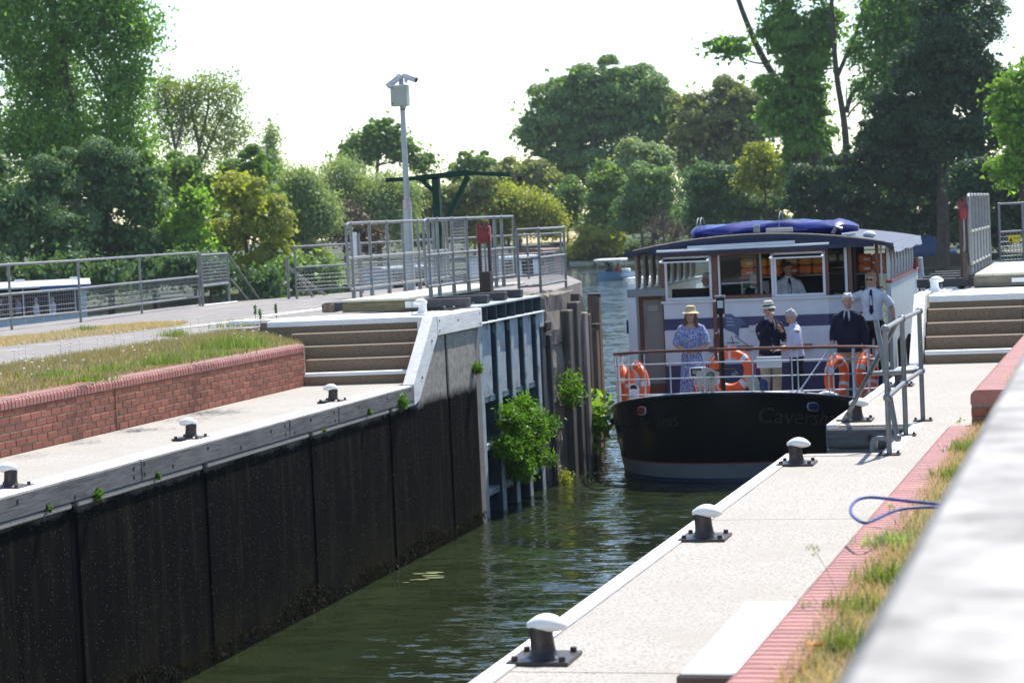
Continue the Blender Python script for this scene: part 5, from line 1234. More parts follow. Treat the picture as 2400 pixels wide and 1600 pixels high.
# lifebuoys (things of their own, hung on the rail)
def lifebuoy(label, c, n):
    t = thing('lifebuoy', label, 'lifebuoy', c, 0, 'lifebuoys on the boat rail'); n = Vector(n).normalized()
    MB().torus(c, 0.295, 0.078, n, 32, 12).build('ring', M_orange, t, True)
    for k in range(4):
        a = math.pi/4 + k*math.pi/2; MB().torus(c, 0.295, 0.081, n, 4, 12, a0=a-0.13, a1=a+0.13).build('reflective_band', M_band, t, True)
    q = Vector((0,0,1)).rotation_difference(n); rp_ = []
    for k in range(33):
        a = 2*math.pi*k/32 + math.pi/4; sag = abs(math.sin(2*(a-math.pi/4))); rp_.append(Vector(c)+q @ Vector((math.cos(a)*(0.385+0.02*sag), math.sin(a)*(0.385+0.02*sag), 0)))
    MB().tube(rp_, 0.008, 6).build('grab_rope', M_orange, t, True)
    MB().bev((c[0]-0.02,c[1]-0.10,c[2]+0.16),(c[0]+0.02,c[1]-0.085,c[2]+0.42),0.006).build('hanger', M_lgrey, t)
lifebuoy('leftmost orange lifebuoy on the bow rail, seen nearly edge-on', Yp(1460,906,37.25), (-0.93,-0.37,0.0))
lifebuoy('orange lifebuoy second from the left on the bow rail', Yp(1494,901,36.55), (-0.78,-0.62,0.0))
lifebuoy('orange lifebuoy lying behind the black bow mast', Yp(1713,866,36.6)+Vector((0,0,-0.02)), (0.05,-1,0.25))
lifebuoy('orange lifebuoy on the right bow rail nearest the mast', Yp(1961,885,36.65), (0.95,-0.32,0.0))
lifebuoy('rightmost orange lifebuoy, behind the handrail brace', Yp(2032,879,37.35), (0.96,-0.27,0.0))
# people aboard
def head_at(px, py, Y): return Yp(px, py, Y)
p = head_at(1618,722,35.7)
person('person', 'woman in straw sun hat and blue print dress leaning on the bow rail', (p.x,35.7,1.06), 1.73, math.pi+0.05,
       {-1: ((-0.25,0.06,1.13),(-0.06,0.27,1.02),(1,0.45,0.15)), 1: ((0.25,0.06,1.13),(0.06,0.27,1.05),(-1,0.45,0.2))}, top='dress', tm=K_dress, hair='long', hairm=K_brown, hat='wide', hatm=K_straw, yaw=-0.12, pitch=0.06)
p = head_at(1800,708,37.2)
person('person', 'man in panama hat, navy blazer and beige trousers with hand at his chin', (p.x,37.2,1.0), 1.76, math.pi+0.62,
       {-1: ((-0.27,0.02,1.12),(-0.13,0.20,1.28),(0.5,0.2,0.9)), 1: ((0.24,0.12,1.17),(0.06,0.21,1.46),(-0.15,-0.1,1))}, top='jacket', tm=K_navy, bm_=K_beige, hair='short', hairm=K_grey, hat='panama', hatm=K_panama, glasses=True, tie=K_tie, pitch=0.08)
p = head_at(1862,720,36.95)
person('person', 'grey-haired man in pale lilac shirt looking down at his phone', (p.x,36.95,0.96), 1.69, math.pi-1.2,
       {-1: ((-0.24,0.02,1.10),(-0.12,0.28,1.08),(0.35,1,0)), 1: ((0.24,0.02,1.10),(0.08,0.29,1.10),(-0.25,1,0))}, tm=K_lilac, bm_=K_dark, hair='short', hairm=K_grey, pitch=-0.45, lean=0.06, fat=1.12, glasses=False)
p = head_at(1990,690,38.0)
person('person', 'white-haired man in dark navy blazer and tie holding the rail', (p.x,37.8,1.02), 1.83, math.pi-0.12,
       {-1: ((-0.26,-0.02,1.12),(-0.27,0.06,0.86),(0,0.2,-1)), 1: ((0.27,0.0,1.12),(0.24,0.16,0.98),(0,1,-0.3))}, top='jacket', tm=K_navy, bm_=K_beige, hair='short', hairm=K_white, tie=K_tie, fat=1.25, yaw=0.25)
p = head_at(2042,642,39.3)
person('person', 'young crewman in white shirt, dark tie and sunglasses in the side doorway', (p.x,39.3,1.36), 1.78, math.pi-0.05,
       {1: ((0.40,-0.12,1.30),(0.58,-0.22,1.38),(0.6,-0.2,0.2)), -1: ((-0.33,-0.05,1.14),(-0.36,0.0,0.93),(-0.2,0.3,-1))}, tm=K_wshirt, bm_=K_dark, hair='tousled', hairm=K_blond, tie=K_tie, glasses=True, epaulettes=True, yaw=-0.25)
p = head_at(1845,606,40.3)
person('person', 'skipper in white shirt with epaulettes behind the open right front window', (p.x,40.3,1.60), 1.76, math.pi+0.35,
       {-1: ((-0.27,0.02,1.12),(-0.18,0.22,1.0),(0.2,1,-0.2)), 1: ((0.27,0.04,1.10),(0.02,0.24,1.0),(-0.8,0.5,-0.1))}, tm=K_wshirt, hair='short', hairm=K_dkhair, tie=K_tie, epaulettes=True, yaw=0.35, skin=K_skin2)
p = head_at(1660,640,40.4)
person('person', 'bald man in white shirt sitting behind the left front window', (p.x,40.4,1.50), 1.72, math.pi-1.3,
       {-1: ((-0.24,0.05,1.10),(-0.15,0.28,1.12),(0.2,1,0)), 1: ((0.24,0.05,1.10),(0.10,0.32,1.12),(-0.2,1,0))}, tm=K_wshirt, hair='short', hairm=K_grey, lowres=True, skin=K_skin2)
p = head_at(1757,643,40.2)
person('person', 'grey-haired man in dark jersey reaching out behind the centre front window', (p.x,40.2,1.50), 1.70, math.pi+0.9,
       {-1: ((-0.28,0.12,1.22),(-0.22,0.42,1.14),(0.1,1,-0.1)), 1: ((0.26,0.05,1.12),(0.16,0.30,1.05),(-0.2,1,0))}, top='jacket', tm=K_dark, hair='short', hairm=K_grey, lowres=True, lean=0.18, pitch=-0.25)
p = head_at(1797,588,41.2)
person('person', 'person in black standing in the shade behind the skipper', (p.x,41.2,1.62), 1.84, math.pi*0.15, {-1: arm_down(-1), 1: arm_down(1)}, top='jacket', tm=K_dark, hair='short', hairm=K_dkhair, lowres=True)
# ------------------------------------------------------------------ foliage
def unit(n):
    v = rng.normal(size=(n,3)); return v/np.linalg.norm(v,axis=1,keepdims=True)
def leaves(cen, size, droop=0.0, aspect=0.55, upb=0.35):
    """rhombic leaf faces at the given centres"""
    n = len(cen); a = unit(n); a[:,2] -= droop; a /= np.linalg.norm(a,axis=1,keepdims=True)
    nr = unit(n); nr[:,2] += upb; b = np.cross(nr,a); l = np.linalg.norm(b,axis=1,keepdims=True); l[l<1e-6] = 1; b /= l
    s = size*rng.uniform(0.6,1.35,(n,1)); a = a*s; b = b*s*aspect
    co = np.empty((n,4,3)); co[:,0] = cen-a*0.5; co[:,1] = cen+b*0.5; co[:,2] = cen+a*0.5; co[:,3] = cen-b*0.5
    return co.reshape(-1,3), np.arange(n*4).reshape(-1,4)
NRM = []
def cloud(lobes, n, clump, per, shell=0.55, tufted=False):
    NRM.clear()
    """leaf centres in clumps spread through ellipsoid lobes; lobes: (centre, radii)"""
    wts = np.array([r[0]*r[2] for c, r in lobes]); wts = wts/wts.sum(); out = []; cl = []
    for (c, r), w_ in zip(lobes, wts):
        c = np.array(c); r = np.array(r); m = max(40, int(n*w_))
        if tufted:      # boughs: rounded sub-crowns standing out of the lobe, leafy on top, open below
            k = max(12, int(2.4/clump**2)); d = unit(k); d[:,2] = d[:,2]*0.9 + 0.12
            rad = rng.uniform(0.45,0.96,(k,1)); cc = c + d*rad*r; cl.append(cc)
            rc = clump*rng.uniform(0.40,1.40,k)*min(r[0],r[2]); wk = rc**2; idx = rng.choice(k, m, p=wk/wk.sum())
            u = unit(m); u[:,2] = np.where(u[:,2] < -0.25, -u[:,2], u[:,2]); rr = 0.55 + 0.5*rng.random((m,1))**0.8
            out.append(cc[idx] + u*rr*rc[idx][:,None]*np.array([1.05,1.05,0.8]) + rng.normal(size=(m,3))*0.06*rc[idx][:,None]); NRM.append(u)
        else:
            k = max(3, m//per); d = unit(k); rad = shell + (1-shell)*rng.random((k,1))**0.7
            rad *= 1 + 0.10*np.sin(d[:,:1]*7+d[:,2:]*5+c[0])
            cc = c + d*rad*r; cl.append(cc); sz = clump*rng.uniform(0.55,1.4,(k,1,1))
            out.append((cc[:,None,:] + rng.normal(size=(k,per,3))*sz*np.array([1,1,0.75])).reshape(-1,3))
    return np.concatenate(out), np.concatenate(cl)
M_bark = mat('bark', (0.085,0.065,0.05), 0.9, 0.35, 3, bmp=0.6, bscale=8); M_barkg = mat('pale_bark', (0.16,0.14,0.11), 0.9, 0.3, 3, bmp=0.5, bscale=8)
def tree(label, Y, lobes, n, mt, leaf=0.24, clump=0.5, per=26, base=None, trunk=None, limbs=True, name='tree', cat='tree', group=None, bark=None, droop=0.0, shell=0.5, core=True, dz=0.8, twigs=0, tr=0.25, aspect=0.55, zmin=0.5, tuft=0.34, paths=()):
    k = (Y*1.03)/FPX; L = []
    for i, (cx, cy, rx, ry) in enumerate(lobes):
        yy = Y + ((i*37) % 7 - 3)*0.12*min(rx,ry)*k
        c = Yp(cx, cy, yy); L.append((np.array(c), np.array([rx*k, min(rx,ry)*k*dz, ry*k])))
    if base is None: base = (sum(l[0] for l in lobes)/len(lobes), None)
    bp_ = Yp(base[0], 600, Y); bp_.z = 0.45
    t = thing(name, label, cat, (bp_.x,bp_.y,0.4), 0, group)
    tufted = core and not droop
    n = int(n*(2.3 if tufted else (1.4 if core else 1.0)))
    cen, cl = cloud(L, n, tuft if tufted else clump, per, shell, tufted)
    nrm = np.concatenate(NRM) if NRM else None
    if core:
        n2 = n//8; cen2, _ = cloud([(c, r*0.62) for c, r in L], n2, clump*1.2, 12, 0.2)
        cen2 = cen2[cen2[:,2] > zmin]; c2, q2 = leaf_tris(cen2, leaf*1.25, droop, 0.9)
    ok = cen[:,2] > zmin; cen = cen[ok]; nrm = nrm[ok] if nrm is not None else None
    co, q = leaf_tris(cen, leaf*(0.74 if tufted else 0.95), droop, aspect*1.35, nrm=nrm)
    if core: q = np.concatenate([q, q2+len(co)]); co = np.concatenate([co, c2])
    npmesh('crown', co, q, mt, t, tri=True)
    bark = bark or M_bark; tb = MB()
    pts = [bp_-Vector((0,0,0.6))] + ([Yp(x,y,Y) for x,y in trunk] if trunk else [Vector(L[0][0])])
    rr = np.linspace(tr, tr*0.35, len(pts)); tb.tube(smooth_path(pts,4), list(np.interp(np.linspace(0,1,(len(pts)-1)*4+1), np.linspace(0,1,len(pts)), rr)), 8)
    tr_o = tb.build('trunk', bark, t, True)
    if limbs:
        lb = MB(); topp = pts[-1]; st0 = pts[max(0,len(pts)-2)]
        for c, r in L:
            c = Vector(c); s0 = st0.lerp(topp, random.uniform(0.3,0.95)); mid = s0.lerp(c,0.5)+Vector((0,0,0.08*(c-s0).length))
            lb.tube(smooth_path([s0,mid,c],3), list(np.linspace(tr*0.42,tr*0.12,7)), 6)
        for i in range(twigs):
            c, r = L[random.randrange(len(L))]; j = random.randrange(len(cl)); e = Vector(cl[j]); nc = min(L, key=lambda l: np.linalg.norm(l[0]-cl[j]))[0]
            s0 = Vector(nc)-Vector((0,0,0.2)); lb.tube(smooth_path([s0, s0.lerp(e,0.5)+Vector((0,0,0.2)), e],3), list(np.linspace(tr*0.2,0.02,7)), 5)
        lb.build('limbs', bark, t, True)
    for pth, r0, r1 in paths:
        w3 = smooth_path([Yp(x,y,Y) for x,y in pth],4); MB().tube(w3, list(np.linspace(r0,r1,len(w3))), 7).build('limb', bark, t, True)
    return t
V = {}
def leaf_tris(cen, size, droop=0.0, aspect=0.6, upb=0.05, nrm=None):
    n = len(cen); a = unit(n); a[:,2] -= droop; a /= np.linalg.norm(a,axis=1,keepdims=True)
    nr = unit(n); nr[:,2] += upb
    if nrm is not None: nr = nr*0.75 + nrm; a = np.cross(nr, a); a /= np.linalg.norm(a,axis=1,keepdims=True)
    b = np.cross(nr,a); l = np.linalg.norm(b,axis=1,keepdims=True); l[l<1e-6] = 1; b /= l
    s = size*rng.uniform(0.6,1.35,(n,1)); co = np.empty((n,3,3)); co[:,0] = cen-a*s*0.45+b*s*aspect*0.5; co[:,1] = cen-a*s*0.45-b*s*aspect*0.5; co[:,2] = cen+a*s*0.55
    return co.reshape(-1,3), np.arange(n*3).reshape(-1,3)
V['poplar'] = leafmat('leaf_poplar', (0.181,0.333,0.081), trans=0.45); V['dark'] = leafmat('leaf_dark', (0.107,0.197,0.082), trans=0.35)
V['mid'] = leafmat('leaf_mid', (0.181,0.292,0.093)); V['yellow'] = leafmat('leaf_yellow', (0.353,0.390,0.081)); V['bright'] = leafmat('leaf_bright', (0.234,0.397,0.071), trans=0.5)
V['willow'] = leafmat('leaf_willow', (0.301,0.381,0.214)); V['oak'] = leafmat('leaf_oak', (0.190,0.301,0.119), trans=0.38); V['ash'] = leafmat('leaf_ash', (0.268,0.333,0.133))
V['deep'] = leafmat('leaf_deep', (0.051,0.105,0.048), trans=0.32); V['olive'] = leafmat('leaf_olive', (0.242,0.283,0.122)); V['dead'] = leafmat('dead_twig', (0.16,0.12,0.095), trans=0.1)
# left bank
tree('very tall poplar filling the upper left corner', 122, [(60,60,150,120),(230,60,120,100),(330,70,55,55),(120,200,130,90),(290,170,70,60),(60,-90,180,120),(250,-60,110,100),(280,240,60,70),(180,330,130,90),(300,330,60,70),(60,330,110,110)], 52000, V['poplar'], 0.27, 0.55, base=(175,0), trunk=[(178,520),(180,330),(150,150),(120,-20)], tr=0.38, shell=0.3, twigs=60, core=False)
tree('dark bushy willow below the tall poplar at the left edge', 112, [(40,520,100,130),(150,560,90,100),(-40,430,90,130),(120,430,80,90)], 30000, V['dark'], 0.22, 0.45, base=(60,0), tr=0.25)
tree('dark round-crowned tree in front of the tall poplar', 116, [(250,430,100,110),(200,560,100,80),(330,470,60,90),(300,580,90,70)], 26000, V['dark'], 0.22, 0.45, base=(255,0), tr=0.22)
tree('mid-green tree between the poplar and the airy ash trees', 120, [(340,470,60,70),(380,560,70,80),(345,400,40,50)], 14000, V['mid'], 0.2, 0.4, base=(360,0), tr=0.18)
tree('airy ash tree with bare forked trunk against the white sky', 150, [(480,205,85,35),(440,230,60,45),(530,250,50,55),(470,290,70,45),(560,310,35,45),(510,350,70,45)], 7500, V['ash'], 0.22, 0.40, 14, base=(472,0), trunk=[(470,440),(467,380),(466,340)], tr=0.26, shell=0.35, core=False, limbs=False, bark=M_barkg, paths=[([(467,345),(455,290),(446,240),(435,205)],0.14,0.03),([(467,345),(480,290),(490,240),(488,190)],0.15,0.03),([(468,390),(495,330),(515,280),(535,235)],0.12,0.03),([(480,300),(510,250),(520,205)],0.08,0.02),([(452,280),(430,250),(420,225)],0.06,0.02),([(500,325),(540,310),(565,290)],0.06,0.02)])
tree('slimmer airy ash tree left of the forked one', 149, [(385,205,38,35),(365,240,35,40),(410,260,40,50),(395,320,50,50)], 3600, V['ash'], 0.22, 0.38, 14, base=(420,0), trunk=[(418,440),(412,380),(410,340)], tr=0.2, shell=0.35, core=False, limbs=False, bark=M_barkg, paths=[([(410,345),(400,290),(388,240),(380,200)],0.12,0.03),([(411,350),(425,300),(432,250),(428,215)],0.10,0.03),([(402,300),(375,270),(360,245)],0.06,0.02)])
tree('green thicket below the ash trees', 135, [(430,430,70,70),(540,430,60,60),(600,400,40,60),(480,500,60,60),(600,480,60,80)], 22000, V['mid'], 0.24, 0.45, base=(500,0), tr=0.2)
tree('feathery narrow birch rising against the sky', 165, [(635,325,14,45),(632,380,28,45),(640,430,35,45)], 5200, V['willow'], 0.22, 0.35, 14, base=(635,0), trunk=[(636,440),(634,300)], tr=0.12, core=False, shell=0.2)
tree('bright yellow-green field maple at the water edge', 122, [(560,450,70,60),(620,520,60,70),(530,560,70,60),(640,600,50,80),(590,640,70,60)], 26000, V['yellow'], 0.2, 0.4, base=(590,0), tr=0.18)
tree('bright green sapling in front of the yellow maple', 118, [(455,475,35,40),(440,540,50,50),(470,600,50,50)], 12000, V['bright'], 0.2, 0.36, base=(452,0), tr=0.12)
tree('dark green waterside shrub behind the landing gate', 112, [(500,640,80,60),(420,630,60,60),(330,650,80,50),(620,670,60,45)], 18000, V['dark'], 0.18, 0.36, base=(480,0), tr=0.12, name='shrub', cat='shrub')
tree('pale silvery willow right of the yellow maple', 140, [(700,440,55,50),(740,500,60,60),(690,560,50,70),(720,620,60,45)], 18000, V['willow'], 0.24, 0.4, base=(715,0), tr=0.18, droop=0.8, aspect=0.3)
tree('round-topped distant tree left of the camera pole', 215, [(890,320,55,42),(850,355,55,45),(935,350,50,40),(985,385,35,30),(820,385,35,30)], 12000, V['mid'], 0.34, 0.6, 20, base=(890,0), trunk=[(885,430),(885,340)], tr=0.3, shell=0.3, twigs=30)
tree('grey-green willow behind the crane', 175, [(800,430,60,55),(860,470,70,60),(780,500,50,60),(930,450,60,45),(920,520,70,50)], 18000, V['willow'], 0.28, 0.5, base=(850,0), tr=0.2, droop=0.6, aspect=0.35)
tree('brown half-dead bush under the grey willow', 150, [(800,520,55,45),(850,560,50,40)], 5000, V['dead'], 0.26, 0.4, 12, base=(815,0), tr=0.14, core=False, twigs=60, name='shrub', cat='shrub')
tree('small pale tree on the skyline right of the crane arm', 235, [(1110,390,50,38),(1150,410,40,30),(1075,410,30,28)], 6500, V['mid'], 0.36, 0.5, 16, base=(1112,0), tr=0.2, shell=0.3)
tree('olive scrub behind the green crane post', 185, [(1000,480,60,60),(1060,470,60,50),(1120,450,60,50),(1080,530,80,50),(980,540,60,50)], 20000, V['olive'], 0.26, 0.5, base=(1040,0), tr=0.2)
tree('grey-green scrub on the skyline left of the great tree', 225, [(1210,410,60,40),(1265,425,45,45),(1180,440,60,40)], 11000, V['olive'], 0.34, 0.5, base=(1220,0), tr=0.2)
tree('yellowish sallow bush above the dry meadow', 190, [(1180,480,70,45),(1250,500,55,45),(1150,530,60,40),(1290,525,30,30)], 15000, V['yellow'], 0.26, 0.5, base=(1200,0), tr=0.18, droop=0.3)
tree('greatest dome-shaped tree on the far bank', 240, [(1390,215,110,70),(1300,270,80,70),(1480,230,90,70),(1400,300,130,80),(1260,330,50,60),(1520,300,80,80),(1330,390,90,60),(1450,390,100,70),(1560,260,60,60)], 46000, V['oak'], 0.42, 0.75, base=(1390,0), tr=0.6, shell=0.62)
tree('rounded tree joining the great dome tree on its right', 235, [(1640,270,70,70),(1720,240,60,60),(1620,350,70,70),(1700,340,80,80),(1770,290,50,80)], 24000, V['olive'], 0.4, 0.7, base=(1670,0), tr=0.4)
tree('small clipped-looking round bush on the far bank', 205, [(1330,465,46,45),(1330,505,42,30)], 8000, V['mid'], 0.26, 0.4, base=(1330,0), tr=0.15, name='shrub', cat='shrub')
tree('mid-green tree in front of the great dome tree', 203, [(1420,420,45,50),(1425,480,55,60),(1400,530,40,30)], 11000, V['mid'], 0.28, 0.45, base=(1420,0), tr=0.18)
tree('greyish willow tree between the dome tree and the boat roof', 200, [(1490,370,55,45),(1540,380,40,50)], 7000, V['willow'], 0.28, 0.45, base=(1510,0), tr=0.2)
tree('rich green tree above the brown leafless bush', 192, [(1530,440,65,60),(1490,500,60,60),(1570,520,50,50)], 14000, V['oak'], 0.26, 0.45, base=(1530,0), tr=0.2)
tree('brown leafless bush left of the boat roof', 178, [(1555,525,45,35),(1540,555,50,35),(1585,550,40,35)], 2600, V['dead'], 0.16, 0.35, 10, base=(1555,0), tr=0.14, core=False, twigs=240, name='shrub', cat='shrub', bark=mat('dead_bark',(0.17,0.13,0.11),0.9,0.2,4), aspect=0.2)
tree('dark thicket behind the left part of the boat roof', 185, [(1650,430,60,60),(1710,470,70,70),(1640,520,70,60),(1780,500,70,60)], 22000, V['dark'], 0.26, 0.5, base=(1690,0), tr=0.25)
tree('yellow-green shrub between the dark thickets', 182, [(1790,380,50,45),(1830,420,45,60),(1760,420,40,50)], 9000, V['yellow'], 0.26, 0.45, base=(1800,0), tr=0.15, name='shrub', cat='shrub')
tree('low yellow-green waterside bush on the far bank', 200, [(1385,555,40,30),(1430,570,40,35),(1350,585,40,25)], 9000, V['yellow'], 0.22, 0.35, base=(1395,0), tr=0.1, name='shrub', cat='shrub')
tree('dark low bush touching the water beyond the small boat', 202, [(1350,600,45,25),(1420,600,60,25),(1490,590,60,35),(1560,590,60,35)], 12000, V['dark'], 0.22, 0.35, base=(1450,0), tr=0.1, name='shrub', cat='shrub')
tree('low dark scrub along the left water edge', 108, [(-20,640,70,50),(70,650,60,45),(160,640,70,50),(250,655,70,45)], 14000, V['dark'], 0.2, 0.4, base=(110,0), tr=0.1, name='shrub', cat='shrub')
tree('overhanging green scrub between the landing rails', 120, [(690,640,60,50),(760,650,50,45),(640,680,60,35)], 12000, V['mid'], 0.2, 0.4, base=(690,0), tr=0.1, name='shrub', cat='shrub')
# right bank
tree('ivy-clad tall poplar with bare leaning limb above the boat', 170, [(1830,60,60,90),(1880,150,70,110),(1840,260,70,100),(1900,330,60,90),(1930,60,50,90),(1860,-60,90,80),(1720,115,55,28),(1680,105,28,20)], 34000, V['poplar'], 0.28, 0.5, base=(1935,0), trunk=[(1925,420),(1900,330),(1870,230),(1845,120),(1835,0)], tr=0.42, shell=0.25, limbs=False, paths=[([(1868,235),(1815,180),(1775,110),(1745,40),(1720,-30)],0.32,0.18),([(1795,150),(1760,145),(1720,125),(1690,110)],0.09,0.03),([(1800,130),(1795,60),(1780,-20)],0.10,0.06)])
tree('second trunk of the ivy-clad poplar clump', 172, [(1905,220,40,110),(1870,380,50,60),(1930,400,40,60)], 9000, V['mid'], 0.28, 0.45, base=(1965,0), trunk=[(1960,430),(1930,300),(1905,180),(1890,40)], tr=0.4, shell=0.3)
tree('dark forked trunk with long curved branch to the right', 168, [(2080,150,60,50),(2140,60,60,70),(2010,120,35,35),(2050,210,60,40),(2190,140,60,60),(2100,-20,90,70),(2130,110,80,60),(2060,50,60,60),(2180,50,70,80)], 30000, V['poplar'], 0.28, 0.45, base=(1985,0), trunk=[(1985,430),(1980,300),(1960,170),(1950,20),(1945,-60)], tr=0.36, shell=0.2, core=False, limbs=False, paths=[([(1962,180),(1990,115),(2015,50),(2030,-30)],0.18,0.08),([(1984,265),(1995,225),(2030,185),(2080,150),(2130,95),(2170,40)],0.20,0.06),([(1986,275),(2010,245),(2060,235)],0.09,0.03),([(1984,262),(1983,200)],0.05,0.04),([(2020,45),(2050,15),(2090,0)],0.06,0.03),([(1955,160),(1925,165),(1905,180)],0.07,0.03)])
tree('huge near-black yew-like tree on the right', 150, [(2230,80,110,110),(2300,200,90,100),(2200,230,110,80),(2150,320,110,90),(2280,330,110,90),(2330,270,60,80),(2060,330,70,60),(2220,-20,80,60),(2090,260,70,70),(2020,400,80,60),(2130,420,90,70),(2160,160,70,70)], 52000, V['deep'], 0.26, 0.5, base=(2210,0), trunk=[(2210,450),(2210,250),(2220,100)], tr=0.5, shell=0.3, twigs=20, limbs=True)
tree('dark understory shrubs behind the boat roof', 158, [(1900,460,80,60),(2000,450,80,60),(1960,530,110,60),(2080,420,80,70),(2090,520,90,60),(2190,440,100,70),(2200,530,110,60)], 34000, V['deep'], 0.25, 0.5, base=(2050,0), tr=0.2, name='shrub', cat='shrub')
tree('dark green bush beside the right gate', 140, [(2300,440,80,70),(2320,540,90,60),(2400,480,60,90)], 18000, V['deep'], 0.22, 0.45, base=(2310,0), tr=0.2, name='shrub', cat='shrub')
tree('lighter green tree at the right picture edge', 118, [(2370,260,45,80),(2410,330,60,90),(2380,400,55,50),(2420,180,40,60)], 15000, V['bright'], 0.2, 0.4, base=(2420,0), tr=0.2, shell=0.35)
tree('continuous dark tree belt closing the view behind the far bank', 285, [(x,(478 if 600 < x < 1300 else 448)+(i%4)*9,75,48 if 600 < x < 1300 else 75) for i, x in enumerate(range(-120,2480,95))], 36000, V['dark'], 0.45, 0.8, base=(1500,0), tr=0.2, limbs=False, name='tree_belt', cat='trees')
# far skyline hedge so that no bare horizon shows
tree('distant hedge line closing the far meadow', 330, [(x,520+ (i%3)*6,60,26) for i, x in enumerate(range(560,2100,80))], 24000, V['olive'], 0.5, 0.9, base=(1300,0), tr=0.2, name='hedge', cat='hedge', limbs=False)
md = MB().quad(Yp(1225,572,236),Yp(1372,566,230),Yp(1372,541,330),Yp(1225,545,330)); struct(md.build('dry_meadow', mat('dry_meadow',(0.42,0.33,0.18),0.95,0.2,0.4)))

# ------------------------------------------------------------------ grass
def blades(name, pts, h, mt, lean=0.5, wd=0.004, kind='stuff', parent=None):
    n = len(pts); a = rng.uniform(0,2*np.pi,n); hh = h*rng.uniform(0.5,1.3,n)
    d = np.stack([np.cos(a),np.sin(a),np.zeros(n)],1); tip = pts + d*(lean*hh*rng.random(n))[:,None]; tip[:,2] += hh
    sd = np.stack([-np.sin(a),np.cos(a),np.zeros(n)],1)*wd*rng.uniform(0.6,1.5,n)[:,None]
    co = np.empty((n,3,3)); co[:,0] = pts-sd; co[:,1] = pts+sd; co[:,2] = tip
    return npmesh(name, co.reshape(-1,3), np.arange(n*3).reshape(-1,3), mt, parent, kind, True)
G_straw = leafmat('straw_grass', (0.50,0.41,0.23), 0.35, 0.3, (1.1,1.05,0.8)); G_green = leafmat('green_grass', (0.17,0.225,0.065), 0.4, 0.4); G_grey = leafmat('grey_grass', (0.26,0.25,0.13), 0.4, 0.35, (1.1,1.05,0.8))
def slope_pts(n, x0, x1, y0, y1):
    x = rng.uniform(x0,x1,n); y = rng.uniform(y0,y1,n); z = np.array([zl(a,b) for a,b in zip(x,y)]); return np.stack([x,y,z],1)
tag(blades('slope_grass', slope_pts(34000,-11.85,-10.78,17,28.6), 0.075, G_grey, 0.9), 'dry grey-green grass on the left slope above the brick wall', 'grass')
tag(blades('slope_straw', slope_pts(16000,-11.8,-10.78,17,28.6), 0.06, G_straw, 1.0), 'straw-coloured dead grass among the green on the left slope', 'grass')
def tuft(px, py, n, h, r, mt, label, z=2.88, name='grass_tuft', cat='grass', wd=0.005):
    c = Zp(px, py, z)
    for _ in range(6): c = Zp(px, py, min(max(zl(c.x,min(c.y,28.5)),2.7),3.05))
    p = np.array(c) + np.concatenate([rng.normal(size=(n,2))*r, np.zeros((n,1))],1)
    o = blades(name, p, h, mt, 0.9, wd); tag(o, label, cat, 'grass tufts')
    return o
for px, py, n, h, r, lb in ((410,792,500,0.20,0.10,'green grass tuft nearest the asphalt on the left slope'),(545,815,1300,0.24,0.22,'largest bright green grass tuft on the left slope'),(385,852,700,0.20,0.14,'bright grass tuft on the brick wall edge, middle of the slope'),
      (215,893,500,0.14,0.13,'short green grass patch above the brick wall joint'),(262,868,350,0.14,0.12,'thin green tuft right of the short patch'),(130,880,350,0.12,0.14,'low green patch at the left of the slope'),(640,775,1200,0.28,0.25,'tall seeding grass clump beside the steps'),(580,770,700,0.22,0.22,'green tuft left of the tall seeding clump'),(200,775,260,0.14,0.10,'green tuft in the dry verge'),(480,835,500,0.15,0.2,'low green tuft below the largest one'),(20,870,300,0.1,0.12,'green patch at the left picture edge')):
    tuft(px, py, int(n*0.6), h*0.66, r*1.1, G_green, lb)
fl = MB()
for i in range(70):
    p = slope_pts(1,-11.8,-10.85,20,28.3)[0]; h = random.uniform(0.12,0.28); fl.tube([p, p+np.array([random.uniform(-.03,.03),0,h])], 0.002, 3); fl.ell((p[0],p[1],p[2]+h), (0.018,0.018,0.008), 6, 4)
tag(fl.build('yarrow_flowers', mat('yarrow',(0.62,0.60,0.50),0.8,0.15,20), None, False, kind='stuff'), 'scattered white yarrow heads over the left slope', 'flowers')
for i, (px, py) in enumerate(((600,745),(612,760),(648,742))):
    c = Zp(px, py+22, 2.9); c.z = zl(c.x,c.y); t = thing('dock_stem', ['dark upright dock stem left of the steps','second dock stem just right of the first','tall thin dock stem against the white top step'][i], 'weed', c)
    MB().tube([c, c+Vector((0.01,0,0.14)), c+Vector((0.0,0.01,0.24))],[0.005,0.005,0.003],5).build('stem', M_bark, t)
    cc = np.array(c) + np.stack([rng.normal(size=160)*0.012, rng.normal(size=160)*0.012, rng.uniform(0.10,0.24,160)],1); co, q = leaves(cc,0.025); npmesh('seed_head', co, q, V['dark'], t)
vp = np.array([(p.x,p.y) for p in pts]) if False else None
xs_ = []
dvp = [Zp(x,y,2.95) for x,y in ((-60,846),(0,822),(150,806),(300,783),(430,766),(440,758),(330,757),(190,768),(90,782),(0,788),(-60,796))]
def inpoly(x, y, P):
    r = False; j = len(P)-1
    for i in range(len(P)):
        if (P[i].y > y) != (P[j].y > y) and x < (P[j].x-P[i].x)*(y-P[i].y)/(P[j].y-P[i].y)+P[i].x: r = not r
        j = i
    return r
x0, x1 = min(p.x for p in dvp), max(p.x for p in dvp); y0, y1 = min(p.y for p in dvp), max(p.y for p in dvp)
while len(xs_) < 15000:
    x, y = random.uniform(x0,x1), random.uniform(y0,y1)
    if inpoly(x,y,dvp): xs_.append((x,y,zl(x,y)+0.01))
tag(blades('verge_grass', np.array(xs_), 0.05, G_straw, 1.0, 0.005), 'straw-yellow grass of the verge beside the towpath', 'grass')
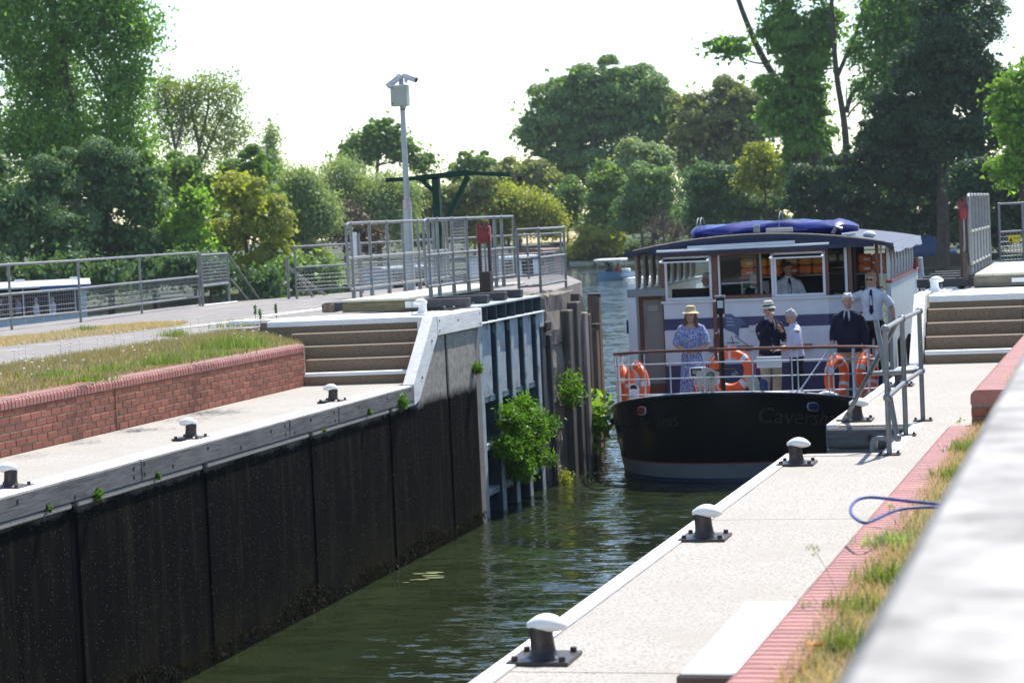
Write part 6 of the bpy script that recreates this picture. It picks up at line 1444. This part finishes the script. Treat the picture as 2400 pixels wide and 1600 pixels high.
# right strip
def rpts(n, a, b, y0, y1, z):
    y = rng.uniform(y0,y1,n); x = xw(y)+rng.uniform(a,b,n); return np.stack([x,y,np.full(n,z)],1)
tag(blades('strip_grass', rpts(30000,0.17,0.95,5.5,15.35,2.77), 0.055, G_straw, 1.3, 0.003), 'parched straw grass strip behind the low right brick wall', 'grass')
tag(blades('strip_green', rpts(3500,0.2,0.9,5.5,15.3,2.77), 0.06, G_green, 1.2, 0.003), 'sparse green blades in the parched right strip', 'grass')
tag(blades('inner_grass', rpts(16000,0.9,2.1,9.5,15.4,2.83), 0.06, G_straw, 1.2, 0.004), 'straw grass farther back behind the low right brick wall', 'grass')
tag(blades('upper_grass', rpts(12000,0.38,1.8,15.45,22,2.995), 0.07, G_straw, 1.1, 0.004), 'dry grass behind the taller brick wall at the right edge', 'grass')
for px, py, n, h, r, lb in ((2085,1280,260,0.10,0.07,'grey-green thistle rosette in the right grass strip'),(2080,1365,240,0.12,0.05,'small green tuft in the right strip'),(2240,1120,300,0.10,0.07,'green weed clump below the blurred beam'),(2265,1060,260,0.12,0.06,'green weed clump highest in the right strip'),(2030,1430,260,0.09,0.08,'spreading green tuft in the middle of the right strip'),(1985,1530,120,0.16,0.04,'green weed at the bottom of the right strip')):
    c = Zp(px, py, 2.78); p = np.array(c) + np.concatenate([rng.normal(size=(n,2))*r, np.zeros((n,1))],1)
    tag(blades('weed', p, h*0.7, V['willow'] if 'thistle' in lb else G_green, 1.2, 0.004), lb, 'weed', 'grass tufts')
for i, (p0, p1, p2) in enumerate((((2000,1500),(1930,1440),(1885,1412)),((1975,1420),(1935,1330),(1905,1285)),((2290,1130),(2262,1040),(2247,985)),((2110,1240),(2085,1200),(2090,1185)))):
    a, b_, c = Zp(*p0,2.78), Zp(*p1,2.92), Zp(*p2,3.0); t = thing('wild_grass', ['long wiry grass stem leaning over the brick wall, lowest one','wiry grass stem crossing the brick wall in the middle','tall grass stem in front of the taller brick wall','short seeding stem near the rope loop'][i], 'weed', a)
    MB().tube(smooth_path([a,b_,c],4), 0.0011, 4).build('stem', V['olive'], t)
    cc = np.array(c) + rng.normal(size=(24,3))*0.012; co, q = leaves(cc,0.014); npmesh('seed_head', co, q, V['olive'], t)
lf = Zp(1913,1517,2.80); ang = [0,0.35,0.62,1.0,1.25,1.6,1.9,2.3,2.6,3.14,3.7,4.2,5.0,5.6]
rad_ = [1,0.5,0.95,0.5,1.0,0.5,1.0,0.5,0.9,0.9,0.4,0.5,0.45,0.5]
MBl = MB().prism([lf+Vector((0.035*r*math.cos(a),0.035*r*math.sin(a),0.012+0.008*math.sin(3*a))) for a, r in zip(ang,rad_)], (0,0,0.002)).build('fallen_leaf', mat('orange_leaf',(0.55,0.20,0.03),0.7,0.2,30))
tag(MBl, 'orange fallen maple leaf on the parched grass at the bottom right', 'leaf')

# ------------------------------------------------------------------ plants on the lock side
V['bush'] = leafmat('leaf_wall_bush', (0.10,0.22,0.025), trans=0.5)
def plant(label, cen, rad, n, leaf, mt, clump=0.06, per=20, name='wall_plant', droop=0.2):
    cen = Vector(cen); t = thing(name, label, 'plant', cen)
    c, cl = cloud([(np.array(cen), np.array(rad)),(np.array(cen)+np.array([0.3*rad[0],-0.2*rad[1],-0.35*rad[2]]), np.array(rad)*0.75)], n, clump, per, 0.2)
    co, q = leaves(c, leaf, droop, 0.45, 0.6); npmesh('leaves', co, q, mt, t)
    sm = MB()
    root = cen + Vector((-rad[0]*0.9,0,-rad[2]*0.3))
    for i in range(8): sm.tube(smooth_path([root, root.lerp(Vector(cl[i*len(cl)//8]),0.5)+Vector((0,0,0.03)), Vector(cl[i*len(cl)//8])],3), 0.004, 4)
    sm.build('stems', M_bark, t)
p = Xp(1225,1000,-8.80)
bt = thing('wall_bush', 'large bright green bush growing out of the open left gate', 'plant', p)
bl_ = [(np.array(Xp(x,y,-8.78)), np.array([0.20,ry/126*1.05,ry/122])) for x, y, ry in ((1225,965,32),(1200,985,28),(1245,990,30),(1215,1030,38),(1245,1050,32),(1190,1050,24),(1220,1095,26),(1258,1015,22),(1270,1075,12),(1283,990,10))]
bc, bcl = cloud(bl_, 17000, 0.055, 14, 0.3); bco, bq = leaf_tris(bc, 0.062, 0.2, 0.42, 0.6); npmesh('leaves', bco, bq, V['bush'], bt, tri=True)
bs = MB(); root = p+Vector((-0.25,0.1,-0.25))
for i in range(26): e = Vector(bcl[i*len(bcl)//26]); bs.tube(smooth_path([root, root.lerp(e,0.5)+Vector((0.05,0,0.05)), e],3), 0.006, 4)
bs.build('stems', M_bark, bt)
for px, py, s_, lb in ((942,940,0.085,'bright fern tuft hanging at the foot of the sloping white board'),(229,1157,0.05,'small green weed on the wall lip below the left quay'),(371,1115,0.032,'tiny weed on the wall lip left of centre'),(867,963,0.035,'tiny weed under the coping near the corner'),(115,1190,0.03,'yellowish weed on the wall lip at far left'),(1117,862,0.085,'round weed on the joint beside the gate'),(760,1008,0.022,'speck of green on the wall lip')):
    p = Xp(px,py,XL+0.05); plant(lb, (p.x,p.y,p.z), (s_*0.7,s_*1.1,s_), int(900*(s_/0.08)**1.2)+60, 0.035 if s_ > 0.05 else 0.02, V['bush'], s_*0.3, 12)
p = Xp(1345,905,-8.80); plant('leafy bramble with yellow-green leaves on the fender posts', (p.x,p.y-0.2,p.z), (0.12,0.35,0.30), 900, 0.07, V['bush'], 0.09, 8)
p = Xp(1372,960,-8.9); plant('large-leaved dock plant beside the timber pile', (p.x,p.y+0.4,p.z-0.1), (0.22,0.35,0.40), 420, 0.20, V['bright'], 0.14, 8)
p = Xp(1322,1100,-8.86); plant('mossy tuft at the waterline of the abutment', (p.x,p.y,0.10), (0.05,0.25,0.10), 700, 0.04, V['yellow'], 0.05, 10)
# weed fringe along the waterline of the left wall
fr_pts = []
for i in range(5200):
    y = random.uniform(17,30.6); k = 0.5+0.5*math.sin(y*2.1)*math.sin(y*0.7+1); 
    if random.random() < k: fr_pts.append((XL+0.01,y,random.uniform(0.02,0.10+0.26*k)))
fp2 = np.array(fr_pts); cc, q = leaves(fp2, 0.045, 1.6, 0.35); npo = npmesh('water_weed', cc, q, leafmat('wall_weed',(0.026,0.023,0.009),0.4,0.2), None, 'stuff')
tag(npo, 'brown weed fringe hanging at the waterline of the left lock wall', 'weed')
dw = MB()
for i in range(9):
    c = Zp(random.uniform(935,1040), 0, 0) if False else Zp(940+random.random()*95, 1335+random.random()*35, 0.006); a = random.uniform(0,6.3); r = random.uniform(0.02,0.06)
    dw.prism([c+Vector((r*2.2*math.cos(a+t)*1.0, r*0.9*math.sin(a+t), 0)) for t in [2*math.pi*j/8 for j in range(8)]], (0,0,0.004))
tag(dw.build('floating_weed', mat('floating_leaf',(0.10,0.12,0.03),0.6,0.3,20), kind='stuff'), 'few yellow-green leaves floating by the left lock wall', 'weed')
# ------------------------------------------------------------------ other boats
# trip boat on the far left behind the fence
Yb = 100.0; e1 = Yp(206,770,Yb); e0 = Yp(-420,800,Yb-6); ax = Vector((e1.x-e0.x, e1.y-e0.y, 0)); Lb = ax.length; ax.normalize(); nv = Vector((-ax.y,ax.x,0))
tb = thing('trip_boat', 'white and blue covered trip boat moored behind the left fence', 'boat', (e1.x,e1.y,0))
def tw(s, n, z): return Vector((e1.x,e1.y,0)) - ax*s + nv*n + Vector((0,0,z))
def tbx(s0,s1,n0,n1,z0,z1,name,mt,e=0.02):
    mb = MB().bev((s0,n0,z0),(s1,n1,z1),e); mb.v = [tuple(tw(*v)) for v in mb.v]; return mb.build(name, mt, tb)
zr2 = Yp(100,668,Yb).z; zw1 = Yp(100,690,Yb).z; zw0 = Yp(100,738,Yb).z
M_tblue = mat('trip_boat_blue',(0.03,0.09,0.28),0.4,0.1,3); M_tgrey = mat('trip_boat_grey',(0.42,0.48,0.54),0.4,0.08,2)
hl = MB()
prof = [(0,-0.3),(0,zw0-0.05),(2.9,zw0-0.05),(2.9,-0.3)]
hl.rings([[tw(s,n,z) for n,z in prof] for s in (0.35,Lb)]); hl.build('hull', M_tgrey, tb)
for s in np.arange(0.4,9.5,0.85): tbx(s,s+0.04,-0.02,0.02,0.1,zw0-0.05,'hull_rib',M_bwhite)
tbx(0.3,Lb,-0.04,0.04,zw0-0.05,zw0,'gunwale',M_bwhite)
for s in np.arange(0.5,11,1.25):
    for n in (0.0,2.85): tbx(s,s+0.06,n,n+0.06,zw0,zr2-0.1,'window_post',M_bwhite)
rfb = MB(); rfb.rings([[tw(s,n,z) for n,z in ((-0.15,zr2-0.10),(-0.15,zr2-0.02),(0.9,zr2+0.22),(2.0,zr2+0.22),(3.05,zr2-0.02),(3.05,zr2-0.10))] for s in (-0.25,Lb)]); rfb.build('roof', mat('trip_boat_roof',(0.72,0.74,0.74),0.4,0.05,2), tb)
tbx(-0.28,2.2,-0.17,-0.15,zr2-0.28,zr2-0.03,'blue_fascia',M_tblue); tbx(-0.02,0.3,0.0,0.06,zw0-0.6,zr2-0.1,'end_curtain',cloth('pale_curtain',(0.45,0.5,0.55)))
tbx(-0.02,0.9,-0.03,0.03,zw0-1.0,zw0-0.5,'blue_panel',M_tblue)
tbx(0.2,Lb,2.6,2.7,0.5,zr2-0.1,'far_side',M_inside)
for k in range(5): tbx(4.3+k*0.75,4.3+k*0.75+0.68,0.7,1.4,zr2+0.2,zr2+0.38,'life_raft',M_ljy,0.05)
for s in (0.2,2.9): 
    tbx(s,s+0.5,0.9,1.3,zr2+0.22,zr2+0.32,'roof_hatch',M_bwhite)
base_ = person('person', 'passenger in white closest to the right end of the moored trip boat', tw(1.6,0.7,zw0-0.85), 1.72, 2.4, {-1: ((-0.24,0.05,1.10),(-0.15,0.28,1.12),(0.2,1,0)), 1: ((0.24,0.05,1.10),(0.10,0.30,1.12),(-0.2,1,0))}, tm=K_wshirt, hair='short', hairm=K_grey, lowres=True, group='trip boat passengers')
cols = [K_wshirt, K_dress, K_navy, K_lilac, K_beige]
for i in range(8):
    c = copy_tree(base_); c.location = tw(2.4+0.85*i, 0.6+0.5*(i%3), zw0-0.85+0.05*(i%2)); c['label'] = ['second','third','fourth','fifth','sixth','seventh','eighth','ninth'][i] + ' passenger from the right end of the trip boat, wearing ' + ['white','blue print','navy','lilac','beige'][i%5]
    for ch in c.children:
        if ch.name.startswith('shirt'): ch.data = ch.data.copy(); ch.data.materials[0] = cols[i%5]
        if ch.name.startswith('hair') and i % 2: ch.data = ch.data.copy(); ch.data.materials[0] = K_dkhair
# small day boat out on the river
sb = Zp(1440,655,0); 
sd = thing('day_boat', 'small blue day boat with white canopy out on the river', 'boat', (sb.x,sb.y,0), 0)
bmz = MB(); SX = 1.0
rg = []
for u, wd_, zg_ in ((-1.5,0.06,0.62),(-1.3,0.40,0.60),(-0.8,0.70,0.55),(0.0,0.85,0.50),(1.2,0.85,0.48),(1.7,0.80,0.48)):
    rg.append([sb+Vector((x*1.0+0.55*u*0.75, u*1.15, z)) for x, z in ((-wd_,zg_),(-wd_*0.9,0.2),(-wd_*0.6,-0.15),(wd_*0.6,-0.15),(wd_*0.9,0.2),(wd_,zg_))])
bmz.rings(rg).build('hull', mat('day_boat_blue',(0.10,0.22,0.36),0.3,0.1,3), sd, True)
MB().bev((sb.x-1.25,sb.y-0.9,1.30),(sb.x+0.75,sb.y+1.3,1.46),0.06).build('canopy', M_white, sd)
for dx, dy in ((-1.1,-0.7),(0.6,-0.7),(-0.9,1.1),(0.65,1.1)): MB().cyl(sb+Vector((dx*0.9,dy,0.5)), sb+Vector((dx,dy,1.32)),0.025,n=6).build('canopy_post', M_wire, sd)
MB().quad(sb+Vector((-0.95,-0.75,0.6)),sb+Vector((0.2,-0.75,0.6)),sb+Vector((0.15,-0.5,1.0)),sb+Vector((-0.9,-0.5,1.0))).build('windscreen', M_glass, sd)
MB().bev((sb.x+0.05,sb.y+0.8,0.5),(sb.x+0.9,sb.y+1.4,0.72),0.05).build('stern_seat', M_white, sd)
for lb, dx, m_ in (('dark figure steering the small blue day boat',-0.35,K_dark),('figure in red sitting at the stern of the small day boat',0.28,M_bred)):
    t = thing('person', lb, 'person', sb+Vector((dx,0.1,0.3))); b = MB(); o_ = sb+Vector((dx,0.1,0.2))
    b.rings([[o_+Vector((rx*math.cos(a),ry*math.sin(a),z)) for a in [2*math.pi*j/10 for j in range(10)]] for z,rx,ry in ((0,0.18,0.14),(0.3,0.18,0.13),(0.55,0.22,0.13),(0.62,0.10,0.08),(0.68,0.055,0.055),(0.74,0.075,0.085),(0.84,0.085,0.095),(0.93,0.06,0.07),(0.96,0.02,0.02))])
    for k in (-1,1): b.tube([o_+Vector((k*0.2,0,0.52)),o_+Vector((k*0.25,-0.1,0.3)),o_+Vector((k*0.12,-0.28,0.28))],[0.05,0.045,0.035],8)
    remesh(b, 'body', m_, t, 0.03, 1)
    MB().ell(o_+Vector((0,0.01,0.87)),(0.09,0.1,0.09),10,8).build('hair', K_dkhair, t, True)
# churned wake behind the small boat
wk = MB()
for i in range(160):
    u = random.random(); p = sb+Vector((0.9+u*1.6+random.uniform(-.3,.3), 0.6+u*1.2+random.uniform(-.8,.8), 0.02)); wk.ell(p,(random.uniform(.05,.16),random.uniform(.1,.25),random.uniform(.03,.11)),6,4)
tag(wk.build('wake', mat('foam',(0.8,0.82,0.84),0.6,0.05,5), kind='stuff'), 'white foam churned up beside the small day boat', 'wake')
# boats moored behind the island rail
def moored(label, px0, px1, py0, py1, Y, hullm, cabm, name='moored_boat'):
    a, b = Yp(px0,py1,Y), Yp(px1,py1,Y+3); zt_ = Yp((px0+px1)/2,py0,Y).z
    t = thing(name, label, 'boat', (a.x,a.y,0)); d = Vector((b.x-a.x,b.y-a.y,0)); L_ = d.length; d.normalize(); n = Vector((-d.y,d.x,0))
    def q(s, m_, z): return Vector((a.x,a.y,0))+d*s+n*m_+Vector((0,0,z))
    zd = max(0.7, zt_*0.55)
    MB().rings([[q(s,0.9*w2,zd+0.1*(1-w2)),q(s,0.8*w2,0.0),q(s,0.5*w2,-0.3),q(s,-0.5*w2,-0.3),q(s,-0.8*w2,0),q(s,-0.9*w2,zd+0.1*(1-w2))] for s, w2 in ((-0.8,0.15),(0,0.8),(0.5,1),(L_-0.4,1),(L_,0.85))]).build('hull', hullm, t)
    MB().rings([[q(s,0.75,zd),q(s,0.62,zt_-0.05),q(s,0.3,zt_),q(s,-0.3,zt_),q(s,-0.62,zt_-0.05),q(s,-0.75,zd)] for s in (0.6,L_-0.8)]).build('cabin', cabm, t)
    for s in np.arange(0.9,L_-1.3,0.95): 
        mb = MB(); mb.prism([q(s,-0.735,zd+0.15),q(s+0.5,-0.735,zd+0.15),q(s+0.5,-0.65,zt_-0.15),q(s,-0.65,zt_-0.15)], n*-0.02); mb.build('window', M_dkhole, t)
    return t, q, L_, zd, zt_
moored('grey moored narrowboat behind the left gate railing', 840, 1030, 625, 690, 66, M_tgrey, mat('narrowboat_grey',(0.34,0.36,0.40),0.45,0.1,2))
t, q, L_, zd, zt_ = moored('white moored cruiser with flower tubs behind the crane', 1100, 1275, 600, 650, 72, M_bwhite, M_bwhite)
for i, (s, mt) in enumerate(((0.8,M_bred),(1.5,M_white),(2.2,V['bright']),(3.0,M_bred))):
    if s < L_-0.3:
        pp_ = q(s,-0.95,zd+0.2); tt = thing('flower_tub', ['red flower tub nearest the bow of the white cruiser','white flower tub on the white cruiser','leafy green tub on the white cruiser','red flower tub at the stern of the white cruiser'][i], 'flowers', pp_)
        MB().cyl(pp_-Vector((0,0,0.16)),pp_,0.10,0.13,10).build('pot', M_brown, tt, True)
        cc = np.array(pp_)+rng.normal(size=(260,3))*np.array([0.12,0.12,0.09])+np.array([0,0,0.1]); co, qq = leaves(cc,0.06); npmesh('flowers', co, qq, mt, tt)
moored('brown moored work boat beyond the abutment rail', 1225, 1305, 583, 632, 84, M_pile, M_brown)
mp_ = Zp(1318,632,0.0)
t = thing('river_pile', 'black mooring pile in the river beyond the abutment rail', 'pile', (mp_.x,mp_.y,0))
MB().cyl((mp_.x,mp_.y,-1),(mp_.x,mp_.y,Yp(1318,606,mp_.y).z),0.22,n=12).build('collar', M_dkhole, t, True)
for dx in (-0.12,0.12): MB().cyl((mp_.x+dx,mp_.y,0),(mp_.x+dx,mp_.y,Yp(1318,597,mp_.y).z),0.06,n=8).build('post', M_dkhole, t, True)
# covered boat in the shade on the right
cbp = Zp(2190,622,0); M_tarp = mat('shade_blue_tarp',(0.03,0.06,0.16),0.5,0.15,2)
t = thing('covered_boat', 'dark blue tarpaulin-covered boat moored in the shade on the right', 'boat', (cbp.x,cbp.y,0))
k = 160/5200
MB().rings([[cbp+Vector((s, 0.9*w2*math.cos(a), max(-0.2, zc+hh*math.sin(a)))) for a in [2*math.pi*j/12 for j in range(12)]] for s, w2, zc, hh in ((-1.9,0.5,0.9,0.8),(-1.6,1,1.0,1.1),(-0.2,1,1.0,1.15),(0.5,0.9,0.8,0.75),(1.2,0.8,0.6,0.5),(1.6,0.5,0.6,0.3))]).build('cover', M_tarp, t, True)
MB().rings([[cbp+Vector((s,-w2,z)) for z in (0.5+0.08*(s+2),-0.2)]+[cbp+Vector((s,w2,z)) for z in (-0.2,0.5+0.08*(s+2))] for s, w2 in ((-2.2,0.7),(-1.8,1),(1.2,1),(2.6,0.3),(3.0,0.05))]).build('hull', M_hull, t)
MB().beam(cbp+Vector((0.7,-1.02,0.95)),cbp+Vector((2.4,-0.6,1.25)),0.03,0.16).build('name_board', mat('pale_board',(0.35,0.5,0.55),0.5,0.1,4), t)

# ------------------------------------------------------------------ summer haze
hz = MB().box((-420,-30,-4),(300,420,46)).build('haze', None, None, kind='stuff')
mt = bpy.data.materials.new('haze'); mt.use_nodes = True; nt = mt.node_tree; nt.nodes.remove(nt.nodes['Principled BSDF'])
pv = nt.nodes.new('ShaderNodeVolumePrincipled'); pv.inputs['Color'].default_value = (0.80,0.88,1.0,1); pv.inputs['Density'].default_value = 0.00017; pv.inputs['Anisotropy'].default_value = 0.0
nt.links.new(pv.outputs[0], nt.nodes['Material Output'].inputs['Volume']); hz.data.materials.append(mt)
hz['label'] = 'thin pale summer haze over the river'; hz['category'] = 'haze'
